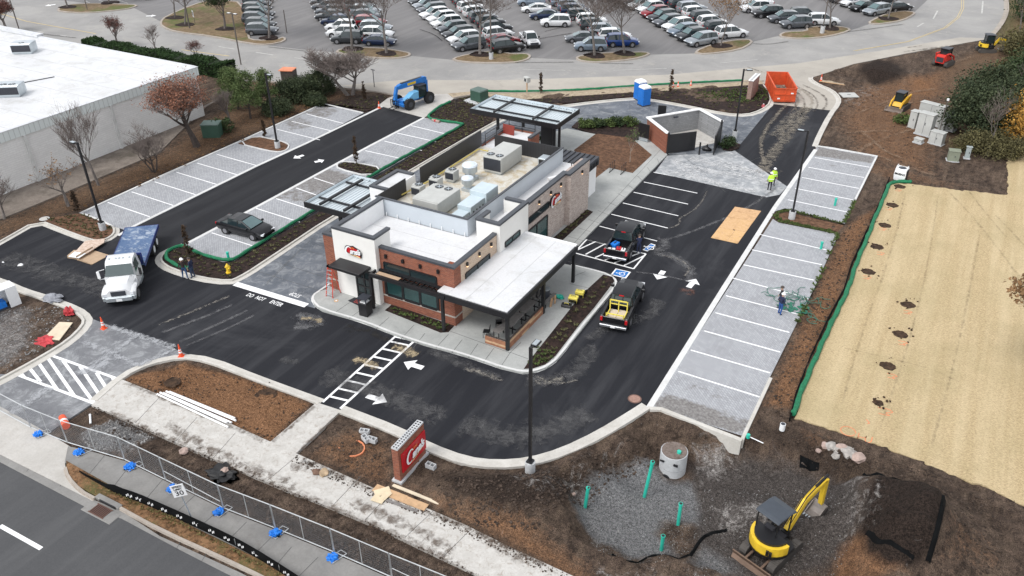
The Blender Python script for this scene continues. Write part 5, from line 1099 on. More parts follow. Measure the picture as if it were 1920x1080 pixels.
def car_proto(kind, col):
    k = (kind, col)
    if k in CARP: return CARP[k]
    S = SH[kind]; t = thing('parked_car', 'x', 'car')
    mb = MB(); mb.loft([ring_low(*q) for q in S['st']])
    # wheel arch trims
    mb.mi = 1
    for x in (-S['wb'], S['wb']):
        for y in (-1, 1): mb.cyl((x, y*(S['hb']-.06), S['r']+.02), (x, y*(S['hb']+.012), S['r']+.02), S['r']+.07, n=14)
    mb.build('body', [CP[col], BLACK], t, smooth=True)
    mb = MB(); mb.loft([[(x, -hb, zb-.02), (x+.0, -hb*.80 if zt > zb+.2 else -hb, zt), (x, hb*.80 if zt > zb+.2 else hb, zt), (x, hb, zb-.02)] for x, zb, zt, hb in S['gh']]); o = mb.build('cabin_glass', GLASS, t)
    a, b = S['gh'][3], S['gh'][4]; mb = MB(); mb.add([(a[0]+.08, -a[3]*.72, a[2]-.02), (a[0]+.08, a[3]*.72, a[2]-.02), (b[0]+.02, b[3]*.86, b[2]+.02), (b[0]+.02, -b[3]*.86, b[2]+.02)], [(0, 3, 2, 1)]); mb.build('windscreen', WSCR, o)
    G_ = S['gh']; mb = MB(); rf = G_[1:4]
    mb.loft([[(x, -hb*.80-.015, zt-.05), (x, -hb*.74, zt+.03), (x, hb*.74, zt+.03), (x, hb*.80+.015, zt-.05)] for x, zb, zt, hb in rf])
    for sgn in (-1, 1):
        a, b = G_[3], G_[4]; mb.tube([(a[0], sgn*a[3]*.80, a[2]-.02), (b[0], sgn*b[3]*.97, b[2])], .035, 4)
        a, b = G_[1], G_[0]; mb.tube([(a[0], sgn*a[3]*.80, a[2]-.02), (b[0], sgn*b[3]*.97, b[2])], .06, 4)
        a = G_[2]; mb.tube([((a[0]+G_[3][0])/2, sgn*a[3]*.82, a[2]-.03), ((a[0]+G_[3][0])/2, sgn*a[3]*1.0, a[1])], .03, 4)
        mb.box((G_[4][0]-.25, sgn*(S['hb']+.08), G_[4][1]+.05), (.12, .2, .14))
    mb.build('roof', CP[col], t)
    xf, zf = S['st'][-2][0], S['st'][-2][2]
    for sgn in (-1, 1):
        mb = MB(); mb.box((xf+.02, sgn*.62, zf-.10), (.22, .34, .13), rz=-sgn*.35); mb.build('headlight', LAMPW, t)
        mb = MB(); mb.box((S['st'][1][0]-.01, sgn*.68, S['st'][1][2]-.14), (.12, .3, .16), rz=sgn*.2); mb.build('tail_light', REDL, t)
    mb = MB(); mb.box((S['st'][-1][0]-.01, 0, .55), (.06, 1.0, .2)); mb.build('grille', BLACK, t)
    for x in (-S['wb'], S['wb']):
        for y in (-1, 1): wheel(t, x, y*(S['hb']-.09), S['r'])
    CARP[k] = t; t['_used'] = 0; return t
def place_car(kind, col, x, y, rz, label, group, s=1.0):
    p = car_proto(kind, col); sc = (s*random.uniform(.96, 1.03), s*1.0, s*random.uniform(.96, 1.03))
    if not p['_used']:
        p['_used'] = 1; p.location = (x, y, 0); p.rotation_euler[2] = rz; p['label'] = label; p.scale = sc; t = p
        if group: p['group'] = group
    else: t = dup(p, (x, y, 0), rz, label, group, sc)
    return t
ORD = ['first', 'second', 'third', 'fourth', 'fifth', 'sixth', 'seventh', 'eighth', 'ninth', 'tenth', 'eleventh', 'twelfth', 'thirteenth']
CN = {'W': 'white', 'S': 'silver', 'P': 'pale blue-grey', 'G': 'grey', 'D': 'dark grey', 'K': 'black', 'N': 'navy', 'R': 'red', 'B': 'blue'}
def column(pts, spec, deg, desc):
    """pts: surveyed pixels along a column of parked cars from the road end; spec: kind+colour letters"""
    Q = [Vector(g2(*p)) for p in pts]; cum = [0]
    for a, b in zip(Q, Q[1:]): cum.append(cum[-1]+(b-a).length)
    n = len(spec)
    for i, sp_ in enumerate(spec):
        d = cum[-1]*i/max(1, n-1); j = 0
        while j < len(Q)-2 and cum[j+1] < d: j += 1
        p = Q[j].lerp(Q[j+1], (d-cum[j])/(cum[j+1]-cum[j]))
        kind = 'suv' if sp_[0].isupper() else 'sedan'; c = CN[sp_[0].upper()]; kn = 'SUV' if kind == 'suv' else 'sedan'
        nq = Vector((math.cos(R_(deg)), math.sin(R_(deg))))*random.uniform(-.35, .35); p = p+nq; place_car(kind, c, p.x, p.y, R_(deg+random.uniform(-2, 2)), '%s %s, %s from the road in %s' % (c, kn, ORD[i], desc), 'cars parked in the far lot')
column([(492,64),(478,-2)], 'GDGDDDDD', 27, 'the row beside the grassy island with signs')
column([(654,80),(633,55),(608,12),(600,-6)], 'D W W N D G G D W K'.split(), 206, 'the left row behind the left road island')
column([(716,84),(708,66),(695,47),(672,10),(664,-8)], 'n W S R G S S D D G'.split(), 24, 'the right row behind the left road island')
column([(880,92),(848,58),(810,28),(782,-6)], 'G W D G W W W G S D G D'.split(), 236, 'the left row behind the second road island')
column([(955,96),(932,66),(905,40),(868,6),(858,-4)], 'K r W D D G W W D D K'.split(), 52, 'the right row behind the second road island')
column([(1105,94),(1088,78)], 'P g'.split(), 208, 'the short pair behind the third road island')
column([(1042,49),(1024,35),(1012,27),(1004,15),(986,-1)], 'W n w P W'.split(), 208, 'the loose row left of the third island')
column([(1166,86),(1134,67),(1100,42),(1062,14),(1040,-5)], 'B W S D W D N P P N D'.split(), 30, 'the right row behind the third road island')
column([(1313,84),(1268,56),(1222,28),(1165,-4)], 'S D P W G D R W W D G D'.split(), 236, 'the left row behind the fourth road island')
column([(1366,70),(1330,46),(1290,20),(1235,-8)], 'W D W D W S D N D D'.split(), 44, 'the right row behind the fourth road island')
column([(1488,52),(1452,36),(1418,22)], 'G G K W'.split(), 216, 'the left row behind the fifth road island')
column([(1540,46),(1508,34)], 'W D'.split(), 26, 'the right pair behind the fifth road island')
column([(1641,27),(1596,10),(1553,-4)], 'S k W G D'.split(), 238, 'the left row behind the right-hand island')
column([(1682,20),(1648,2),(1615,-8)], 'k D g'.split(), 50, 'the right row behind the right-hand island')
place_car('sedan', 'black', *[(Vector(g2(463,437)))[i] for i in (0, 1)], R_(4), 'black saloon parked alone on the grey pavers beside the drive lane', None, 1.02)
place_car('suv', 'black', *g2(268, -3), R_(10), 'black car cut by the top frame edge at upper left', None)

# ---- pickups
def pickup(label, loc, rz, col, s=1.0, open_door=False, bed='open'):
    t = thing('pickup_truck', label, 'pickup truck', loc, rz); t.scale = (s, s, s); P_ = CP[col]
    st = [(-.95,.40,1.22,.98),(.0,.38,1.20,.98),(1.2,.38,1.20,.98),(1.35,.40,1.19,.97),(2.3,.42,1.14,.95),(2.75,.45,1.05,.90),(2.9,.5,.80,.84)]
    mb = MB(); mb.loft([ring_low(*q) for q in st])
    mb.mi = 1
    for x in (-1.85, 1.95):
        for y in (-1, 1): mb.cyl((x, y*.93, .44), (x, y*1.0, .44), .50, n=14)
    mb.build('body', [P_, BLACK], t, smooth=True)
    mb = MB()
    for y in (-1, 1): mb.b2(-2.85, -.95, y*.97-.0*y, y*.80, .45, 1.20)
    mb.b2(-2.78, -.95, -.8, .8, .55, .68); mb.b2(-1.0, -.95, -.8, .8, .6, 1.2)
    for y in (-1, 1): mb.b2(-2.3, -1.5, y*.62, y*.80, .68, .92)
    mb.build('cargo_bed', P_, t, bevel=.025)
    mb = MB(); mb.b2(-2.92, -2.84, -.78, .78, .55, 1.19); mb.build('tailgate', P_, t, bevel=.02)
    mb = MB(); mb.b2(-3.08, -2.90, -.96, .96, .42, .62); mb.build('rear_bumper', plain('chrome_bumper', (.30, .31, .33), .3, .6), t, bevel=.03)
    mb = MB(); mb.b2(2.86, 3.0, -.9, .9, .42, .66); mb.build('front_bumper', BLACK, t, bevel=.03)
    mb = MB(); mb.b2(-3.10, -3.08, -.16, .16, .46, .60); mb.build('number_plate', WHITE, t)
    gh = [(-1.0,1.18,1.22,.90),(-.82,1.18,1.80,.88),(-.2,1.18,1.90,.88),(.75,1.18,1.88,.88),(1.5,1.17,1.22,.90)]
    mb = MB(); mb.loft([[(x, -hb, zb-.02), (x, -hb*.84 if zt > zb+.2 else -hb, zt), (x, hb*.84 if zt > zb+.2 else hb, zt), (x, hb, zb-.02)] for x, zb, zt, hb in gh]); mb.build('cabin_glass', GLASS, t)
    mb = MB(); mb.loft([[(x, -hb*.84-.015, zt-.06), (x, -hb*.78, zt+.03), (x, 0, zt+.05), (x, hb*.78, zt+.03), (x, hb*.84+.015, zt-.06)] for x, zb, zt, hb in gh[1:4]])
    for sg in (-1, 1):
        mb.tube([(.75, sg*.74, 1.86), (1.5, sg*.88, 1.22)], .045, 4); mb.tube([(-.82, sg*.74, 1.78), (-1.0, sg*.88, 1.22)], .07, 4); mb.tube([(.05, sg*.75, 1.86), (.0, sg*.90, 1.2)], .04, 4)
    mb.build('cab_roof', P_, t, smooth=True)
    mb = MB(); mb.b2(1.5, 2.6, -.5, .5, 1.16, 1.215); mb.build('bonnet_bulge', P_, t, bevel=.03)
    mb = MB(); mb.b2(2.88, 2.93, -.62, .62, .68, .98); mb.build('grille', CHAR if col != 'white' else CHAR, t)
    for sg in (-1, 1):
        mb = MB(); mb.b2(-2.93, -2.86, sg*.80, sg*.975, .80, 1.14); mb.build('tail_light', REDL, t, bevel=.01)
        mb = MB(); mb.b2(2.70, 2.92, sg*.64, sg*.90, .78, .96); mb.build('headlight', LAMPW, t)
        mb = MB(); mb.box((1.15, sg*1.14, 1.32), (.14, .26, .24)); mb.build('wing_mirror', BLACK, t, bevel=.03)
    mb = MB(); mb.b2(-.86, -.82, -.18, .18, 1.76, 1.84); mb.build('brake_light', REDL, t)
    for x in (-1.85, 1.95):
        for y in (-1, 1): wheel(t, x, y*.88, .42, .28)
    if open_door:
        for (hx, hy) in ((1.15, -.98), (.05, -.98)):
            d = MB(); a = R_(-68); d.T = Matrix.Translation((hx, hy, 0)) @ Matrix.Rotation(a+PI, 4, 'Z') @ Matrix.Rotation(PI, 4, 'Z') @ Matrix.Rotation(PI, 4, 'Z')
            d.b2(0, 1.05, -.05, .05, .5, 1.2); d.tube([(0, 0, 1.2), (.35, 0, 1.8), (1.0, 0, 1.8), (1.05, 0, 1.2)], .04, 4); o = d.build('door', P_, t, bevel=.02)
            d = MB(); d.T = Matrix.Translation((hx, hy, 0)) @ Matrix.Rotation(a, 4, 'Z'); d.T = Matrix.Translation((hx, hy, 0)) @ Matrix.Rotation(a+PI, 4, 'Z') @ Matrix.Rotation(PI, 4, 'Z') @ Matrix.Rotation(PI, 4, 'Z'); d.b2(.1, .95, -.01, .01, 1.2, 1.76); d.build('door_glass', GLASS, o)
    return t
def mid(a, b): A, B = Vector(g2(*a)), Vector(g2(*b)); return (A+B)/2
p1 = g(1172, 463); a1 = head((1160,492), (1190,430)) - R_(4)
pickup('black pickup with open doors and tools in its bed, on the hatched bay', (p1.x, p1.y, 0), a1, 'black', .97, True)
p2 = g(1168, 583); a2 = head((1158,612), (1190,545))
pickup('black pickup carrying a yellow rack, beside the planted kerb', (p2.x, p2.y, 0), a2, 'black', .97)
p3 = g(993, 83); pickup('white pickup driving toward the road between the parked rows', (p3.x, p3.y, 0), R_(-47), 'white', .95)
p4 = g(1416, 14); pickup('white pickup at the back of the row near the brown tree', (p4.x, p4.y, 0), R_(208), 'white', .95)
def inbed(pl, a, x, y, z): v = Matrix.Translation((pl.x, pl.y, 0)) @ Matrix.Rotation(a, 4, 'Z') @ Vector((x*.97, y*.97, z*.97)); return tuple(v)
t = thing('cargo_rack', 'yellow metal rack frame standing in the bed of the black pickup', 'rack', inbed(p2, a2, -1.9, 0, .68), a2)
mb = MB()
for x, h in ((-.65, .6), (.35, 1.1)):
    for y in (-.6, .6): mb.b2(x-.035, x+.035, y-.035, y+.035, 0, h)
    mb.b2(x-.035, x+.035, -.6, .6, h-.07, h)
mb.b2(.32, .38, -.6, .6, .75, .8); mb.b2(.32, .38, -.03, .03, 0, 1.05)
for y in (-.6, .6): mb.b2(-.65, .35, y-.035, y+.035, .0, .07); mb.b2(-.65, .35, y-.03, y+.03, .3, .34)
mb.build('frame', YELB, t)
t = thing('board_stack', 'pale boards lying under the yellow rack in the pickup bed', 'boards', inbed(p2, a2, -2.05, 0, .70), a2); mb = MB(); mb.b2(-.72, .8, -.62, -.02, 0, .16); mb.b2(-.7, .75, .02, .62, 0, .14); mb.build('planks', PLYL, t)
for nm, lb, ct, x, y, d, m in [('tarp_bundle', 'crumpled blue bundle in the tool-filled pickup bed', 'bundle', -1.5, .45, (.7, .5, .35), BLUEB), ('cooler', 'white box at the tailgate corner of the tool-filled bed', 'box', -2.5, .45, (.45, .6, .3), WHITE), ('tool_bag', 'red bag in the middle of the tool-filled bed', 'bag', -2.1, -.05, (.5, .4, .3), RED), ('bucket', 'white square tub beside the red bag in the bed', 'tub', -2.2, -.45, (.5, .35, .3), WHITE)]:
    t = thing(nm, lb, ct, inbed(p1, a1, x, y, .70), a1+random.uniform(-.3, .3)); mb = MB(); mb.b2(-d[0]/2, d[0]/2, -d[1]/2, d[1]/2, 0, d[2]); mb.build('shell', m, t, bevel=.07); mb = MB(); mb.b2(-d[0]*.25, d[0]*.25, -.03, .03, d[2], d[2]+.05); mb.build('handle', BLACK, t)

# ---- flatbed truck
pa, pb = Vector(g2(226, 548)), Vector(g2(286, 425)); dv = (pa-pb).normalized()
tp = g(232, 535); t = thing('flatbed_truck', 'white-cab lorry with long empty blue flatbed', 'truck', (tp.x, tp.y, 0), 0)
ft = Vector(g2(225, 556)); 
bd = math.atan2((Vector(g2(262, 508, 1.3))-Vector(g2(290, 425, 1.3))).y, (Vector(g2(262, 508, 1.3))-Vector(g2(290, 425, 1.3))).x)
# bed edges surveyed at deck height
BL, BR, FR, FL = [Vector(g2(*p, 1.35)) for p in ((236, 426), (295, 423), (263, 509), (215, 480))]
ax = ((FL+FR)/2-(BL+BR)/2); bd = math.atan2(ax.y, ax.x); bl = ax.length; bw = 2.5; c0 = (BL+BR)/2
t.location = (c0.x, c0.y, 0); t.rotation_euler[2] = bd
bl = 6.5
mb = MB(); mb.b2(0, bl, -bw/2, bw/2, 1.22, 1.36); mb.build('deck', BLUED, t)
mb = MB(); mb.b2(0, bl, -bw/2-.05, -bw/2, 1.10, 1.38); mb.b2(0, bl, bw/2, bw/2+.05, 1.10, 1.38); mb.b2(-.06, 0, -bw/2-.05, bw/2+.05, 1.1, 1.37); mb.build('rub_rail', NAVY, t)
mb = MB(); mb.b2(0.2, bl+2.6, -.45, .45, .75, 1.1); mb.build('chassis', BLACK, t)
hb_ = MB(); hb_.b2(bl-.02, bl+.06, -bw/2, bw/2, 2.15, 2.30); hb_.b2(bl-.02, bl+.06, -bw/2, -bw/2+.14, 1.36, 2.15); hb_.b2(bl-.02, bl+.06, bw/2-.14, bw/2, 1.36, 2.15); hb_.b2(bl-.02, bl+.06, -.35, -.2, 1.36, 2.15); hb_.b2(bl-.02, bl+.06, .2, .35, 1.36, 2.15); hb_.b2(bl-.02, bl+.06, -bw/2, bw/2, 1.36, 1.65)
hd = hb_.build('headboard', NAVY, t); mb = MB(); mb.b2(bl+.0, bl+.03, -bw/2+.14, bw/2-.14, 1.65, 2.15); mb.build('mesh_panel', CHAR, hd)
for x in (1.3, 2.6):
    for y in (-.95, .95):
        mb = MB(); mb.cyl((x, y-.25, .5), (x, y+.25, .5), .5, n=18); o = mb.build('wheel', RUBBER, t); s_ = 1 if y > 0 else -1; mb = MB(); mb.cyl((x, y+s_*.25, .5), (x, y+s_*.262, .5), .28, n=14); mb.build('rim', WHITE, o)
cx = bl+.25
cab = MB(); CW = 1.08
cab.loft([[(x, -w_, zb), (x, -w_, zm), (x, -w_*.86, zt), (x, w_*.86, zt), (x, w_, zm), (x, w_, zb)] for x, zb, zm, zt, w_ in [(cx, .75, 1.6, 2.45, CW), (cx+.3, .7, 1.65, 2.62, CW), (cx+1.2, .7, 1.65, 2.60, CW), (cx+1.45, .7, 1.65, 2.48, CW), (cx+1.95, .7, 1.62, 1.70, CW)]])
cab.build('cab', CP['white'], t, smooth=True)
mb = MB(); mb.add([(cx+1.52, -.88, 2.40), (cx+1.52, .88, 2.40), (cx+2.0, 1.0, 1.72), (cx+2.0, -1.0, 1.72)], [(0, 3, 2, 1)]); 
for sg in (-1, 1): mb.add([(cx+.45, sg*1.065, 1.75), (cx+1.7, sg*1.085, 1.72), (cx+1.42, sg*.98, 2.38), (cx+.5, sg*.965, 2.42)], [(0, 1, 2, 3) if sg < 0 else (3, 2, 1, 0)])
mb.build('windscreen', m_glass('pale_glass', (.05, .065, .065), .08), t)
mb = MB(); mb.loft([[(x, -w_, .62), (x, -w_, zt-.3), (x, -w_*.68, zt), (x, w_*.68, zt), (x, w_, zt-.3), (x, w_, .62)] for x, zt, w_ in [(cx+1.9, 1.70, 1.02), (cx+2.5, 1.62, .92), (cx+3.1, 1.48, .88), (cx+3.4, 1.32, .85)]])
mb.build('bonnet', CP['white'], t, smooth=True)
for sg in (-1, 1):
    mb = MB(); mb.loft([[(x, sg*.72, z0), (x, sg*1.16, z0), (x, sg*1.16, z1-.1), (x, sg*1.05, z1), (x, sg*.72, z1)] if sg > 0 else [(x, sg*.72, z1), (x, sg*1.05, z1), (x, sg*1.16, z1-.1), (x, sg*1.16, z0), (x, sg*.72, z0)] for x, z0, z1 in [(cx+1.95, .9, 1.0), (cx+2.3, 1.0, 1.28), (cx+2.9, 1.0, 1.25), (cx+3.35, .7, 1.1)]]); mb.build('mudguard', CP['white'], t, smooth=True)
    wheel(t, cx+2.6, sg*.98, .48, .3)
    mb = MB(); mb.box((cx+3.38, sg*.88, .98), (.1, .34, .22), rz=-sg*.3); mb.build('headlight', LAMPW, t)
    mb = MB(); mb.tube([(cx+1.7, sg*1.0, 2.2), (cx+1.9, sg*1.42, 2.2), (cx+1.9, sg*1.42, 1.5), (cx+1.8, sg*1.05, 1.5)], .025, 5); mb.b2(cx+1.84, cx+1.94, sg*1.34, sg*1.52, 1.6, 2.15); mb.build('mirror', BLACK if sg > 0 else WHITE, t)
    mb = MB(); mb.b2(cx+.2, cx+1.3, sg*.75, sg*1.12, .45, .85); mb.build('fuel_tank', GALV, t, bevel=.08)
mb = MB(); mb.b2(cx+3.38, cx+3.44, -.5, .5, .85, 1.22); mb.build('grille', CHAR, t)
mb = MB(); mb.loft([[(x, -1.12, .48), (x, -1.12, .80), (x, 1.12, .80), (x, 1.12, .48)] for x in (cx+3.2, cx+3.45)]); mb.b2(cx+3.45, cx+3.58, -.9, .9, .46, .80); mb.build('bumper', GALV, t, bevel=.03)
mb = MB(); mb.b2(cx+3.58, cx+3.60, -.2, .2, .5, .68); mb.build('number_plate', WHITE, t)
for y in (-.7, -.25, 0, .25, .7): mb = MB(); mb.b2(cx+.9, cx+1.05, y-.05, y+.05, 2.6, 2.66); mb.build('marker_lamp', GALV, t)

# ---- tracked and wheeled machines
def tracks(t, x0, x1, ys, w_, r, mat=plain('rubber_track', (.075, .068, .062), .9, bump=.4)):
    for y in ys:
        mb = MB(); P = [(x0+r*math.cos(a), r+r*math.sin(a)) for a in [PI/2+k*PI/6 for k in range(7)]]+[(x1+r*math.cos(a), r+r*math.sin(a)) for a in [-PI/2+k*PI/6 for k in range(7)]]
        mb.yprism(P, y-w_/2, y+w_/2); n = int((x1-x0)/.13)
        for i in range(n): mb.b2(x0+i*.13, x0+i*.13+.05, y-w_/2, y+w_/2, 2*r, 2*r+.03)
        mb.build('track', mat, t)
def excavator(label, loc, rz, s, col, arm, swing=0, cabin=False, blade=True, group=None):
    t = thing('mini_excavator', label, 'excavator', loc, rz, group); t.scale = (s, s, s); tracks(t, -.95, .95, (-.72, .72), .36, .26)
    mb = MB(); mb.b2(-.5, .5, -.6, .6, .22, .45); mb.cyl((0, 0, .45), (0, 0, .62), .45, n=16); mb.build('undercarriage', CHAR, t)
    if blade:
        mb = MB(); mb.loft([[(-1.55, -.98, .05), (-1.45, -.98, .25), (-1.55, -.98, .50), (-1.62, -.98, .50), (-1.53, -.98, .25), (-1.65, -.98, .05)], [(-1.55, .98, .05), (-1.45, .98, .25), (-1.55, .98, .50), (-1.62, .98, .50), (-1.53, .98, .25), (-1.65, .98, .05)]]); mb.b2(-1.5, -.5, -.45, -.35, .2, .3); mb.b2(-1.5, -.5, .35, .45, .2, .3); mb.build('dozer_blade', plain('worn_steel', (.22, .15, .11), .6, .3, var=.3), t)
    S = Matrix.Rotation(swing, 4, 'Z')
    mb = MB(); mb.T = S; P = [(-1.0+.0, 0)]; arc = [(.95*math.cos(a)*1.08-.1, .95*math.sin(a)) for a in [R_(x) for x in range(95, 266, 14)]]
    mb.prism(arc+[(.35, -.9), (.55, -.6), (.55, .6), (.35, .9)], .62, .78, mi=1); mb.prism(arc+[(-.15, -.92), (-.15, .92)], .74, 1.24); mb.prism([(x*.86-.0, y*.84) for x, y in arc]+[(-.1, -.76), (-.1, .76)], 1.24, 1.36, mi=1)
    for i in range(5):
        for j in range(2): mb.box((-.98+.12*j*0-.06, -.45-.16*j, .88+i*.06), (.12, .12, .025), rz=R_(25), mi=1)
    mb.build('house', [col, BLACK], t, smooth=False)
    mb = MB(); mb.T = S; mb.b2(-.15, .55, -.35, .55, .78, .95); mb.b2(-.15, .05, .0, .45, .95, 1.5); mb.b2(.35, .5, .05, .15, .95, 1.25); mb.b2(.35, .5, .35, .45, .95, 1.25); mb.build('seat', DCLOTH, t, bevel=.04)
    mb = MB(); mb.T = S
    for x, y in ((-.35, -.3), (-.35, .75), (.65, -.3), (.65, .75)): mb.cyl((x, y, .9), (x, y, 2.3), .035, n=5)
    mb.build('cab_frame', BLACK, t)
    mb = MB(); mb.T = S; mb.loft([[(x, -.42, z), (x, -.36, z+.08), (x, .80, z+.08), (x, .86, z)] for x, z in ((-.5, 2.26), (-.3, 2.32), (.5, 2.32), (.85, 2.22))]); mb.build('canopy', plain('slate_canopy', (.05, .06, .075), .5) if not cabin else CHAR, t, bevel=.03)
    if cabin: mb = MB(); mb.T = S; mb.b2(-.33, .63, -.29, .74, 1.2, 2.2); mb.build('cab_glass', GLASS, t)
    # boom, stick and bucket: list of joints in the arm plane
    A = [Vector((q[0], -.0, q[1])) for q in arm]
    def beam(name, pts, w0, w1, m=col):
        mb = MB(); mb.T = S @ Matrix.Translation((0, -.15, 0)); rings = []
        for i, p in enumerate(pts):
            d = (pts[min(i+1, len(pts)-1)]-pts[max(i-1, 0)]).normalized(); nn = Vector((-d.z, 0, d.x)); h = w0+(w1-w0)*i/max(1, len(pts)-1)
            if 0 < i < len(pts)-1: h *= 1.25
            rings.append([p+nn*h+Vector((0, -.11, 0)), p-nn*h+Vector((0, -.11, 0)), p-nn*h+Vector((0, .11, 0)), p+nn*h+Vector((0, .11, 0))])
        mb.loft(rings); return mb.build(name, m, t, bevel=.015)
    beam('boom', A[:3], .17, .12); beam('stick', A[2:4], .14, .09)
    mb = MB(); mb.T = S @ Matrix.Translation((0, -.15, 0))
    mb.cyl(A[0]+Vector((.15, 0, -.25)), A[1]*.85+A[0]*.15+Vector((.1, 0, -.1)), .06, n=6); m_ = (A[1]+A[2])/2+Vector((0, 0, .22)); mb.cyl(m_, A[2]+Vector((.12, 0, .2)), .07, n=6); mb.cyl(A[2]+(A[3]-A[2])*.15+Vector((.22, 0, 0)), A[3]+Vector((.15, 0, .25)), .055, n=6); mb.b2(A[0].x-.2, A[0].x+.1, -.16, .16, .45, A[0].z)
    for k in (-.07, .07): mb.tube([A[0]+Vector((0, k, .25)), A[1]+Vector((0, k, .28)), m_+Vector((0, k, .1))], .025, 4)
    mb.build('hydraulic_ram', BLACK, t)
    b = A[3]; mb = MB(); mb.T = S @ Matrix.Translation((b.x, -.15, b.z)); P = [(.1, 0), (-.05, -.28), (-.25, -.50), (-.55, -.55), (-.72, -.45)]
    Li, Ri = [(.06, 0), (-.1, -.26), (-.27, -.44), (-.54, -.49), (-.7, -.40)], None
    mb.yprism(P+Li[::-1], -.32, .32)
    for y in (-.34, .32): mb.yprism(P+[(-.15, .02)], y, y+.02)
    for i in range(5): mb.box((-.78, -.28+i*.14, -.41), (.14, .05, .04), mi=1)
    mb.build('bucket', [plain('bucket_steel', (.26, .23, .21), .55, .4, var=.3), GALV], t)
    return t
e0 = g(1444, 1032, PITZ); ez = zat(e0.x, e0.y)
ba = math.atan2(g2(1475, 1010, -1)[1]-g2(1425, 1058, -1)[1], g2(1475, 1010, -1)[0]-g2(1425, 1058, -1)[0])
EXR = head((1415,1070), (1490,1000), -1)
AIM = head((1455,1035), (1545,965), -1)
excavator('big yellow mini excavator with slate canopy and raised boom, on crushed stone', (e0.x, e0.y, ez+.02), EXR, 1.12, YEL, [(.75, 1.0), (1.75, 2.2), (3.2, 2.65), (3.3, 1.05)], AIM-EXR)
e1 = g(1848, 96); excavator('yellow mini excavator with closed cab beside the road bend', (e1.x, e1.y, zat(e1.x, e1.y)), R_(20), .98, YEL, [(.75, 1.0), (1.3, 1.9), (2.2, 1.7), (2.3, .9)], R_(0), True, False)
def loader(label, loc, rz, s, col, bucket=True):
    t = thing('track_loader', label, 'loader', loc, rz); t.scale = (s, s, s); tracks(t, -.9, .75, (-.72, .72), .38, .3)
    mb = MB(); mb.yprism([(-1.3, .45), (-1.3, 1.25), (-.95, 1.42), (-.3, 1.30), (.6, .9), (.9, .5)], -.52, .52); mb.build('body', col, t, bevel=.04)
    mb = MB(); mb.b2(-1.34, -1.30, -.42, .42, .6, 1.15); mb.build('radiator_grille', CHAR, t)
    mb = MB(); mb.b2(-.45, .5, -.42, .42, .9, 1.98); mb.build('cab_glass', GLASS, t)
    mb = MB()
    for x, y in ((-.48, -.45), (-.48, .45), (.52, -.45), (.52, .45)): mb.b2(x-.04, x+.04, y-.04, y+.04, .8, 2.0)
    mb.build('cab_frame', BLACK, t); mb = MB(); mb.b2(-.6, .62, -.5, .5, 2.0, 2.08); mb.build('cab_roof', CHAR if col is not RED else GALV, t, bevel=.02)
    for y in (-.62, .62):
        mb = MB(); mb.tube([(-1.15, y, .9), (-1.2, y, 1.55), (-.2, y, 1.45), (.9, y, 1.0), (1.25, y, .45)], [.08, .12, .12, .11, .08], 5); mb.build('lift_arm', col, t)
    if bucket:
        mb = MB(); P = [(1.2, .5), (1.15, .1), (1.75, .05), (1.75, .09), (1.22, .16), (1.27, .5)]; mb.yprism(P, -.95, .95); mb.yprism([(1.2, .5), (1.15, .1), (1.75, .05)], -.97, -.94); mb.yprism([(1.2, .5), (1.15, .1), (1.75, .05)], .94, .97)
        for i in range(8): mb.box((1.80, -.85+i*.243, .07), (.12, .06, .04))
        mb.build('bucket', plain('loader_bucket_steel', (.26, .21, .18), .6, .3, var=.3), t)
    return t
e = g(1684, 205); loader('yellow track loader with toothed bucket facing the freshly graded soil', (e.x, e.y, zat(e.x, e.y)), head((1700,195), (1660,218)), .98, plain('loader_yellow', (.72, .40, .03), .5, var=.2))
e = g(1768, 122); loader('red track loader on the graded soil near the dark trees', (e.x, e.y, zat(e.x, e.y)), R_(70), 1.08, plain('loader_red', (.62, .03, .02), .5, var=.2), False)

# ---- telehandler
c_ = g(776, 196); rz = head((795,188), (752,203)); t = thing('telehandler', 'blue telescopic handler with long boom standing on the lane apron', 'telehandler', (c_.x, c_.y, 0), rz); t.scale = (.92, .92, .92)
for x in (-1.7, 1.7):
    for y in (-1.1, 1.1):
        mb = MB(); mb.cyl((x, y-.25, .72), (x, y+.25, .72), .72, n=18)
        for k in range(18): a = 2*PI*k/18; mb.box((x+.73*math.cos(a), y, .72+.73*math.sin(a)), (.05, .5, .09), ry=-a)
        o = mb.build('wheel', RUBBER, t); s_ = 1 if y > 0 else -1; mb = MB(); mb.cyl((x, y+s_*.25, .72), (x, y+s_*.262, .72), .34, n=12); mb.build('rim', CHAR, o)
mb = MB(); mb.b2(-2.4, 2.3, -.55, .55, .7, 1.15); mb.loft([[(2.2, -1.0, .5), (2.2, -1.0, .85), (2.2, 1.0, .85), (2.2, 1.0, .5)], [(2.6, -.9, .5), (2.6, -.9, .8), (2.6, .9, .8), (2.6, .9, .5)]]); mb.build('chassis', BLUEM, t, bevel=.03)
mb = MB(); mb.yprism([(-.1, 1.1), (-.1, 2.0), (.9, 1.95), (2.0, 1.35), (2.1, 1.1)], .25, 1.1); mb.build('engine_cover', plain('pale_blue_hood', (.16, .42, .68), .4), t, bevel=.05)
mb = MB(); mb.b2(-1.25, -.0, .25, 1.1, 1.1, 2.5); mb.build('cab', GLASS, t, bevel=.03)
mb = MB()
for x in (-1.27, .0):
    for y in (.25, 1.12): mb.b2(x-.04, x+.04, y-.04, y+.04, 1.1, 2.52)
mb.b2(-1.3, .04, .2, 1.15, 2.5, 2.6); mb.build('cab_frame', BLACK, t)
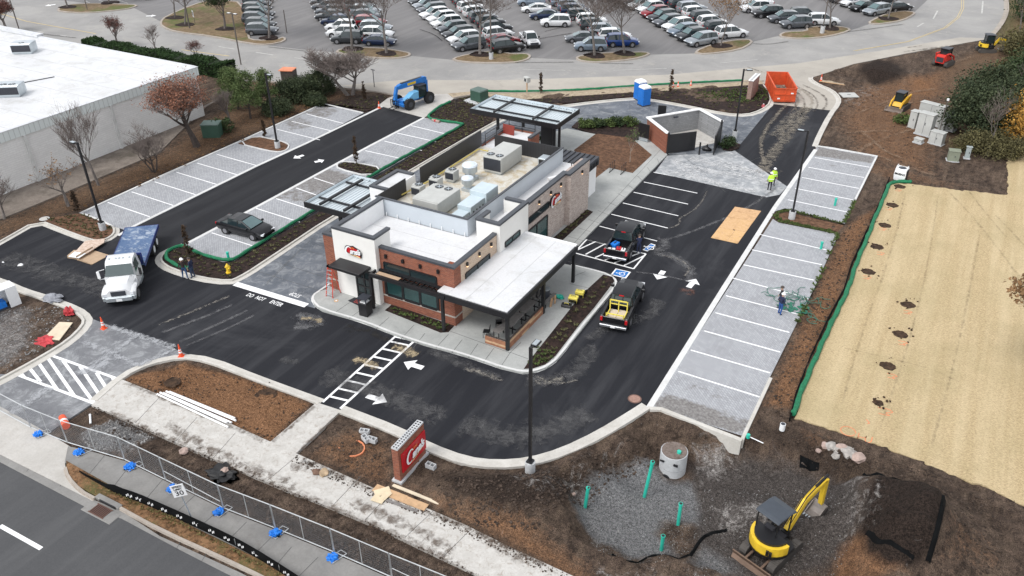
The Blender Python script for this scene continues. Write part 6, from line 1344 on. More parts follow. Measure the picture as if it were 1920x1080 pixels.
mb = MB(); mb.loft([[(x, -.5, z-h), (x, -.5, z+h), (x, -.02, z+h), (x, -.02, z-h)] for x, z, h in ((-2.5, 2.65, .34), (-2.2, 2.75, .36), (1.9, 2.75, .30), (2.3, 2.7, .22))]); mb.b2(-2.6, -2.2, -.55, .05, 1.1, 2.6); mb.build('boom', BLUEM, t, bevel=.02)
mb = MB(); mb.b2(-1.8, 1.7, -.42, -.1, 3.06, 3.14); mb.build('hose_tray', BLACK, t)
mb = MB(); mb.loft([[(x, -.45, z), (x+.38, -.45, z+.05), (x+.38, -.07, z+.05), (x, -.07, z)] for x, z in ((2.2, 2.85), (2.5, 2.0), (2.65, 1.15))]); mb.build('boom_head', BLUEM, t, bevel=.03)
mb = MB(); mb.b2(2.95, 3.03, -.95, .45, 1.2, 1.28); mb.b2(2.95, 3.03, -.95, .45, .35, .43)
for y in (-.95, -.6, -.25, .1, .4): mb.b2(2.95, 3.03, y, y+.06, .35, 1.28)
for y in (-.6, .1): mb.b2(3.0, 4.1, y-.06, y+.06, .3, .36)
mb.build('fork_carriage', BLACK, t)
mb = MB(); mb.b2(-.6, .8, -.515, -.503, 2.62, 2.92); mb.build('yellow_decal', YEL, t)
mb = MB(); mb.b2(-.6, .8, .0-.018, -.005, 2.62, 2.92); mb.build('yellow_decal', YEL, t)

# ---- dumpster
c_ = g(1463, 180); rz = head((1451,193), (1441,150)); f0, f1, f2 = Vector(g2(1451, 193)), Vector(g2(1488, 194)), Vector(g2(1442, 160))
dw = (f1-f0).length*.93; ang = math.atan2((f1-f0).y, (f1-f0).x)+PI/2; ln = 6.2
ctr = (f0+f1)/2+Vector((math.cos(ang), math.sin(ang)))*ln/2
t = thing('roll_off_skip', 'orange open-topped roll-off skip on the tan drive', 'skip', (ctr.x, ctr.y, 0), ang); dw = 2.45
mb = MB(); h_ = 1.75
mb.b2(-ln/2, ln/2, -dw/2, -dw/2+.07, .2, h_); mb.b2(-ln/2, ln/2, dw/2-.07, dw/2, .2, h_); mb.b2(ln/2-.07, ln/2, -dw/2+.07, dw/2-.07, .2, h_); mb.b2(-ln/2, ln/2, -dw/2, dw/2, .15, .22)
mb.b2(-ln/2-.05, ln/2+.05, -dw/2-.06, -dw/2+.09, h_, h_+.1); mb.b2(-ln/2-.05, ln/2+.05, dw/2-.09, dw/2+.06, h_, h_+.1); mb.b2(ln/2-.1, ln/2+.05, -dw/2, dw/2, h_, h_+.1)
for i in range(9):
    x = -ln/2+.3+i*.7
    for sg in (-1, 1): mb.b2(x, x+.1, sg*dw/2, sg*(dw/2+.06), .2, h_)
mb.build('tub', ORG, t)
mb = MB(); mb.b2(-ln/2-.07, -ln/2, -dw/2, dw/2, .2, h_+.02); 
for z in (.35, 1.0, 1.68): mb.b2(-ln/2-.13, -ln/2-.07, -dw/2, dw/2, z, z+.12)
mb.b2(-ln/2-.13, -ln/2-.07, -.05, .05, .4, 1.7); mb.build('door', ORG, t)
mb = MB(); mb.b2(-ln/2-.145, -ln/2-.13, -.9, -.6, 1.15, 1.3); mb.b2(-ln/2-.145, -ln/2-.13, .55, .85, .5, .66); mb.build('sticker', WHITE, t)
mb = MB(); mb.b2(-ln/2+.1, ln/2-.1, -dw/2+.1, dw/2-.1, .22, .26); 
for _ in range(22): mb.box((random.uniform(-2.6, 2.6), random.uniform(-.9, .9), .35), (random.uniform(.3, 1.2), random.uniform(.1, .5), .05), random.uniform(0, 3), random.uniform(-.2, .2))
mb.build('waste', plain('mixed_waste', (.20, .16, .13), .9, var=.6, scale=3), t)

# ---- portable toilets
def porta(px, py, rz, label, back=0):
    c = g(px, py); t = thing('portable_toilet', label, 'toilet', (c.x, c.y, 0), rz, 'blue portable toilets'); t.scale = (.9, .9, 1)
    mb = MB(); mb.b2(-.58, .58, -.58, .58, .12, 2.05)
    for i in range(2):
        for sg in (-1, 1): mb.b2(-.4, .4, sg*.58, sg*.60, .35+i*.85, 1.05+i*.85)
    mb.build('cabin', BLUEP, t, bevel=.04)
    mb = MB(); mb.loft([[(-.6, -.6, z), (.6, -.6, z), (.6, .6, z), (-.6, .6, z)] if k == 0 else [(-.6*k, -.6*k, z), (.6*k, -.6*k, z), (.6*k, .6*k, z), (-.6*k, .6*k, z)] for z, k in ((2.05, 1), (2.2, .98), (2.36, .75), (2.42, .4))]); mb.build('roof', WHITE, t, bevel=.02)
    mb = MB(); mb.b2(-.42, .42, .58, .61, .2, 1.95); mb.build('door', BLUEP, t, bevel=.02); mb = MB(); mb.b2(-.62, .62, -.62, .62, 0, .12); mb.build('skid', CHAR, t); mb = MB(); mb.cyl((.4, -.4, 2.1), (.4, -.4, 2.55), .05, n=6); mb.build('vent_pipe', WHITE, t)
porta(1207, 197, R_(-32), 'nearer of two blue portable toilets, its whole side in view'); porta(1199, 186, R_(-32), 'rear one of two blue portable toilets, mostly hidden')

# ================================================================== MONUMENT SIGNS
ang = R_(91.5); t = thing('monument_sign', 'unfinished brick monument sign with red panel and bare block top', 'sign', (-21.19, 25.03, 0)); t.rotation_euler[2] = ang
mb = MB(); mb.b2(0, 2.48, 0, .40, .0, 2.32); mb.build('brick_body', BRICK, t)
mb = MB(); mb.b2(-.12, 2.6, -.12, .50, -.35, .16); mb.build('footing', C_BASE, t)
mb = MB(); mb.b2(-.0, 2.48, 0, .40, 2.32, 2.42); mb.mi = 1
for i in range(14):
    for j in range(2): mb.b2(.05+i*.173, .14+i*.173, .06+j*.18, .16+j*.18, 2.42, 2.424)
mb.build('block_top', [C_BASE, BLACK], t)
cane_sign('monument_panel', 'large red panel with white script and gold ribbon on the brick monument', Matrix.Translation((0, 0, 0)), 1.0, True)
sg_ = bpy.data.objects['monument_panel']; sg_.parent = t; del sg_['category']; del sg_['label']; sg_.matrix_world = Matrix.Identity(4)
sg_.matrix_parent_inverse = Matrix.Identity(4); sg_.matrix_basis = Matrix.Translation((1.33, -.0, 1.24)) @ Mfront @ Matrix.Scale(.86, 4)
A = Vector(g2(1410, 189)); A2 = Vector(g2(1393, 190)); 
t = thing('monument_sign', 'finished brick sign with white cap beside the orange skip', 'sign', (A.x-.2, A.y, .1)); t.rotation_euler[2] = R_(0)
# long face runs away from the viewer, facing the site
mb = MB(); mb.b2(-.5, .0, 0, 3.0, 0, 2.2); mb.build('brick_body', m_brick('pinkish_brick', (.36, .22, .18), (.27, .155, .13), (.36, .31, .28)), t)
mb = MB(); mb.b2(-.56, .06, -.06, 3.06, 2.2, 2.28); mb.mi = 1; mb.b2(-.36, -.30, -.02, 3.02, 2.28, 2.29); mb.b2(-.2, -.14, -.02, 3.02, 2.28, 2.29); mb.build('cap', [STUCCOW, CHAR], t)
mb = MB(); mb.b2(-.60, -.5, .5, 2.5, .55, 1.75); mb.build('red_panel', RED, t); text_on('lettering', "Cane's", .75, WHITE, Matrix.Translation((-.61, 1.5, 1.2)) @ Matrix(((0, 0, -1, 0), (-1, 0, 0, 0), (0, 1, 0, 0), (0, 0, 0, 1))), t, ext=.01, shear=.35, bold=.02)

# ================================================================== LIGHT POLES
def lamp(label, px, py, h, heads, base='round', z=0, bh=.75, bw=.28, grp='black lot light poles', mat=BLACK, r=.075):
    c = g(px, py, z); t = thing('lamp_post', label, 'lamp post', (c.x, c.y, z), 0, grp)
    if base: mb = MB(); mb.cyl((0, 0, -.6), (0, 0, bh), bw, n=16); mb.build('concrete_base', C_BASE, t, smooth=True); mb = MB(); mb.b2(-.17, .17, -.17, .17, bh, bh+.12); mb.build('anchor_cover', BLACK, t)
    mb = MB(); b0 = bh if base else 0; mb.b2(-r, r, -r, r, b0, h); mb.build('pole', mat, t)
    for a in heads:
        mb = MB(); mb.T = Matrix.Rotation(a, 4, 'Z'); mb.b2(r, .3, -.03, .03, h-.15, h-.08); mb.b2(.28, .85, -.17, .17, h-.17, h-.08); o = mb.build('lamp_head', mat, t); mb = MB(); mb.T = Matrix.Rotation(a, 4, 'Z'); mb.b2(.34, .8, -.12, .12, h-.08, h-.05); mb.build('heat_sink', GALV if mat is BLACK and h < 9 else WHITE, o)
    return t
D_ = R_
lamp('black light pole in the planted corner near the flatbed lorry', 194, 432, 7.9, [D_(180)])
lamp('black light pole on the little island among the left pavers', 521, 278, 7.9, [D_(-10)])
lamp('black light pole in front of the rear brick sign', 1377, 258, 7.3, [D_(30)])
lamp('black light pole at the planted finger of the right paver lot', 1484, 411, 8.0, [D_(180)])
lamp('tall black light pole in the foreground on a concrete stub by the kerb', 994, 885, 8.35, [D_(90)])
G2 = plain('weathered_pole', (.11, .095, .085), .7)
lamp('thin brown pole with twin lamp heads beyond the hedge', 452, 121, 6.8, [D_(0), D_(180)], None, grp='road light poles', mat=G2, r=.06)
lamp('grey pole rising from a pale base on the second road island', 921, 112, 12, [D_(90)], 'round', bh=1.0, bw=.3, grp='road light poles', mat=G2)
lamp('grey pole with a pale base on the fifth road island', 1541, 63, 12, [D_(90)], 'round', bh=1.1, bw=.32, grp='road light poles', mat=G2)
lamp('thin brown pole on the grassy island at upper left', 356, 54, 12, [D_(0)], None, grp='road light poles', mat=G2, r=.08)
lamp('twin-headed pole above the dark red tree at far left', 38, 62, 5.6, [D_(0), D_(180)], None, grp='road light poles', mat=G2, r=.06)
lamp('thin grey pole standing alone in the far lot aisle', 538, 62, 3.4, [], None, grp='road light poles', mat=G2, r=.05)
lamp('thin pole on the small mulched island at top left', 164, 19, 8, [D_(0)], None, grp='road light poles', mat=G2, r=.05)
# ================================================================== PEOPLE
def person(label, loc, rz, top, legs, pose='stand', hat=None, vest=None):
    """one skinned surface; clothing zones by height, hat / vest as children"""
    J = {'pel': (0, 0, .95), 'wai': (0, 0, 1.12), 'che': (0.02, 0, 1.34), 'nk': (.02, 0, 1.50), 'hd': (.05, 0, 1.62), 'ht': (.05, 0, 1.74)}
    st = .16 if pose == 'stride' else .04
    for s, n in ((1, 'L'), (-1, 'R')):
        f = st*(1 if s > 0 else -1)
        J['hip'+n] = (0, .10*s, .90); J['kn'+n] = (f*.6+.03, .11*s, .50); J['an'+n] = (f-.02, .12*s, .09); J['to'+n] = (f+.17, .13*s, .04)
        J['sh'+n] = (.0, .19*s, 1.42)
        if pose == 'reach': J['el'+n] = (.16, .25*s, 1.20); J['wr'+n] = (.40, .17*s, 1.18); J['fi'+n] = (.49, .15*s, 1.19)
        else: J['el'+n] = (-.03, .27*s, 1.14); J['wr'+n] = (.12, .26*s, .92); J['fi'+n] = (.16, .25*s, .83)
    E_ = [('pel', 'wai'), ('wai', 'che'), ('che', 'nk'), ('nk', 'hd'), ('hd', 'ht')]
    for n in 'LR': E_ += [('pel', 'hip'+n), ('hip'+n, 'kn'+n), ('kn'+n, 'an'+n), ('an'+n, 'to'+n), ('che', 'sh'+n), ('sh'+n, 'el'+n), ('el'+n, 'wr'+n), ('wr'+n, 'fi'+n)]
    Rd = {'pel': .155, 'wai': .14, 'che': .165, 'nk': .06, 'hd': .10, 'ht': .085, 'hip': .10, 'kn': .068, 'an': .048, 'to': .045, 'sh': .075, 'el': .052, 'wr': .036, 'fi': .04}
    ks = list(J); me = bpy.data.meshes.new('body'); me.from_pydata([J[k] for k in ks], [(ks.index(a), ks.index(b)) for a, b in E_], [])
    o = bpy.data.objects.new('body', me); COL.objects.link(o); o.modifiers.new('s', 'SKIN')
    for i, k in enumerate(ks): r = Rd.get(k, Rd.get(k[:-1], .05)); me.skin_vertices[0].data[i].radius = (r, r*(.8 if k in ('che', 'wai', 'pel') else 1))
    me.skin_vertices[0].data[0].use_root = True; ss = o.modifiers.new('u', 'SUBSURF'); ss.levels = ss.render_levels = 1
    dg = bpy.context.evaluated_depsgraph_get(); nm = bpy.data.meshes.new_from_object(o.evaluated_get(dg)); bpy.data.objects.remove(o)
    nm.materials.clear()
    for m in (SKIN, top, legs, DCLOTH): nm.materials.append(m)
    for p in nm.polygons:
        c = p.center; z = c.z; hand = abs(c.y) > .15 and ((pose == 'reach' and c.x > .40) or (pose != 'reach' and z < .93 and z > .78 and c.x > .09))
        p.material_index = 3 if z < .1 else 2 if z < .98 and not abs(c.y) > .2 else 0 if (hand or z > 1.52) else 1; p.use_smooth = True
    t = thing('person', label, 'person', loc, rz); b = bpy.data.objects.new('body', nm); COL.objects.link(b); b.parent = t
    # face, ears, hair or hat, fingers
    mb = MB()
    for s in (-1, 1):
        w_ = J['fiL'] if s > 0 else J['fiR']
        for k in range(4): mb.tube([(w_[0], w_[1]+(k-1.5)*.018, w_[2]), (w_[0]+.03, w_[1]+(k-1.5)*.02, w_[2]-.05), (w_[0]+.02, w_[1]+(k-1.5)*.02, w_[2]-.085+abs(k-1.5)*.01)], [.010, .009, .007], 4)
        mb.tube([(w_[0], w_[1]-s*.03, w_[2]+.03), (w_[0]+.03, w_[1]-s*.06, w_[2]-.01)], [.011, .008], 4)
        mb.cyl((.05, s*.092, 1.65), (.05, s*.105, 1.65), .025, n=6)
    mb.tube([(.14, 0, 1.66), (.175, 0, 1.625)], [.012, .02], 5); mb.build('fingers_and_face', SKIN, t) 
    mb = MB()
    for s in (-1, 1): mb.cyl((.135, s*.035, 1.675), (.15, s*.035, 1.675), .013, n=6)
    mb.b2(.135, .148, -.025, .025, 1.585, 1.594); mb.build('eyes_and_mouth', DCLOTH, t)
    mb = MB(); rings = []
    hatz = 1.70
    for i in range(5):
        a = i/4*PI/2; r = .125*math.cos(a)+.002; rings.append([(.04+r*1.12*math.cos(k*PI/6), r*math.sin(k*PI/6), hatz+.12*math.sin(a)) for k in range(12)])
    mb.loft(rings)
    if hat: mb.cyl((.06, 0, hatz-.01), (.06, 0, hatz+.008), .155, .15, 14)
    mb.build('hard_hat' if hat else 'hair', hat or BARKD, t, smooth=True)
    if vest:
        mb = MB(); mb.loft([[(x*k+.01, y*k, z) for x, y in ((.15, -.12), (.15, .12), (.06, .20), (-.10, .20), (-.16, .12), (-.16, -.12), (-.10, -.20), (.06, -.20))] for z, k in ((.93, 1.0), (1.12, .98), (1.34, 1.12), (1.46, .9))]); v = mb.build('vest', vest, t, smooth=True)
        mb = MB(); mb.b2(-.19, .175, -.215, .215, 1.14, 1.19); mb.build('reflective_band', WHITE, v)
    return t
def P3(px, py, z=0): c = g(px, py, z); return (c.x, c.y, z)
person('person in hi-vis yellow vest and white hard hat with the back turned', P3(1442, 357), R_(115), HIVIS, DCLOTH, 'stand', WHITE, HIVIS)
person('person in hi-vis yellow top and white hard hat, partly behind the other vest', P3(1448, 348), R_(-60), HIVIS, DCLOTH, 'stand', WHITE, HIVIS)
person('person in brown jacket, jeans and white hard hat striding beside the mulch bed', P3(348, 522), R_(-20), BCLOTH, DENIM, 'stride', WHITE)
person('person in navy hooded top and dark jeans standing by the yellow hydrant bed', P3(363, 521), R_(200), NCLOTH, plain('dark_denim', (.03, .05, .10), .9), 'stand')
person('person in navy top and bright blue jeans on the paver lot near the green netting', P3(1461, 590), R_(60), NCLOTH, plain('bright_denim', (.02, .08, .28), .9), 'stand', WHITE)
person('person in black jacket on the pavers directly behind the one in blue jeans', P3(1461, 577), R_(200), DCLOTH, BCLOTH, 'stand')
person('person in dark blue clothes leaning into the open door of the black pickup', P3(1197, 477), R_(120), NCLOTH, NCLOTH, 'reach')

# ================================================================== SITE BITS
def cone(px, py, label, h=.72, z=0):
    c = g(px, py, z); t = thing('traffic_cone', label, 'traffic cone', (c.x, c.y, z), random.uniform(0, 1), 'orange traffic cones')
    mb = MB(); mb.b2(-.19, .19, -.19, .19, 0, .04); mb.build('base', CONEO, t, bevel=.01); mb = MB(); mb.cyl((0, 0, .04), (0, 0, h), .14, .03, 14); mb.build('cone_body', CONEO, t, smooth=True)
    for a, b in ((.32, .44), (.52, .60)): mb = MB(); mb.cyl((0, 0, h*a), (0, 0, h*b), .14-.11*a*.98+.006, .14-.11*b*.98+.006, 14); mb.build('reflective_band', WHITE, t, smooth=True)
    return t
cone(195, 616, 'orange cone on the grey apron nearest the left dirt island', .95); cone(340, 668, 'orange cone at the tip of the clay island', .95); cone(711, 203, 'orange cone at the end of the fresh asphalt lane by the telehandler', .85)
cone(1262, 164, 'orange cone nearest the thin bronze conifer behind the green sock'); cone(1271, 163, 'middle orange cone of three along the green sock'); cone(1295, 161, 'orange cone furthest right along the green sock'); cone(1539, 153, 'orange cone by the concrete slab at the drive mouth', .95)
c_ = g(122, 796); t = thing('fallen_barrel', 'orange and white marker barrel lying on the soil', 'barrel', (c_.x, c_.y, .22), R_(-25)); mb = MB(); mb.cyl((-.5, 0, 0), (.5, 0, 0), .2, .24, 14); mb.build('drum', CONEO, t, smooth=True); mb = MB(); mb.cyl((-.05, 0, 0), (.15, 0, 0), .228, .235, 14); mb.build('band', WHITE, t, smooth=True)
c_ = g(1546, 150); t = thing('barricade_board', 'pale concrete slab lying by the orange cone', 'slab', (c_.x+.9, c_.y-.2, .05), R_(0)); mb = MB(); mb.b2(-1.2, 1.6, -.9, .9, 0, .1); mb.build('slab_body', SAND, t, bevel=.02); mb = MB(); mb.b2(-1.3, 1.7, -1.0, -.9, 0, .06); mb.build('form_board', PLY, t)
c_ = g(1591, 181); t = thing('utility_slab', 'pale square utility lid on the graded soil', 'lid', (c_.x, c_.y, zat(c_.x, c_.y)), R_(30)); mb = MB(); mb.b2(-.95, .95, -.8, .8, 0, .12); mb.build('lid_plate', CABW, t, bevel=.02); mb = MB(); mb.b2(-.2, .2, -.03, .03, .12, .15); mb.build('handle', CHAR, t)
# ladder
c_ = Vector((-37.0, 38.15)); t = thing('step_ladder', 'red fibreglass step ladder against the brick beside the entry tower', 'ladder', (-36.75, 38.05, .14), R_(90))
mb = MB()
for y in (-.28, .28): mb.cyl((-.35, y*1.1, 0), (.1, y*.7, 2.35), .035, n=5); mb.cyl((.55, y*1.1, 0), (.15, y*.7, 2.3), .03, n=5)
mb.build('side_rail', plain('ladder_red', (.62, .06, .03), .5), t)
for i in range(7): k = (i+.5)/7.5; mb = MB(); mb.b2(-.35+.45*k-.05, -.35+.45*k+.05, -.28+.08*k, .28-.08*k, 2.35*k, 2.35*k+.03); mb.build('step', GALV, t); mb = MB(); mb.b2(.0, .24, -.22, .22, 2.32, 2.42); mb.build('top_cap', plain('ladder_cap_orange', (.85, .38, .04), .5), t)
# hydrants
def hydrant(px, py, label):
    c = g(px, py); t = thing('fire_hydrant', label, 'fire hydrant', (c.x, c.y, .07)); mb = MB(); mb.cyl((0, 0, 0), (0, 0, .08), .2, n=12); mb.cyl((0, 0, .08), (0, 0, .62), .13, n=12); mb.cyl((0, 0, .62), (0, 0, .80), .15, .04, 12); mb.build('barrel', YEL, t, smooth=True)
    for a in (0, PI/2, PI): mb = MB(); v = Vector((math.cos(a), math.sin(a), 0)); mb.cyl(v*.12+Vector((0, 0, .45)), v*.24+Vector((0, 0, .45)), .07, n=8); mb.build('outlet_cap', YEL, t)
hydrant(429, 513, 'yellow fire hydrant standing in the long planted bed')
for px, py, h, lab in [(429, 487, .55, 'teal pipe stub at the tip of the middle pavers'), (1565, 386, .6, 'teal pipe stub on the upper right paver lot'), (1539, 467, .5, 'teal pipe stub at the top edge of the lower right paver lot')]:
    c = g(px, py); t = thing('pipe_stub', lab, 'pipe', (c.x, c.y, .03), 0, 'short teal pipe stubs on the pavers'); mb = MB(); mb.cyl((0, 0, 0), (0, 0, h), .10, n=12); mb.build('pipe', TEAL, t, smooth=True); mb = MB(); mb.cyl((0, 0, h), (0, 0, h+.12), .12, n=12); mb.build('coupling', TEAL, t, smooth=True)
# plywood over a trench, laid flat in sheets
PLP = W([(1378,388),(1427,396),(1383,457),(1333,446)])
t = thing('plywood_cover', 'pale plywood sheets laid flat on the new asphalt', 'plywood', (*PLP[0], 0)); A = [Vector(p)-Vector(PLP[0]) for p in PLP]
for i, (u0, u1, v0, v1, dz) in enumerate([(0, 1, 0, .14, 0), (0, 1, .145, .33, .004), (0, .52, .335, .68, 0), (.525, 1, .335, .66, .005), (0, .6, .685, 1, .003), (.605, 1, .665, 1, 0)]):
    q = lambda u, v: tuple(A[0]*(1-u)*(1-v)+A[1]*u*(1-v)+A[2]*u*v+A[3]*(1-u)*v)
    mb = MB(); mb.prism([q(u0, v0), q(u1, v0), q(u1, v1), q(u0, v1)], .001, .03+dz); mb.build('plywood_sheet', speck('osb_%d' % i, (.50+.02*i, .30+.015*i, .155), (.64, .42, .24), 5, c3=(.42, .25, .13), s3=1.2, bump=.1), t)
# flattened boxes by the lorry
t = thing('cardboard_pile', 'opened cardboard cartons and a printed sheet beside the lorry bed', 'cardboard', tuple(g(160, 478)), 0); o_ = Vector(g2(160, 478))
def pp(L, z=0): return [tuple(Vector(g2(*p, z))-o_) for p in L]
mb = MB(); mb.prism(pp([(141,472),(160,452),(197,447),(195,455),(163,475)], .25), .22, .27); mb.build('printed_sheet', speck('printed_card', (.50, .38, .30), (.62, .50, .42), 4, .45, .55, bump=0), t)
mb = MB(); mb.prism(pp([(127,484),(140,473),(163,475),(148,487)]), .0, .22, 0); mb.prism(pp([(128,481),(141,471),(163,474),(148,484)], .24), .22, .25, 1); mb.build('white_topped_box', [CARD, WHITE], t)
mb = MB(); mb.prism(pp([(145,488),(176,470),(205,479),(172,497)]), .0, .04); strip(mb, [Vector(p) for p in pp([(145,488),(176,470)])], .04, 0, .0, .38); strip(mb, [Vector(p) for p in pp([(145,488),(172,497)])], .03, 0, .0, .12); mb.build('open_carton', CARD, t)
def litter(px, py, s, mat, name, label, cat, n=7, h=.03, z=.01):
    c = g(px, py); t = thing(name, label, cat, (c.x, c.y, z)); rr = random.Random(int(px)); P = [(s*rr.uniform(.6, 1.2)*math.cos(2*PI*i/n), s*.6*rr.uniform(.6, 1.2)*math.sin(2*PI*i/n)) for i in range(n)]
    mb = MB(); Q = [(x*.5, y*.5) for x, y in P]; mb.add([(x, y, 0) for x, y in P]+[(x, y, h*(1+2*rr.random())) for x, y in Q]+[(0, 0, h*.5)], [(i, (i+1) % n, n+(i+1) % n, n+i) for i in range(n)]+[(n+i, n+(i+1) % n, 2*n) for i in range(n)]); mb.build('sheet', mat, t); return t
litter(39, 497, .38, WHITE, 'paper_sheet', 'larger torn white sheet lying on the asphalt at left', 'paper'); litter(6, 492, .14, WHITE, 'paper_sheet', 'small white scrap at the left frame edge', 'paper')
def heap(px, py, s, mat, name, label, cat, h=.3, z=0, seed=1, n=46):
    c = g(px, py, z); t = thing(name, label, cat, (c.x, c.y, z)); rr = random.Random(seed); mb = MB()
    bm = bmesh.new(); bmesh.ops.create_icosphere(bm, subdivisions=3, radius=1)
    for v in bm.verts:
        k = 1+.75*mnoise.noise(v.co*2.4+Vector((seed, 0, 0)))+.35*mnoise.noise(v.co*6+Vector((0, seed, 0))); v.co = Vector((v.co.x*s*k*1.3, v.co.y*s*k, max(0, v.co.z)*h*k+.01))
    me = bpy.data.meshes.new('heap'); bm.to_mesh(me); bm.free(); me.materials.append(mat); o = bpy.data.objects.new('folded_mass', me); COL.objects.link(o); o.parent = t; return t
heap(100, 560, .55, plain('grey_tarp', (.26, .27, .30), .6, var=.4), 'crumpled_tarp', 'crumpled grey tarpaulin on the kerb at left', 'tarpaulin', .22, .13, 3)
heap(418, 889, .62, plain('black_fabric', (.013, .013, .014), .6, var=.5), 'crumpled_fabric', 'crumpled black fabric on the dark soil behind the fence', 'fabric', .22, .03, 5)
heap(83, 640, .5, plain('red_netting', (.55, .05, .06), .7, var=.5), 'safety_netting', 'crumpled red netting inside the left dirt island kerb', 'netting', .15, .03, 9)
heap(130, 588, .28, plain('red_netting', (.55, .05, .06), .7), 'safety_netting', 'small red netting tuft at the tip of the left dirt island', 'netting', .5, .05, 12)
c_ = g(110, 622); t = thing('plywood_board', 'weathered plywood board on the left dirt island', 'board', (c_.x, c_.y, .06), R_(0)); mb = MB(); o_ = Vector((c_.x, c_.y)); mb.prism([tuple(Vector(p)-o_) for p in W([(82,637),(112,606),(137,607),(112,640)])], 0, .05); mb.build('board', PLYL, t)
def rock(px, py, s, mat, label, z=0, seed=0, name='rock'):
    c = g(px, py, z); bm = bmesh.new(); bmesh.ops.create_icosphere(bm, subdivisions=2, radius=s)
    for v in bm.verts: v.co *= 1+.45*mnoise.noise(v.co*(1.6/s)+Vector((seed, seed, 0))); v.co.z = v.co.z*.6
    me = bpy.data.meshes.new(name); bm.to_mesh(me); bm.free(); me.materials.append(mat); o = bpy.data.objects.new(name, me); COL.objects.link(o); o.location = (c.x, c.y, z+s*.45); return tag(o, label, 'rock')
PINK = plain('pinkish_stone', (.40, .30, .26), .9, var=.3, scale=4); TAN = plain('tan_stone', (.42, .31, .20), .9, var=.4, scale=4); BRNS = plain('brown_stone', (.17, .10, .07), .9, var=.4, scale=4)
rock(345, 849, .26, PINK, 'pinkish boulder on the dark soil between fence and white walk', 0, 2); rock(422, 883, .2, PINK, 'pale stone on the crumpled black fabric', .2, 4)
rock(593, 887, .22, BRNS, 'dark brown stone, left of the pair on the white walk', .1, 7); rock(608, 889, .27, TAN, 'tan stone, right of the pair on the white walk', .1, 9)
for i, (px, py, s) in enumerate([(1547,838,.26),(1558,841,.34),(1570,849,.3),(1578,845,.38),(1588,853,.42),(1598,858,.36),(1607,862,.40),(1567,858,.25),(1595,848,.22),(1534,847,.16)]):
    o = rock(px, py, s, plain('rubble_grey', (.36, .335, .31), .9, var=.4, scale=5) if i % 3 else PINK, 'broken pale concrete lump in the rubble heap left of the straw corner', -.1, 20+i, 'rubble_lump'); o['group'] = 'broken concrete lumps by the straw'; o['category'] = 'rubble'
# concrete blocks
for i, (px, py, rz, lab) in enumerate([(684, 813, .3, 'grey block lying alone near the kerb behind the brick sign island'), (686, 826, -.4, 'left one of two grey blocks side by side on brown soil'), (698, 828, .1, 'right one of two grey blocks side by side on brown soil'), (808, 877, .0, 'grey block lying right of the brick sign')]):
    c = g(px, py, .05); t = thing('concrete_block', lab, 'block', (c.x, c.y, .05), rz, 'loose grey concrete blocks'); mb = MB(); mb.b2(-.28, .28, -.14, .14, 0, .05); 
    for x in (-.26, 0, .26): mb.b2(x-.025, x+.025, -.14, .14, .05, .28)
    for y in (-.125, .125): mb.b2(-.28, .28, y-.02, y+.02, .05, .281)
    mb.build('shell', C_BASE, t); mb = MB(); mb.b2(-.235, -.025, -.105, .105, .05, .06); mb.b2(.025, .235, -.105, .105, .05, .06); mb.build('core', CHAR, t)
# white pipes
PA, PB_ = Vector(g2(303, 739)), Vector(g2(438, 798)); ang = math.atan2((PB_-PA).y, (PB_-PA).x); L_ = (PB_-PA).length
for i in range(5):
    t = thing('plastic_pipe', 'long white plastic pipe in the bundle along the clay island', 'pipe', (PA.x+.02*i, PA.y, .12), ang+R_(1.2)*(i-2)*.5, 'bundle of long white pipes on the clay island'); mb = MB(); y = (i-2)*.13; mb.cyl((0.1*i, y, .06+(i % 2)*.08), (L_-.15*((i*2) % 3), y, .06+(i % 2)*.08), .06, n=8); mb.build('tube', WHITE, t, smooth=True); mb = MB(); mb.cyl((0.1*i-.005, y, .06+(i % 2)*.08), (.1*i+.02, y, .06+(i % 2)*.08), .068, n=8); mb.build('socket', WHITE, t)
c_ = g(170, 788); t = thing('plastic_pipe', 'short white pipe piece lying on soil near the left fence', 'pipe', (c_.x, c_.y, .08), R_(-35)); mb = MB(); mb.cyl((-.45, 0, 0), (.45, 0, 0), .06, n=8); mb.build('tube', WHITE, t, smooth=True); mb = MB(); mb.cyl((-.47, 0, 0), (-.40, 0, 0), .07, n=8); mb.build('socket', WHITE, t)
# boards on the white walk
LA = [(((703,917),(800,955)), .5), (((728,923),(815,958)), .18), (((715,925),(790,952)), .16)]
for i, ((a, b), w_) in enumerate(LA):
    t = thing('timber_board', ['wide pale timber plank lying along the edge of the white walk', 'thin timber strip outermost at the edge of the white walk', 'narrow grey timber strip inside the wide plank on the white walk'][i], 'board', (0, 0, 0)); A, B = Vector(g2(*a)), Vector(g2(*b)); t.location = (A.x, A.y, .10); t.rotation_euler[2] = math.atan2((B-A).y, (B-A).x); mb = MB(); off = [0, .45, -.4][i]; mb.b2(0, (B-A).length*.6, off-w_/2, off+w_/2, 0, .05); mb.b2((B-A).length*.602, (B-A).length, off-w_/2, off+w_/2*.9, 0, .045); mb.build('plank', [PLY, PLYL, GREYW][i], t)
for i, (px, py, rz, s) in enumerate([(717, 922, .3, .42), (709, 937, -.5, .34), (724, 930, .9, .3)]):
    c = g(px, py, .15); t = thing('plywood_offcut', ['pale plywood offcut on top of the plank end', 'pale plywood offcut resting lowest on the white walk', 'pale plywood offcut leaning over the strip'][i], 'board', (c.x, c.y, .15+.02*i), rz+.6); mb = MB(); mb.b2(-s, s, -s*.6, s*.6, 0, .02); mb.build('offcut', plain('fresh_pine', (.66, .55, .38), .8), t)
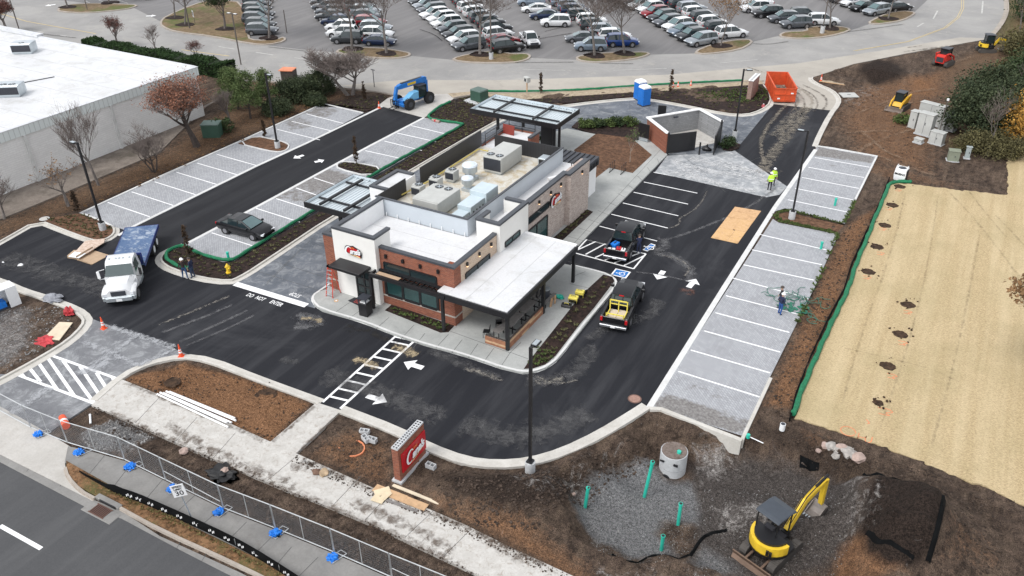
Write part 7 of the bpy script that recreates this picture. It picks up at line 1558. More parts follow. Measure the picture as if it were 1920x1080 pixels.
# pit furniture
def ppipe(px, py, h, lab, tilt=(0, 0)):
    c = g(px, py, PITZ); z = zat(c.x, c.y); t = thing('standpipe', lab, 'pipe', (c.x, c.y, z), 0, 'teal standpipes in the gravel pit'); mb = MB(); mb.cyl((0, 0, -.3), (tilt[0], tilt[1], h), .095, n=14); mb.build('pipe', TEAL, t, smooth=True); mb = MB(); mb.cyl((tilt[0]*.95, tilt[1]*.95, h*.95), (tilt[0]*1.005, tilt[1]*1.005, h*1.005), .115, n=14); mb.cyl((tilt[0], tilt[1], h*1.006), (tilt[0], tilt[1], h*1.007), .085, n=12, mi=1); mb.build('rim', [TEAL, BLACK], t)
ppipe(1207, 933, 2.7, 'tallest teal pipe standing near the concrete chamber', (.28, .0)); ppipe(1096, 955, 1.5, 'leftmost teal pipe by the dark bank', (.14, 0)); ppipe(1271, 985, 1.55, 'rightmost teal pipe on the brown gravel'); ppipe(1240, 1032, 1.05, 'shortest teal pipe, closest to the camera')
c_ = g(1260, 881, PITZ); z = zat(c_.x, c_.y)-.05; t = thing('concrete_chamber', 'round precast concrete manhole chamber standing in the pit', 'chamber', (c_.x, c_.y, PITZ-.05))
mb = MB(); mb.cyl((0, 0, 0), (0, 0, .55), .76, n=28); mb.cyl((0, 0, .58), (0, 0, 1.5), .76, n=28); mb.cyl((0, 0, .54), (0, 0, .6), .73, n=28); mb.build('ring', C_BASE, t, smooth=True); mb = MB(); mb.cyl((0, 0, 1.5), (0, 0, 1.56), .70, n=28); mb.build('soil_top', speck('soil_on_lid', (.10, .075, .06), (.22, .18, .16), 4), t)
mb = MB(); mb.cyl((.3, -.1, 1.56), (.3, -.1, 1.70), .12, n=10); mb.build('pipe_end', TEAL, t); mb = MB(); mb.cyl((-.1, -.85, .05), (-.1, -.6, .05), .22, n=12); mb.b2(-.55, -.3, -.76, -.70, 1.1, 1.2); mb.b2(.25, .5, -.79, -.72, 1.1, 1.22); mb.build('opening', BLACK, t)
for px, py, lab in [(1402, 822, 'teal elbow lying beside the lower corner of the paver lot')]:
    c = g(px, py); t = thing('pipe_elbow', lab, 'pipe', (c.x, c.y, .05)); mb = MB(); mb.cyl((0, 0, 0), (0, 0, .25), .11, n=10); mb.build('stub', TEAL, t); mb = MB(); mb.cyl((.1, .05, .06), (.9, -.1, .06), .03, n=6); mb.build('white_rod', WHITE, t)
c = g(1466, 806); t = thing('grey_pipe_stub', 'white pipe stub upright in dark soil at the end of the green sock', 'pipe', (c.x, c.y, 0)); mb = MB(); mb.cyl((0, 0, 0), (0, 0, .45), .16, n=14); mb.build('pipe', WHITE, t, smooth=True); mb = MB(); mb.cyl((0, 0, .455), (0, 0, .46), .13, n=14); mb.build('bore', CHAR, t)
c = g(1078, 944, PITZ); t = thing('brick', 'single pale brick on the dark bank by the leftmost pipe', 'brick', (c.x-.2, c.y+.1, zat(c.x-.2, c.y+.1)), 1.0); mb = MB(); mb.b2(-.15, .15, -.08, .08, 0, .12); mb.build('block', PINK, t, bevel=.01)
# geotextile edge lips round the pit and stockpile
FAB = plain('black_geotextile', (.006, .0065, .007), .95, var=.4, spec=.1)
def fabric(P, w_, z, label, lift=.12):
    pts = smoothpath(pxs(P, z), 2); t = MB(); L, Rr = rib(pts, w_/2); n = len(pts); vs = []
    for i in range(n):
        for q, k in ((L[i], 0), ((L[i]+Rr[i])/2, 1), (Rr[i], 0)): vs.append((q.x, q.y, zat(q.x, q.y)+.03+k*lift*(1+.8*math.sin(i*1.9))+.03*math.sin(i*3.1)))
    t.add(vs, [(i*3+k, i*3+k+1, i*3+k+4, i*3+k+3) for i in range(n-1) for k in range(2)]); o = t.build('geotextile_edge', FAB); return tag(o, label, 'fabric')
fabric([(1613,905),(1650,912),(1700,935),(1755,968)], .2, -.2, 'black geotextile edge along the top of the dark stockpile'); fabric([(1755,968),(1742,1010),(1735,1050),(1728,1085)], .24, -.2, 'black geotextile strip down the right side of the dark stockpile')
fabric([(1145,1058),(1190,1050),(1240,1065),(1290,1050),(1300,1020),(1325,985),(1365,978)], .18, -.8, 'black geotextile lip curling along the near rim of the gravel pit', .08); fabric([(1618,1020),(1640,1050),(1680,1075),(1700,1085)], .16, -.3, 'black geotextile edge at the near foot of the stockpile')
fabric([(1500,862),(1518,864),(1537,868)], .45, -.5, 'black geotextile flap between pit and rubble', .05)
# big bag
c = g(1687, 336); t = thing('bulk_bag', 'white bulk bag lettered BIGBAG at the head of the straw field', 'bag', (c.x, c.y, 0), R_(-8))
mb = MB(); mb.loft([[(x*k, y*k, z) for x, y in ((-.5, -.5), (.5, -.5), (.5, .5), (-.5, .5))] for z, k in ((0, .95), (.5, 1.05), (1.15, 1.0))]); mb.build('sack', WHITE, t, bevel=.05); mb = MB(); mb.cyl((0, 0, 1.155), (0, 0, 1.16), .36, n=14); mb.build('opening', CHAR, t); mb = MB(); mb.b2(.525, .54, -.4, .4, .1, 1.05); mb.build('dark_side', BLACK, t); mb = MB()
for x in (-.45, .45): mb.tube([(x, -.4, 1.15), (x, -.2, 1.35), (x, .2, 1.35), (x, .4, 1.15)], .03, 4)
mb.build('loop', WHITE, t); text_on('lettering', 'BIGBAG', .27, BLACK, Matrix.Translation((0, -.535, .68)) @ Mfront, t, bold=.012, sp=.95)
# utility cabinets
def cab(px, py, d, label, mat=CABW, rz=0, hinge=True, z=None, name='utility_cabinet'):
    c = g(px, py); t = thing(name, label, 'cabinet', (c.x, c.y, zat(c.x, c.y)-.02), rz, 'pale utility cabinets by the dark trees'); mb = MB(); mb.b2(-d[0]/2, d[0]/2, -d[1]/2, d[1]/2, .12, d[2]); mb.b2(-d[0]/2-.05, d[0]/2+.05, -d[1]/2-.05, d[1]/2+.05, d[2], d[2]+.07); mb.build('casing', mat, t, bevel=.02)
    mb = MB(); mb.b2(-d[0]/2-.08, d[0]/2+.08, -d[1]/2-.08, d[1]/2+.08, 0, .12); mb.build('plinth', C_BASE, t)
    mb = MB(); 
    if d[0] > 1: mb.b2(-.015, .015, -d[1]/2-.006, -d[1]/2, .2, d[2]-.1)
    mb.b2(.06, .12, -d[1]/2-.03, -d[1]/2, d[2]*.5, d[2]*.62); mb.build('door_gap', CHAR, t); return t
cr = R_(-20)
cab(1710, 240, (.75, .8, 1.9), 'tall narrow cabinet, left end of the group', rz=cr); cab(1742, 232, (2.6, .8, 2.2), 'widest pale cabinet at the back with a brown top rail', rz=cr)
cab(1731, 253, (1.55, .9, 2.3), 'big double-door cabinet in the middle front', rz=cr); cab(1755, 268, (1.35, .8, 1.35), 'low broad cabinet at the near right of the group', rz=cr); cab(1779, 244, (1.1, .9, 1.8), 'pale cabinet at the right end under the branches', rz=cr)
cab(1764, 245, (.6, .5, 1.3), 'small pale cabinet squeezed between the wide ones', rz=cr); cab(1722, 266, (.8, .6, .45), 'low dark-fronted box before the double-door cabinet', rz=cr)
cab(1786, 299, (1.0, .8, 1.1), 'greenish cabinet with a number plate near the straw', plain('moss_cabinet', (.22, .24, .18), .7), R_(10)); cab(1812, 297, (.45, .3, 1.2), 'slim grey meter box on a stand by the greenish cabinet', plain('meter_grey', (.33, .37, .37), .5), R_(10))
c = g(1757, 262); t = thing('antenna_pole', 'thin grey pole rising between the utility cabinets', 'pole', (c.x, c.y, 0)); mb = MB(); mb.cyl((0, 0, 0), (0, 0, 4.2), .05, n=6); mb.build('mast', G2, t); mb = MB(); mb.cyl((0, 0, 4.2), (0, 0, 4.4), .12, n=8); mb.build('cap', WHITE, t)
c = g(890, 192); t = thing('transformer', 'dark green transformer cabinet on a pale slab near the rear canopy', 'transformer', (c.x+.3, c.y+.6, .1), R_(-12)); t.scale = (.68, .7, .75); mb = MB(); mb.b2(-1.2, 1.2, -1, 1, .1, 1.7); mb.build('casing', GREENC, t, bevel=.03); mb = MB(); mb.loft([[(-1.25, -1.05, 1.7), (1.25, -1.05, 1.7), (1.25, 1.05, 1.7), (-1.25, 1.05, 1.7)], [(-1.15, -.95, 1.85), (1.15, -.95, 1.85), (1.15, .95, 1.85), (-1.15, .95, 1.85)]]); mb.build('lid', plain('green_lid', (.09, .14, .12), .5), t); mb = MB(); mb.b2(-2.0, 2.0, -2.0, 1.6, -.1, .1); mb.build('slab', C_BASE, t)
c = g(855, 204); t = thing('bollard', 'short brown bollard in the mulch beside the green transformer', 'bollard', (c.x, c.y, .05)); mb = MB(); mb.cyl((0, 0, 0), (0, 0, 1.1), .12, n=10); mb.build('post', BARKD, t); mb = MB(); mb.b2(-.2, .2, -.1, .1, 1.0, 1.12); mb.build('cap', BLACK, t)
c = g(400, 255); t = thing('transformer', 'dark green cabinet under the copper-leaved tree by the warehouse', 'transformer', (c.x, c.y, 0), R_(30)); mb = MB(); mb.b2(-.9, .9, -.7, .7, 0, 1.4); mb.build('casing', GREENC, t, bevel=.03); mb = MB(); mb.b2(-.95, .95, -.75, .75, 1.4, 1.5); mb.build('lid', plain('green_lid', (.09, .14, .12), .5), t)
# monument-less small structures near the road
c = g(988, 174); t = thing('rain_gauge_sign', 'small pale box on a post beside the green sock', 'post box', (c.x, c.y, 0), R_(-25)); mb = MB(); mb.cyl((0, 0, 0), (0, 0, 1.35), .08, n=8); mb.build('post', WOODL, t); mb = MB(); mb.b2(-.4, .4, -.25, .25, 1.35, 1.95); mb.build('box', CABW, t, bevel=.02); mb = MB(); mb.b2(-.2, .15, -.27, -.25, 1.45, 1.8); mb.build('opening', CHAR, t)
c = g(543, 148); t = thing('portable_building', 'small shed with faded orange roof behind the evergreens', 'shed', (c.x, c.y, 0), R_(20)); mb = MB(); mb.b2(-.8, .8, -.7, .7, 0, 1.2); mb.build('wall', BARKD, t); mb = MB(); mb.b2(-1.0, .8, -.8, .8, 1.2, 1.3); mb.build('roof', plain('faded_orange', (.72, .26, .14), .6), t)
a_, b_ = Vector(g2(41, 569)), Vector(g2(21, 577)); t = thing('equipment_shelter', 'open white insulated box holding a blue bundle, cut by the left frame edge', 'container', (b_.x, b_.y, .02), math.atan2((a_-b_).y, (a_-b_).x)); e_ = (a_-b_).length
mb = MB(); mb.b2(0, e_, -.05, .0, 0, 1.5); mb.b2(-2.4, e_, .95, 1.0, 0, 1.5); mb.b2(-2.4, e_, -.05, 1.0, 1.5, 1.56); mb.b2(e_-.05, e_, 0, .95, 0, 1.5); mb.build('shell', WHITE, t); mb = MB(); mb.b2(-2.4, -.0, .0, .95, .0, .1); mb.b2(-1.2, -.15, .15, .8, .1, .55, 1); mb.build('floor_load', [CHAR, BLUEB], t)
# temporary fence panels, feet and sand bags
FP = [(-70,735),(60,806),(128,834),(235,866),(312,904),(420,957),(517,995),(627,1040),(735,1087),(850,1135)]
FW = [Vector(g2(*p)) for p in FP]; fmesh = {}
MESHM = plain('fence_wire', (.33, .34, .35), .4, .5)
FEN = plain('fence_tube', (.55, .57, .58), .4, .4)
desc = ['at the left frame edge', 'over the driveway corner', 'behind the leftmost pair of blue sandbags', 'in front of the stone heap', 'right of the stone heap', 'behind the speed limit sign', 'between the sixth and seventh sandbags', 'along the dark soil at bottom centre', 'cut by the bottom frame edge']
for i in range(len(FW)-1):
    A, B = FW[i], FW[i+1]; L_ = (B-A).length; ang = math.atan2((B-A).y, (B-A).x); H_ = 1.75
    t = thing('site_fence', 'chain-link temporary fence panel '+desc[i], 'fence', (A.x, A.y, .08), ang, 'temporary chain-link fence panels')
    mb = MB(); mb.tube([(0.03, 0, .12), (.03, 0, H_), (L_-.03, 0, H_), (L_-.03, 0, .12), (.03, 0, .12)], .028, 5); mb.cyl((L_/2, 0, .12), (L_/2, 0, H_), .02, n=5); mb.build('frame', FEN, t)
    mb = MB(); s_ = .13; nn = int((L_+H_)/s_)
    for k in range(nn):
        for sg in (1, -1):
            x0 = k*s_ - (H_ if sg > 0 else 0); x1 = x0+sg*H_ if sg > 0 else k*s_-H_; x0 = x0 if sg > 0 else k*s_
            a = Vector((x0, .01*sg, .12)); b = Vector((x0+H_ if sg > 0 else x0-H_, .01*sg, H_)); 
            d = b-a; t0 = max(0, (0-a.x)/d.x if d.x > 0 else (L_-a.x)/d.x); t1 = min(1, (L_-a.x)/d.x if d.x > 0 else (0-a.x)/d.x)
            if t1 > t0+.01: mb.cyl(a+d*t0, a+d*t1, .0024, n=3, caps=False)
    mb.build('chain_link', MESHM, t)
    if i == 4 or i == 8: mb = MB(); mb.cyl((.1, -.02, .8), (L_-.1, -.02, .55), .02, n=5); mb.build('brace', FEN, t)
bags = [(72,815),(149,849),(244,876),(322,918),(411,961),(516,1001),(624,1046)]
bd_ = ['at the far left end of the fence', 'second from the left along the fence', 'third from the left, in front of the stone heap', 'just left of the speed limit sign', 'just right of the speed limit sign', 'second from the right along the fence', 'closest to the bottom frame edge']
for i, (px, py) in enumerate(bags):
    c = g(px, py, .08); t = thing('fence_stand', 'pale metal fence foot '+bd_[i], 'fence foot', (c.x, c.y, .07), R_(-18+random.uniform(-12, 12)), 'fence feet weighted with sandbags'); mb = MB(); mb.tube([(-.1, -.25, .03), (-.1, .55, .03), (.28, .62, .03), (.28, -.2, .03), (-.1, -.25, .03)], .025, 5); mb.build('loop', FEN, t); mb = MB(); mb.cyl((.08, .0, .03), (.08, 0, .3), .02, n=5); mb.build('pin', FEN, t)
    for k in range(2):
        o = heap(px-3+5*k, py+1-2*k, .17+.03*random.random(), BLUEB, 'sandbag', ('lower' if k == 0 else 'upper')+' blue sandbag '+bd_[i], 'sandbag', .16+.06*k, .09+.05*k, i*3+k); o['group'] = 'blue sandbags along the fence'
# silt fence in the verge
SF = smoothpath(pxs([(148,886),(165,898),(195,915),(230,934),(262,944),(310,965),(370,992),(430,1020),(480,1047),(540,1085),(600,1125)]), 1)
t = thing('silt_fence', 'low black silt fence running through the leafy verge by the street', 'silt fence', (SF[0].x, SF[0].y, 0)); o_ = SF[0]
mb = MB(); n = len(SF); vs = []
for i, p in enumerate(SF):
    q = p-o_; h_ = .8 if i > 5 else .2+.06*i
    vs += [(q.x, q.y, .08), (q.x+.02*math.sin(i), q.y+.05*math.cos(i*1.7), h_*.6), (q.x, q.y, h_)]
mb.add(vs, [(i*3+k, i*3+3+k, i*3+4+k, i*3+1+k) for i in range(n-1) for k in range(2)]); mb.build('fabric', FAB, t)
for i in range(6, n, 3): q = SF[i]-o_; mb = MB(); mb.cyl((q.x, q.y+.03, 0), (q.x+.02, q.y+.03, .62), .025, n=4); mb.build('stake', WOODL if False else GALV, t)
cnt = 0; dist = 0
mb = MB()
for i in range(7, n-1):
    p = (SF[i]+SF[i+1])/2-o_; d = (SF[i+1]-SF[i]).normalized(); nn = Vector((d.y, -d.x)); c = p+nn*.02
    for k, (dx, dz) in enumerate([(-.16, .38), (-.04, .46), (.08, .36), (.18, .44)]):
        mb.add([(c.x+d.x*(dx+a)+nn.x*.01, c.y+d.y*(dx+a)+nn.y*.01, dz+b) for a, b in ((-.05, -.09), (.01, -.09), (.05, .07), (-.01, .09))], [(0, 1, 2, 3)])
mb.build('printed_mark', WHITE, t)
# speed sign
c = g(364, 982); t = thing('speed_sign', 'white SPEED LIMIT 30 sign on a leaning grey post', 'road sign', (c.x, c.y, .1), R_(42)); LT = Matrix.Rotation(R_(-6), 4, 'Y')
mb = MB(); mb.T = LT; mb.cyl((0, 0, 0), (0, 0, 2.75), .035, n=6); mb.build('post', GALV, t)
mb = MB(); mb.T = LT; mb.b2(-.32, .32, -.07, -.045, 1.95, 2.75); mb.build('plate', WHITE, t, bevel=.01)
for s_, z_, sz in (('SPEED', 2.62, .17), ('LIMIT', 2.45, .17), ('30', 2.18, .42)): text_on('lettering', s_, sz, BLACK, LT @ Matrix.Translation((0, -.076, z_)) @ Mfront, t, bold=.006)
# storm inlet
c = g(193, 952); t = thing('storm_inlet', 'storm drain inlet with rusty grate in the street gutter', 'drain', (c.x, c.y, -.005), head((160,935), (228,970))); mb = MB(); mb.b2(-.95, 1.25, -.62, .1, -.1, .012); mb.b2(-.9, .9, .25, .55, -.1, .16); mb.build('slab', C_OLDWALK, t, bevel=.02)
mb = MB()
for i in range(9): mb.b2(-.42+i*.12, -.36+i*.12, -.5, .05, .014, .035)
mb.b2(-.48, .66, -.55, -.5, .014, .035); mb.b2(-.48, .66, .05, .1, .014, .035); mb.build('grate', plain('rust_iron', (.12, .06, .045), .8), t); mb = MB(); mb.b2(-.44, .62, -.5, .05, .0125, .014); mb.b2(-.5, .7, .2, .26, .02, .16); mb.build('opening', BLACK, t)
for px, py, lab in [(1190, 748, 'rusty round manhole cover on the new asphalt near the kerb'), (64+20, 412, 'pale round manhole lid in the mulch at upper left')]:
    c = g(px, py); t = thing('manhole_cover', lab, 'manhole', (c.x, c.y, .0 if px > 500 else .1)); mb = MB(); mb.cyl((0, 0, 0), (0, 0, .014), .42, n=26); mb.build('frame', plain('iron_rim', (.16, .09, .07), .8) if px > 500 else C_BASE, t); mb = MB(); mb.cyl((0, 0, .014), (0, 0, .022), .34, n=24); mb.build('lid', plain('rusted_lid', (.32, .19, .15), .8, var=.3, scale=8) if px > 500 else C_KERB, t)
# bike racks
for i, (px, py) in enumerate([(1146, 323), (1167, 327)]):
    c = g(px, py); t = thing('bike_rack', ['left', 'right'][i]+' one of two black grid bike racks on the concrete pad', 'bike rack', (c.x, c.y+.2, .14), R_(90)); mb = MB(); mb.b2(-.7, .7, -.03, .03, .0, .05); mb.build('foot', BLACK, t)
    mb = MB()
    for k in range(3): mb.tube([(-.6+k*.5, 0, 0), (-.6+k*.5, 0, .85), (-.4+k*.5, 0, .85), (-.4+k*.5, 0, 0)], .022, 4)
    mb.build('hoop', BLACK, t)
# litter bin, door mat, patio furniture
t = thing('litter_bin', 'black square litter bin with canopy beside the entrance door', 'litter bin', (-33.0, 37.2, .14), R_(4)); mb = MB(); mb.b2(-.35, .35, -.35, .35, 0, 1.05); mb.build('bin_body', BLACK, t, bevel=.02); mb = MB()
for x, y in ((-.3, -.3), (.3, -.3), (-.3, .3), (.3, .3)): mb.b2(x-.03, x+.03, y-.03, y+.03, 1.05, 1.4)
mb.b2(-.38, .38, -.38, .38, 1.4, 1.46); mb.build('hood', CHAR, t); mb = MB(); mb.b2(-.25, .25, -.25, .25, 1.05, 1.1); mb.build('liner', WHITE, t)
MT = W([(653,567),(665,561),(697,572),(684,582)]); t = thing('door_mat', 'black mat with red crown mark in front of the entrance', 'mat', (*MT[0], 0)); o_ = Vector(MT[0]); mb = MB(); mb.prism([tuple(Vector(p)-o_) for p in MT], .14, .165); mb.build('mat', DCLOTH, t)
mb = MB(); c2 = (Vector(MT[1])+Vector(MT[2]))/2-o_+Vector((-.15, -.25))
for k in range(5): mb.b2(c2.x-.3+k*.14, c2.x-.24+k*.14, c2.y-.2, c2.y+.1+.08*(k % 2), .166, .170)
mb.b2(c2.x-.3, c2.x+.32, c2.y-.28, c2.y-.22, .166, .17); mb.build('printed_mark', plain('faded_red', (.35, .05, .04), .8), t)
c = g(631, 567); t = thing('floor_outlet', 'small brass ground light on the walk near the ladder', 'ground light', (c.x, c.y, .14)); mb = MB(); mb.cyl((0, 0, 0), (0, 0, .012), .17, n=14); mb.build('rim', PLY, t); mb = MB(); mb.cyl((0, 0, .012), (0, 0, .018), .07, n=10); mb.build('lens', WHITE, t)
def ptable(x, y, rz, label, mt=GREYW, grp='picnic tables under the patio roof'):
    t = thing('picnic_table', label, 'table', (x, y, .14), rz, grp); mb = MB()
    for i in range(5): mb.b2(-.85, .85, -.36+i*.148, -.23+i*.148, .72, .76)
    mb.build('table_top', mt, t)
    for s in (-1, 1):
        mb = MB(); mb.b2(-.85, .85, s*.75-.14, s*.75+.0, .43, .47); mb.b2(-.85, .85, s*.75+.01, s*.75+.14, .43, .47); mb.build('bench', mt, t)
    mb = MB()
    for x_ in (-.65, .65):
        mb.b2(x_-.03, x_+.03, -.3, .3, .66, .72); mb.b2(x_-.03, x_+.03, -.8, .8, .36, .43)
        for y_ in (-.25, .25): mb.b2(x_-.03, x_+.03, y_-.03, y_+.03, 0, .72)
        for y_ in (-.75, .75): mb.b2(x_-.03, x_+.03, y_-.03, y_+.03, 0, .43)
    mb.build('steel_frame', BLACK, t); return t
ptable(-25.4, 42.2, R_(90), 'picnic table with pale slats against the tan side wall', WOODL)
for y, lab in ((44.6, 'picnic table at the rear end of the railing row'), (42.6, 'picnic table second from the rear behind the cedar railing'), (40.7, 'picnic table in the middle behind the cedar railing')): ptable(-23.0, y, R_(90), lab)
t = thing('cafe_table', 'narrow slatted table nearest the patio corner post', 'table', (-23.2, 39.3, .14), R_(80)); mb = MB()
for i in range(4): mb.b2(-.6, .6, -.3+i*.15, -.17+i*.15, .74, .78)
mb.build('table_top', GREYW, t); mb = MB()
for x_ in (-.5, .5):
    for y_ in (-.22, .22): mb.b2(x_-.025, x_+.025, y_-.025, y_+.025, 0, .74)
mb.build('leg_frame', BLACK, t)
for i, (x, y, rz) in enumerate([(-24.1, 38.9, R_(200)), (-23.9, 40.2, R_(120))]):
    t = thing('cafe_chair', ['black chair at the front end of the slatted corner table', 'black chair turned away behind the slatted corner table'][i], 'chair', (x, y, .14), rz); mb = MB(); mb.b2(-.22, .22, -.22, .22, .44, .47); mb.build('seat', BLACK, t); mb = MB()
    for x_ in (-.2, .2):
        for y_ in (-.2, .2): mb.cyl((x_, y_, 0), (x_, y_, .44), .018, n=5)
    mb.build('leg_frame', BLACK, t); mb = MB(); mb.tube([(-.2, -.2, .44), (-.24, -.2, .88), (-.24, .2, .88), (-.2, .2, .44)], .018, 5); mb.b2(-.25, -.23, -.18, .18, .68, .84); mb.build('backrest', BLACK, t)
t = thing('patio_railing', 'cedar-boarded railing round the patio corner', 'railing', (-22.1, 38.25, .14)); 
mb = MB()
for k in range(4):
    z = .02+k*.15; rr = random.Random(k)
    mb.b2(-1.7, -.12, -.06, -.0, z, z+.135, mi=k % 2 if k < 3 else 0); x = 0
    y = .12
    while y < 5.0:
        l = rr.uniform(.9, 1.9); y2 = min(5.0, y+l); mb.b2(.0, .06, y, y2-.015, z, z+.135, mi=rr.choice([0, 0, 1])); y = y2
mb.build('cedar_boards', [WOODR, WOODL], t); mb = MB()
for y in (0.0, 1.0, 2.0, 3.0, 4.0, 4.95): mb.b2(-.08, -.02, y+.1, y+.16, 0, .72)
for x in (-1.65, -.9): mb.b2(x, x+.05, .02, .08, 0, .72)
mb.b2(-1.7, -.1, .0, .12, .62, .66); mb.b2(-.1, .02, .1, 5.0, .64, .68); mb.build('railing_frame', BARKD, t)
t = thing('litter_bin', 'round grey bin standing on the patio beside the walk', 'litter bin', (-22.7, 44.9, .14)); mb = MB(); mb.cyl((0, 0, 0), (0, 0, .95), .28, n=16); mb.build('bin_body', CHAR, t, smooth=True); mb = MB(); mb.cyl((0, 0, .95), (0, 0, 1.02), .3, n=16); mb.build('lid', GALV, t)
t = thing('tyre_like_hose', 'dark coiled hose hanging at the rear patio column', 'hose', (-22.6, 43.6, 1.5)); mb = MB(); mb.tube([(0, .35*math.cos(a), .35*math.sin(a)) for a in [k*PI/8 for k in range(17)]], .07, 6); mb.build('coil', BLACK, t); mb = MB(); mb.cyl((0, 0, .35), (.1, 0, .35), .04, n=6); mb.build('hook', GALV, t)
# yellow tool boxes
c = g(1078, 558); 
for i, (px, py, z, d, m, lab) in enumerate([(1075, 565, .14, (.62, .42, .35), YELB, 'lower yellow and black toolbox of the front stack'), (1087, 556, .14, (.62, .42, .5), YELB, 'yellow and black toolbox of the rear stack'), (1075, 562, .50, (.66, .46, .28), YELB, 'top yellow toolbox of the front stack'), (1062, 575, .14, (.7, .4, .22), BLACK, 'open black tote with tools in front of the toolboxes')]):
    c = g(px, py, z); t = thing('toolbox', lab, 'toolbox', (c.x, c.y, z), R_(10), 'yellow and black toolboxes on the walk'); mb = MB(); mb.b2(-d[0]/2, d[0]/2, -d[1]/2, d[1]/2, 0, d[2]*.6, 1); mb.b2(-d[0]/2-.01, d[0]/2+.01, -d[1]/2-.01, d[1]/2+.01, d[2]*.6, d[2]); mb.build('case', [m, BLACK], t, bevel=.03); mb = MB(); mb.tube([(-.15, 0, d[2]), (-.15, 0, d[2]+.08), (.15, 0, d[2]+.08), (.15, 0, d[2])], .02, 4); mb.build('handle', YELB if m is BLACK else BLACK, t)
c = g(1098, 553, .14); t = thing('measuring_wheel', 'small white reel tool beside the toolboxes', 'reel', (c.x, c.y, .14)); mb = MB(); mb.cyl((-.04, 0, .25), (.04, 0, .25), .2, n=14); mb.build('reel', BLACK, t); mb = MB(); mb.cyl((0, 0, 0), (0, 0, .5), .03, n=6); mb.build('handle', WHITE, t)
for i, (px, py) in enumerate([(1037, 574), (1041, 571), (1034, 577)]):
    c = g(px, py, .14); t = thing('upright_board', 'short timber board leaning by the middle patio column', 'board', (c.x, c.y, .14), random.uniform(0, 3), 'timber offcuts leaning by the patio column'); mb = MB(); mb.box((0, .08, .38), (.12, .04, .8), rx=R_(10)); mb.build('offcut', WOODL, t)
o = heap(1050, 558, .22, TEAL, 'hose_bundle', 'teal hose bundle between the column and the toolboxes', 'hose', .2, .14, 31)
# green netting tangle on the pavers
rr = random.Random(4); c = g(1492, 568); t = thing('netting_tangle', 'tangled dark green netting and hose on the right pavers', 'netting', (c.x, c.y, .03)); mb = MB()
for k in range(16):
    pts = []; x, y = rr.uniform(-1.4, 1.3), rr.uniform(-1.3, 1.5); a = rr.uniform(0, 6)
    for _ in range(12): pts.append((x, y, .03+rr.uniform(0, .12))); a += rr.uniform(-.9, .9); x += .22*math.cos(a); y += .22*math.sin(a)
    mb.tube(pts, .025, 4)
mb.build('strand', plain('dark_green_net', (.03, .14, .10), .7), t); mb = MB()
for k in range(30): mb.box((rr.uniform(-1, .9), rr.uniform(-1.4, .0), .06), (rr.uniform(.2, .6), rr.uniform(.1, .3), .03), rr.uniform(0, 3), rr.uniform(-.3, .3), rr.uniform(-.3, .3))
mb.build('net_sheet', plain('green_net_sheet', (.03, .17, .11), .7), t)
# green silt socks
def sock(P, label, r=.14, z=.1, it=2):
    pts = smoothpath(pxs(P), it); fine = []
    for a, b in zip(pts, pts[1:]):
        n = max(1, int((b-a).length/.5))
        for i in range(n): fine.append(a.lerp(b, i/n))
    fine.append(pts[-1]); mb = MB(); mb.tube([(p.x+.03*math.sin(i*1.3), p.y+.03*math.cos(i*1.9), z+r*.7) for i, p in enumerate(fine)], [r*(1+.14*math.sin(i*2.3)) for i in range(len(fine))], 7); o = mb.build('silt_sock', GSOCK); return tag(o, label, 'silt sock', 'green silt socks')
sock([(1707,343),(1672,343),(1664,352),(1654,380),(1640,410),(1627,445),(1603,500),(1590,545),(1562,600),(1532,665),(1500,740),(1487,780)], 'long green silt sock down the left side of the straw field', .16, .03)
sock([(844,193),(822,203),(806,216),(803,222),(812,227),(870,234),(862,240),(805,271),(740,306),(660,354),(600,390),(480,464),(440,489),(428,491),(400,487),(364,474),(346,463),(330,466),(313,476),(311,486),(322,495),(336,503),(357,507)], 'green silt sock edging the long mulch bed', .14, .08, 1)
sock([(909,173),(1000,174),(1100,170),(1190,163),(1300,157),(1390,153)], 'straight green silt sock along the back road kerb', .14, .08, 1)
mb = MB(); strip(mb, pxs([(1667,336),(1650,380),(1620,445),(1595,500),(1582,545),(1552,600),(1522,665),(1492,740),(1480,790)]), .04, -.04, 0, .22); o = tag(mb.build('silt_barrier', FAB), 'low black silt barrier along the green sock', 'silt barrier')
# reddish sock end piece
c = g(818, 229); t = thing('sock_end', 'torn red and white sock end lying on the middle pavers', 'sock', (c.x, c.y, .14), R_(-10)); mb = MB(); mb.cyl((-.6, 0, 0), (.5, 0, 0), .13, .16, 10); mb.build('roll', PINK, t); mb = MB(); mb.cyl((-.2, 0, 0), (.0, 0, 0), .155, n=10); mb.build('red_band', RED, t)
t = thing('pipe_dome', 'small red pipe cap in the rear bed corner', 'cap', tuple(g(1431, 201)), 0); mb = MB(); mb.cyl((0, 0, 0), (0, 0, .35), .28, .12, 12); mb.build('dome', plain('pinkish_red', (.40, .07, .08), .6), t); mb = MB(); mb.cyl((0, 0, .35), (0, 0, .42), .06, n=8); mb.build('knob', WHITE, t)

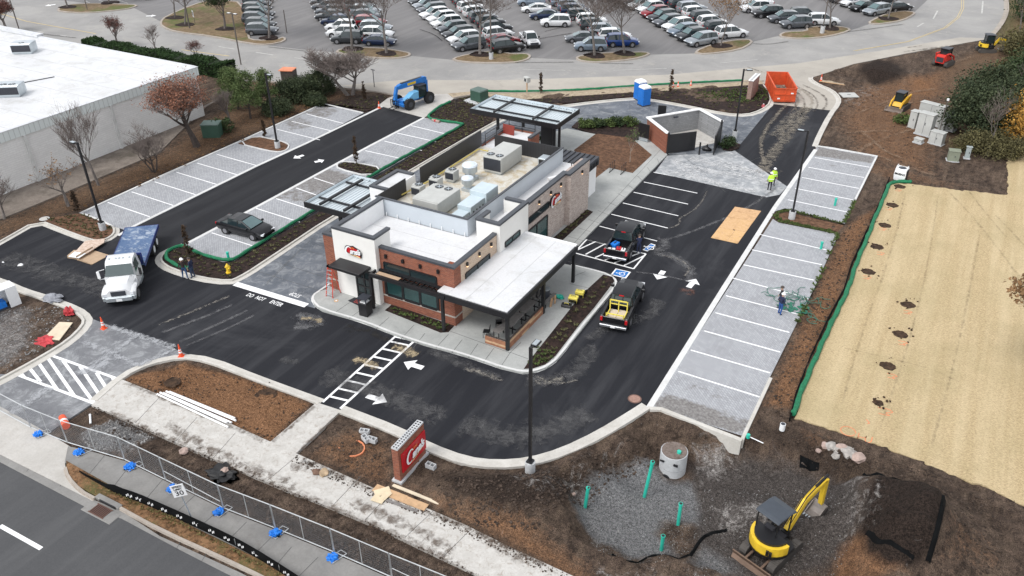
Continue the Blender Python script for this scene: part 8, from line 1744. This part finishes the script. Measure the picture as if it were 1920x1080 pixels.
# roadside signs
for px, py, h, w_, lab in [(366, 45, 2.0, .9, 'white rectangular sign facing the road on the grassy island')]:
    c = g(px, py); t = thing('road_sign', lab, 'road sign', (c.x, c.y, 0), R_(-30)); mb = MB(); mb.cyl((0, 0, 0), (0, 0, h), .04, n=5); mb.build('post', G2, t); mb = MB(); mb.b2(-w_/2, w_/2, -.06, -.04, h-.9, h+.1); mb.build('plate', WHITE, t); mb = MB(); mb.b2(-.25, .25, -.07, -.06, h-.65, h-.15); mb.build('printed_mark', CHAR, t)
for i, (px, py, h) in enumerate([(702, 163, 2.2)]):
    c = g(px, py); t = thing('sign_post', 'thin dark sign post by the big bare tree', 'post', (c.x, c.y, 0)); mb = MB(); mb.cyl((0, 0, 0), (0, 0, h), .05, n=5); mb.build('pole', CHAR, t); mb = MB(); mb.b2(-.3, .3, -.02, .02, h-.1, h-.02); mb.build('cross_arm', CHAR, t)

# ================================================================== VEGETATION
def grow(rr, mbT, mbC, p, d, L, r, lev, maxlev, leaves=None, spread=.55, up=.12, kids=(4, 6), tl=1):
    n = 3 if lev < 2 else 2; pts = [p]; rs = [r]; q = p; dd = d.copy()
    for i in range(n):
        dd = (dd+Vector((rr.uniform(-.16, .16), rr.uniform(-.16, .16), rr.uniform(-.03, .10)+up*.3))).normalized(); q = q+dd*(L/n); pts.append(q); rs.append(r*(1-.62*(i+1)/n))
    (mbT if lev <= tl else mbC).tube(pts, rs, 5 if lev == 0 else 4 if lev == 1 else 3)
    if lev == maxlev:
        if leaves is not None: leaves += [pts[-1], (pts[-1]+pts[-2])/2]
        return
    k = rr.randint(*kids)
    for i in range(k):
        t_ = rr.uniform(.35, 1) if lev else rr.uniform(.55, 1); seg = min(n-1, int(t_*n)); s0 = pts[seg].lerp(pts[seg+1], t_*n-seg)
        a = rr.uniform(0, 2*PI); side = Vector((math.cos(a), math.sin(a), rr.uniform(-.1, .5)))
        nd = (dd*(1-spread)+side*spread).normalized(); nd.z += up; nd.normalize()
        grow(rr, mbT, mbC, s0, nd, L*rr.uniform(.55, .8), max(MR, r*(1-.6*t_)*.6), lev+1, maxlev, leaves, spread, up, kids, tl)
def leafcloud(rr, mb, pts, n, size, jit, flat=1):
    for _ in range(n):
        c = rr.choice(pts)+Vector((rr.gauss(0, jit), rr.gauss(0, jit), rr.gauss(0, jit*.8)))
        a, b = rr.uniform(0, PI*2), rr.uniform(-1, 1); u = Vector((math.cos(a), math.sin(a), b)).normalized(); v = u.cross(Vector((rr.uniform(-1, 1), rr.uniform(-1, 1), rr.uniform(-1, 1)))).normalized()
        s = size*rr.uniform(.6, 1.35); mb.add([c-u*s, c+v*s*.6, c+u*s, c-v*s*.6], [(0, 1, 2, 3)])
def tree_proto(seed, H=8, trunk=.3, r=.16, spread=.55, up=.12, lev=4, kids=(4, 6), leaf=None, bark=BARK, multi=1, name='bare_tree', tl=1, tw=TWIG, r0=1.0, mr=.007):
    global MR; MR = mr; rr = random.Random(seed); mbT, mbC, lv = MB(), MB(), []
    for m in range(multi):
        a = 2*PI*m/multi+rr.random(); d = Vector((math.cos(a)*.35*(multi > 1), math.sin(a)*.35*(multi > 1), 1)).normalized()
        grow(rr, mbT, mbC, Vector((math.cos(a)*.1*(multi > 1), math.sin(a)*.1*(multi > 1), -.1)), d, H*trunk, r*r0, 0, lev, lv, spread, up, kids, tl)
    zmax = max(v[2] for v in mbC.v); k = H/zmax
    for mb in (mbT, mbC): mb.v = [(x*k, y*k, z*k) for x, y, z in mb.v]
    lv = [p*k for p in lv]
    t = thing(name, 'x', 'tree'); mbT.build('trunk', bark, t); c = mbC.build('crown', tw, t)
    if leaf: mb = MB(); leafcloud(rr, mb, lv, leaf[1], leaf[2], leaf[3]); mb.build('foliage', leaf[0], t)
    t['_n'] = 0; return t
def put_tree(P, px, py, label, s=1.0, rz=None, group=None, z=0, sz=None):
    c = g(px, py); rz = random.uniform(0, 6) if rz is None else rz
    if P['_n'] == 0: P['_n'] = 1; P.location = (c.x, c.y, z); P.rotation_euler[2] = rz; P.scale = (s, s, sz or s); P['label'] = label; (group and P.__setitem__('group', group)); return P
    return dup(P, (c.x, c.y, z), rz, label, group, (s, s, sz or s))
FT = [tree_proto(11, 13, .42, .22, .56, .08, 4, (6, 7), mr=.018), tree_proto(23, 13, .46, .22, .60, .05, 4, (6, 7), mr=.018)]
gf = 'bare trees on the far lot islands'
put_tree(FT[0], 505, 72, 'bare grey tree beside the dark suv on the signed grassy island', 1.0, group=gf); put_tree(FT[1], 660, 93, 'left bare tree on the first road island', 1.05, group=gf); put_tree(FT[0], 725, 101, 'right bare tree on the first road island', 1.05, group=gf)
put_tree(FT[1], 900, 103, 'bare tree on the second road island', 1.1, group=gf); put_tree(FT[0], 1115, 105, 'left bare tree on the third road island', 1.0, group=gf); put_tree(FT[1], 1171, 101, 'right bare tree on the third road island', .95, group=gf)
put_tree(FT[0], 1556, 54, 'bare tree behind the pale-based pole on the fifth island', .75, group=gf); put_tree(FT[1], 1665, 36, 'bare tree on the right-hand island', .7, group=gf)
put_tree(FT[0], 127, 14, 'left bare tree on the small top left island', .7, group=gf); put_tree(FT[1], 206, 6, 'right bare tree on the small top left island', .7, group=gf); 
put_tree(FT[0], 328, 34, 'bare tree at the left tip of the signed grassy island', .7, group=gf); put_tree(FT[1], 347, 47, 'second bare tree from the left tip of the signed island', .72, group=gf)
T_ = tree_proto(31, 12, .45, .17, .5, .1, 4, (4, 6), (L_BRN, 1500, .12, .12), tw=TWIG); put_tree(T_, 1351, 87, 'sparse rust-tinged tree on the fourth road island', .8)
T_ = tree_proto(37, 9, .3, .16, .55, .12, 4, (4, 6), (L_EVER, 4500, .12, .22)); put_tree(T_, 422, 55, 'dusky evergreen-leaved tree with pale trunk on the signed island', 1.0)
T_ = tree_proto(41, 6.4, .26, .13, .66, .14, 4, (6, 7), bark=BARK, multi=2, mr=.012); put_tree(T_, 657, 178, 'wide bare vase-shaped tree in the mulch beside the back road', 1.25, sz=1.0)
T_ = tree_proto(43, 8.6, .35, .14, .42, .26, 4, (5, 6), bark=BARK, tw=TWIG, mr=.011); put_tree(T_, 185, 347, 'tall upright bare tree in front of the warehouse wall', 1.0)
T_ = tree_proto(47, 4.6, .3, .11, .6, .12, 4, (3, 5), (L_BRN, 260, .09, .08)); put_tree(T_, 128, 386, 'small crooked bare tree near the warehouse corner path', 1.0)
T_ = tree_proto(53, 5.0, .32, .08, .55, .16, 4, (4, 5), multi=4, bark=BARKD, mr=.009); put_tree(T_, 290, 322, 'low multi-stemmed bare tree in the leaf litter', 1.0)
T_ = tree_proto(59, 7.9, .22, .2, .62, .14, 4, (5, 7), (L_COPPER, 9500, .085, .24), bark=BARKD); put_tree(T_, 370, 274, 'broad copper-leaved oak beside the warehouse', 1.0)
T_ = tree_proto(61, 4.6, .25, .10, .58, .16, 4, (4, 6), (L_DKRED, 2600, .06, .14)); put_tree(T_, 222, 88, 'round reddish-leaved tree at the left end of the hedge', 1.0); put_tree(T_, 369, 112, 'small thin reddish-leaved tree beyond the hedge', .6)
T_ = tree_proto(67, 3.9, .25, .09, .62, .12, 4, (4, 5)); put_tree(T_, 295, 100, 'small bare spreading tree behind the hedge', 1.0)
T_ = tree_proto(71, 4.8, .2, .12, .6, .1, 4, (4, 6), (L_DKRED, 6500, .09, .2)); put_tree(T_, 14, 62, 'dark red-leaved tree at the left frame edge', 1.0)
T_ = tree_proto(73, 3.4, .45, .035, .4, .25, 3, (4, 6), (L_LIRI, 260, .06, .05), bark=plain('pale_bark', (.42, .36, .30), .9)); put_tree(T_, 1181, 306, 'slender young tree in the brown mulch court', 1.0, z=.15)
T_ = tree_proto(79, 6.5, .3, .11, .6, .15, 4, (4, 6), (L_BRN, 2600, .12, .14)); c = g(1960, 700); put_tree(T_, 1932, 735, 'half-bare tree with brown leaves at the right frame edge', 1.15)
T_ = tree_proto(83, 5, .25, .09, .6, .15, 4, (4, 6)); put_tree(T_, 8, 430-20, 'bare tree cut by the left frame edge before the warehouse', .8)
T_ = tree_proto(87, 4.6, .25, .10, .5, .2, 4, (4, 6)); put_tree(T_, 432, 232, 'thin bare tree behind the left end of the pines', 1.0); 
def bush(px, py, rx, ry, h, mat, label, n=2600, size=.14, cat='shrub', seed=0, base=.0, name='shrub', z=0, stems=True, grp=None, lumps=26):
    c = g(px, py); rr = random.Random(seed+int(px)); t = thing(name, label, cat, (c.x, c.y, z), 0, grp); pts = []
    for _ in range(lumps):
        a = rr.uniform(0, 2*PI); q = math.sqrt(rr.random())*.86; zz_ = rr.random()
        pts.append(Vector((rx*q*math.cos(a), ry*q*math.sin(a), base+(h-base)*(.12+.83*zz_*(1-.55*q*q)))))
    mb = MB(); leafcloud(rr, mb, pts, n, size, min(rx, ry, h)*.18); mb.v = [(x, y, max(.02, z_)) for x, y, z_ in mb.v]; mb.build('foliage', mat, t)
    mb = MB()
    for p in pts[:12]: mb.tube([(p.x*.15, p.y*.15, 0), (p.x*.5, p.y*.5, p.z*.6), tuple(p)], [.05*h/3+.02, .03, .012], 4)
    mb.build('stem', BARKD, t); return t
def conifer(px, py, h, r, label, mat=L_CONI, seed=0, grp='thin bronze columnar conifers'):
    c = g(px, py); rr = random.Random(seed+int(px)); t = thing('columnar_conifer', label, 'conifer', (c.x, c.y, .05), 0, grp); mb = MB(); pts = []
    for i in range(40): k = rr.random(); a = rr.uniform(0, 6.3); q = r*(1-k)**.7*math.sqrt(rr.random())*(.6 if k < .15 else 1); pts.append(Vector((q*math.cos(a), q*math.sin(a), h*(.12+.85*k))))
    leafcloud(rr, mb, pts, 900, .07, .07); mb.build('foliage', mat, t); mb = MB(); mb.cyl((0, 0, 0), (0, 0, h*.9), .05, .01, 5); mb.build('trunk', BARKD, t)
for a in [(357, 484, 2.9, .34, 'bronze conifer at the tip of the long mulch bed beside two people'), (669, 308, 2.9, .3, 'bronze conifer on the middle paver island'), (1257, 178, 3.1, .32, 'bronze conifer next to the cones behind the rear bed'), (1014, 176, 2.6, .3, 'bronze conifer beside the pale post box'), (147, 402, 2.3, .42, 'bronze conifer in the planted corner by the light pole'), (684, 190, 2.4, .3, 'bronze conifer in the mulch beside the vase-shaped tree'), (497, 258, 1.9, .25, 'bronze conifer behind the left paver light pole')]:
    if a[4]: conifer(*a)
# pines and evergreen shrubs left of the lane
for i, (px, py, h, r, lab) in enumerate([(470, 222, 5.4, 1.9, 'light green pine, tallest of the loose group by the lane'), (447, 205, 4.6, 1.7, 'light green pine behind the left end of the evergreen row'), (503, 200, 4.2, 1.6, 'light green pine between the tall one and the dark shrubs'), (432, 188, 3.8, 1.5, 'small light green pine nearest the hedge end')]):
    c = g(px, py); rr = random.Random(90+i); t = thing('pine_tree', lab, 'pine', (c.x, c.y, 0)); mb = MB(); pts = []
    for _ in range(42): k = rr.random(); a = rr.uniform(0, 6.3); q = r*(.35+.65*(1-k))*rr.uniform(.4, 1); pts.append(Vector((q*math.cos(a), q*math.sin(a), h*(.22+.76*k))))
    leafcloud(rr, mb, pts, 5600, .08, .25); mb.build('crown', L_PINE, t); mb = MB(); mb.tube([(0, 0, 0), (.1, .05, h*.5), (0, 0, h*.95)], [.13, .09, .02], 6)
    for p in pts[:22]: mb.tube([(0, 0, p.z*.75), tuple(p)], [.05, .012], 4)
    mb.build('trunk', BARKD, t)
ge = 'dark evergreen shrubs beside the lane'
for px, py, rx, ry, h, lab in [(548, 190, 2.1, 1.8, 2.9, 'dark evergreen shrub in the middle of the lane-side row'), (575, 184, 2.1, 1.8, 3.1, 'dark evergreen shrub second from the right of the row'), (602, 176, 1.9, 1.8, 2.9, 'dark evergreen shrub at the right end of the row'), (520, 214, 1.7, 1.6, 1.7, 'dark evergreen shrub at the front left of the row'), (590, 196, 1.5, 1.2, 1.4, 'low dark evergreen shrub at the front right')]: bush(px, py, rx, ry, h, L_DEEP, lab, 8000, .085, grp=ge, lumps=60)
bush(415, 247, 1.4, 1.2, 1.6, L_EVER, 'low dull green shrub beside the green cabinet', 900, .12)
# clipped hedge
HP = smoothpath(pxs([(172,97),(200,103),(250,113),(300,121),(350,130),(400,138),(432,146)]), 1); t = thing('hedge', 'long clipped dark green hedge along the back road', 'hedge', (HP[0].x, HP[0].y, 0)); rr = random.Random(5); mb = MB(); core = MB(); o_ = HP[0]
W_ = 1.15; L_q = sum((b-a).length for a, b in zip(HP, HP[1:]))
for _ in range(15000):
    k = rr.random()*(len(HP)-1); i = int(k); p = HP[i].lerp(HP[i+1], k-i)-o_; d = (HP[i+1]-HP[i]).normalized(); nn = Vector((-d.y, d.x)); hh = 1.75+.18*math.sin(k*2.1)+.1*math.sin(k*5)
    if rr.random() < .5: off, z_ = rr.uniform(-W_, W_), hh+rr.gauss(0, .07)
    else: off, z_ = rr.choice((-1, 1))*W_*rr.uniform(.93, 1.03), rr.uniform(.05, hh)
    c = Vector((p.x+nn.x*off, p.y+nn.y*off, z_)); a = rr.uniform(0, 6.3); u = Vector((math.cos(a), math.sin(a), rr.uniform(-1, 1))).normalized(); v = u.cross(Vector((rr.random(), rr.random(), rr.random()))).normalized(); s = .12*rr.uniform(.7, 1.3); mb.add([c-u*s, c+v*s*.7, c+u*s, c-v*s*.7], [(0, 1, 2, 3)])
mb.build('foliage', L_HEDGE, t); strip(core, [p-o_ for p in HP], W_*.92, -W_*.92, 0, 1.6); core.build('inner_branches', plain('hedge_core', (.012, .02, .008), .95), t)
# plants round the bin enclosure
for i, (px, py, rx, lab) in enumerate([(1098, 240, 1.1, 'dark leafy shrub at the left end of the court hedge row'), (1118, 239, 1.1, 'second leafy shrub of the court row'), (1138, 238, 1.1, 'third leafy shrub of the court row'), (1158, 237, 1.2, 'fourth leafy shrub of the court row'), (1180, 237, 1.2, 'leafy shrub nearest the bin enclosure gate')]): bush(px, py, rx, .8, .85, L_EVER if i % 2 else L_LIRI, lab, 1500, .09, grp='leafy shrubs in a row by the court', z=.15, lumps=22)
bush(1021, 262, .7, .7, .9, L_EVER, 'small round shrub under the rear canopy column', 700, .08, z=.1); bush(1362, 276, .9, .9, 1.1, L_EVER, 'shrub beside the open black gate', 900, .1, z=.1); bush(1690, 233-2, .9, .9, 1.0, L_LIRI, 'bright green shrub at the foot of the tall narrow cabinet', 900, .1)
# the wood at the right edge: individual trees
go_ = 'trees and scrub at the right edge'
for px, py, rx, ry, h, m, lab, n, sz in [(1826, 258, 3.3, 3.2, 6.6, L_DEEP, 'big dark evergreen tree behind the utility cabinets', 13000, .13), (1846, 232, 3.4, 3.2, 6.6, L_DEEP, 'second big dark evergreen, rear one of the pair', 12000, .14), (1852, 288, 2.8, 2.4, 2.3, L_OLIVE, 'mixed green scrub in front of the big evergreens', 6500, .10), (1905, 170, 3, 3, 4, L_OLIVE, 'olive scrub tree behind the evergreens', 9000, .13), (1922, 270, 3.2, 3.2, 5.6, L_GOLD, 'golden-leaved tree at the right frame edge', 6500, .11), (1930, 105, 4, 4, 3.5, L_OLIVE, 'olive scrub above the road bend', 9000, .14), (1940, 190, 4, 4, 6, L_EVER, 'dark green tree at the right frame edge', 12000, .14), (1806, 283, 1.5, 1.3, 1.5, L_OLIVE, 'yellowish low shrub at the end of the utility cabinets', 2200, .07), (1960, 40, 5, 5, 4, L_EVER, 'dull scrub at the top right corner', 9000, .16), (1905, 296, 1.6, 1.6, 2.0, L_OLIVE, 'low scrub beside the straw at the right frame edge', 2500, .07)]: bush(px, py, rx, ry, h, m, lab, n, sz, 'tree', 3, .3, 'scrub_tree', grp=go_, lumps=70)
for i, (px, py, h) in enumerate([(1850, 292, 7.2), (1895, 215, 8.0), (1915, 120, 7), (1912, 60, 6)]):
    T_ = tree_proto(100+i, h, .3, .10, .5, .18, 4, (3, 5), tw=TWIG) if i < 2 else T_; put_tree(T_, px, py, ['bare grey tree in front of the evergreens', 'bare grey tree rising among the scrub', 'bare tree above the second scrub', 'bare tree at the top right corner'][i], 1.0, group=go_)
# ------------------------------------------------------------------ ground cover (uncountable)
def tufts(name, P, spacing, s, mat, z, label=None, blades=9, jit=.3, h=1.0, holes=None, seed=1, thin=1.0):
    wp = W(P); xs = [p[0] for p in wp]; ys = [p[1] for p in wp]; rr = random.Random(seed); vs, fs = [], []
    cand = []
    x = min(xs)
    while x < max(xs):
        y = min(ys)
        while y < max(ys):
            cand.append((x+rr.uniform(-jit, jit)*spacing, y+rr.uniform(-jit, jit)*spacing)); y += spacing
        x += spacing
    A = np.array(cand); ok = in_poly(A[:, 0], A[:, 1], wp) & (edge_d(A[:, 0], A[:, 1], wp) > s*.6)
    for (x, y), k in zip(cand, ok):
        if not k or rr.random() > thin: continue
        ss = s*rr.uniform(.7, 1.25)
        for b in range(blades):
            a = rr.uniform(0, 6.3); l = ss*rr.uniform(.6, 1.1); w_ = ss*.13; u = Vector((math.cos(a), math.sin(a), 0)); v = Vector((-u.y, u.x, 0)); c = Vector((x, y, z)); o = len(vs)
            vs += [tuple(c-v*w_), tuple(c+u*l*.6+v*w_+Vector((0, 0, l*.75*h))), tuple(c+u*l*1.05+Vector((0, 0, l*.45*h))), tuple(c+v*w_)]; fs.append((o, o+1, o+2, o+3))
    me = bpy.data.meshes.new(name); me.from_pydata(vs, [], fs); me.materials.append(mat); o = bpy.data.objects.new(name, me); COL.objects.link(o); return tag(o, kind='stuff')
tufts('ground_cover', LONGBED, .62, .24, L_TUFT, .07, h=.9); tufts('ground_cover', WESTBED, .5, .22, L_TUFT, .09, seed=2); tufts('ground_cover', MIDISL, .5, .22, L_TUFT, .08, seed=3); tufts('ground_cover', NEBED, .7, .2, L_TUFT, .04, seed=4)
tufts('ground_cover', [(1300,175),(1432,162),(1441,176),(1443,190),(1400,196),(1330,190)], .55, .26, L_LIRI, .1, seed=5); tufts('ground_cover', REARBED, 1.0, .2, L_TUFT, .1, seed=6)
tufts('ground_cover', EASTBED, .75, .26, L_TUFT, .155, seed=7); tufts('ground_cover', [(1000,650),(1045,665),(1030,690),(985,692)], .42, .26, L_LIRI, .155, seed=8); tufts('ground_cover', FRONTBED, .42, .24, L_LIRI, .155, seed=9); tufts('ground_cover', SIDEBED, .42, .22, L_TUFT, .155, seed=10)
tufts('ground_cover', [(40,425),(155,401),(445,272),(606,198),(590,180),(420,262),(290,320),(150,390),(0,440)], .85, .2, L_BRN, .1, seed=11, thin=.6)
tufts('verge_grass', [(200,908),(270,944),(370,994),(480,1048),(600,1108),(590,1120),(470,1060),(355,1003),(260,958),(195,925)], .22, .16, leafmat('verge_blades', (.10, .10, .035), (.24, .20, .09), 2), .1, seed=12, blades=6)
tufts('fallen_leaves', CURBG, .20, .10, leafmat('fallen_leaf_brown', (.22, .10, .045), (.40, .22, .11), 3), .1, seed=13, blades=3, h=.3)
tufts('fallen_leaves', [(0,450),(0,415),(125,362),(300,287),(400,215),(560,170),(700,175),(640,190),(500,240),(420,275),(150,395)], .42, .13, leafmat('fallen_leaf_rust', (.20, .09, .045), (.36, .19, .10), 2), .08, seed=14, blades=2, h=.3)
# low green edging on the right paver lot
tufts('edging_plants', [(1568,432),(1577,438),(1531,540),(1446,716),(1428,756),(1418,752),(1437,712),(1522,538)], .20, .24, L_LIRI, .04, seed=15, blades=8, h=1.3)
tufts('edging_plants', [(1448,406),(1455,398),(1475,393),(1580,418),(1584,424),(1478,399),(1461,403),(1463,412),(1570,436),(1573,443),(1560,440),(1458,418)], .2, .2, L_LIRI, .04, seed=16, blades=8, h=1.2); tufts('edging_plants', [(1578,418),(1600,373),(1606,376),(1588,424)], .2, .22, L_LIRI, .04, seed=17, blades=8, h=1.2)
# clods and stones over the disturbed soil
def clods(P, n, s0, s1, mat, seed, z=None, name='soil_clods'):
    wp = W(P); xs = [p[0] for p in wp]; ys = [p[1] for p in wp]; rr = random.Random(seed); mb = MB(); A = []
    while len(A) < n:
        a = np.array([(rr.uniform(min(xs), max(xs)), rr.uniform(min(ys), max(ys))) for _ in range(n*2)]); k = in_poly(a[:, 0], a[:, 1], wp); A += [tuple(q) for q in a[k]]
    for x, y in A[:n]:
        s = s0+(s1-s0)*rr.random()**3; zz_ = zat(x, y) if z is None else z
        P8 = [Vector((sx*s*rr.uniform(.6, 1.2), sy*s*rr.uniform(.5, 1), sz*s*rr.uniform(.4, .8)+s*.2)) for sz in (-1, 1) for sx, sy in ((-1, -1), (1, -1), (1, 1), (-1, 1))]
        a = rr.uniform(0, 3); R3_ = Matrix.Rotation(a, 3, 'Z'); mb.add([(R3_ @ p)+Vector((x, y, zz_)) for p in P8], [(3, 2, 1, 0), (4, 5, 6, 7), (0, 1, 5, 4), (1, 2, 6, 5), (2, 3, 7, 6), (3, 0, 4, 7)])
    o = mb.build(name, mat); return tag(o, kind='stuff')
CL1 = speck('clod_soil', (.02, .014, .011), (.10, .072, .055), 2); CL2 = speck('clod_stone', (.10, .10, .10), (.36, .35, .34), 2)
clods([(800,880),(1000,890),(1230,800),(1300,830),(1200,850),(1080,930),(1000,1000),(860,985)], 1900, .012, .085, CL1, 1); clods([(1400,800),(1500,800),(1850,930),(1900,1080),(1780,1090),(1772,955),(1620,895)], 1500, .012, .075, CL1, 2)
clods([(178,764),(300,817),(480,897),(700,985),(900,1080),(880,1085),(690,995),(470,905),(290,828),(170,775)], 900, .01, .05, CL1, 21, .10); clods([(556,855),(700,920),(870,988),(1080,1088),(1040,1085),(850,995),(690,932),(545,868)], 900, .01, .05, CL1, 22, .10)
clods([(200,805),(860,1075),(700,1090),(235,870)], 1300, .015, .09, CL1, 3); clods([(150,815),(215,783),(290,820),(240,850),(170,845)], 900, .02, .06, CL2, 4)
clods([(240,714),(345,684),(480,716),(578,760),(508,828),(430,798)], 700, .012, .05, CL1, 5, .03); clods([(1570,300),(1600,150),(1780,140),(1770,300),(1890,360),(1680,340)], 450, .02, .09, CL1, 6)
clods([(1320,880),(1560,880),(1600,1000),(1560,1090),(1300,1090),(1300,980)], 1500, .008, .03, CL2, 7); clods([(1090,930),(1230,880),(1300,930),(1300,1000),(1240,1060),(1120,1030)], 2600, .008, .022, CL2, 8, None, 'gravel')
clods([(0,575),(110,575),(140,610),(90,650),(20,690),(-40,690)], 600, .015, .07, CL2, 9); clods([(610,820),(650,795),(735,830),(735,905),(700,912),(575,853)], 500, .012, .06, CL1, 10)
clods([(1590,420),(1640,400),(1600,500),(1530,665),(1480,790),(1430,780),(1450,715),(1530,545)], 900, .015, .08, CL1, 11)
# unused prototypes are parked nowhere: remove them
for o in list(bpy.data.objects):
    if o.get('label') == 'x':
        for c in list(o.children_recursive): bpy.data.objects.remove(c)
        bpy.data.objects.remove(o)
for o in bpy.data.objects:
    for k in ('_used', '_n'):
        if k in o: del o[k]
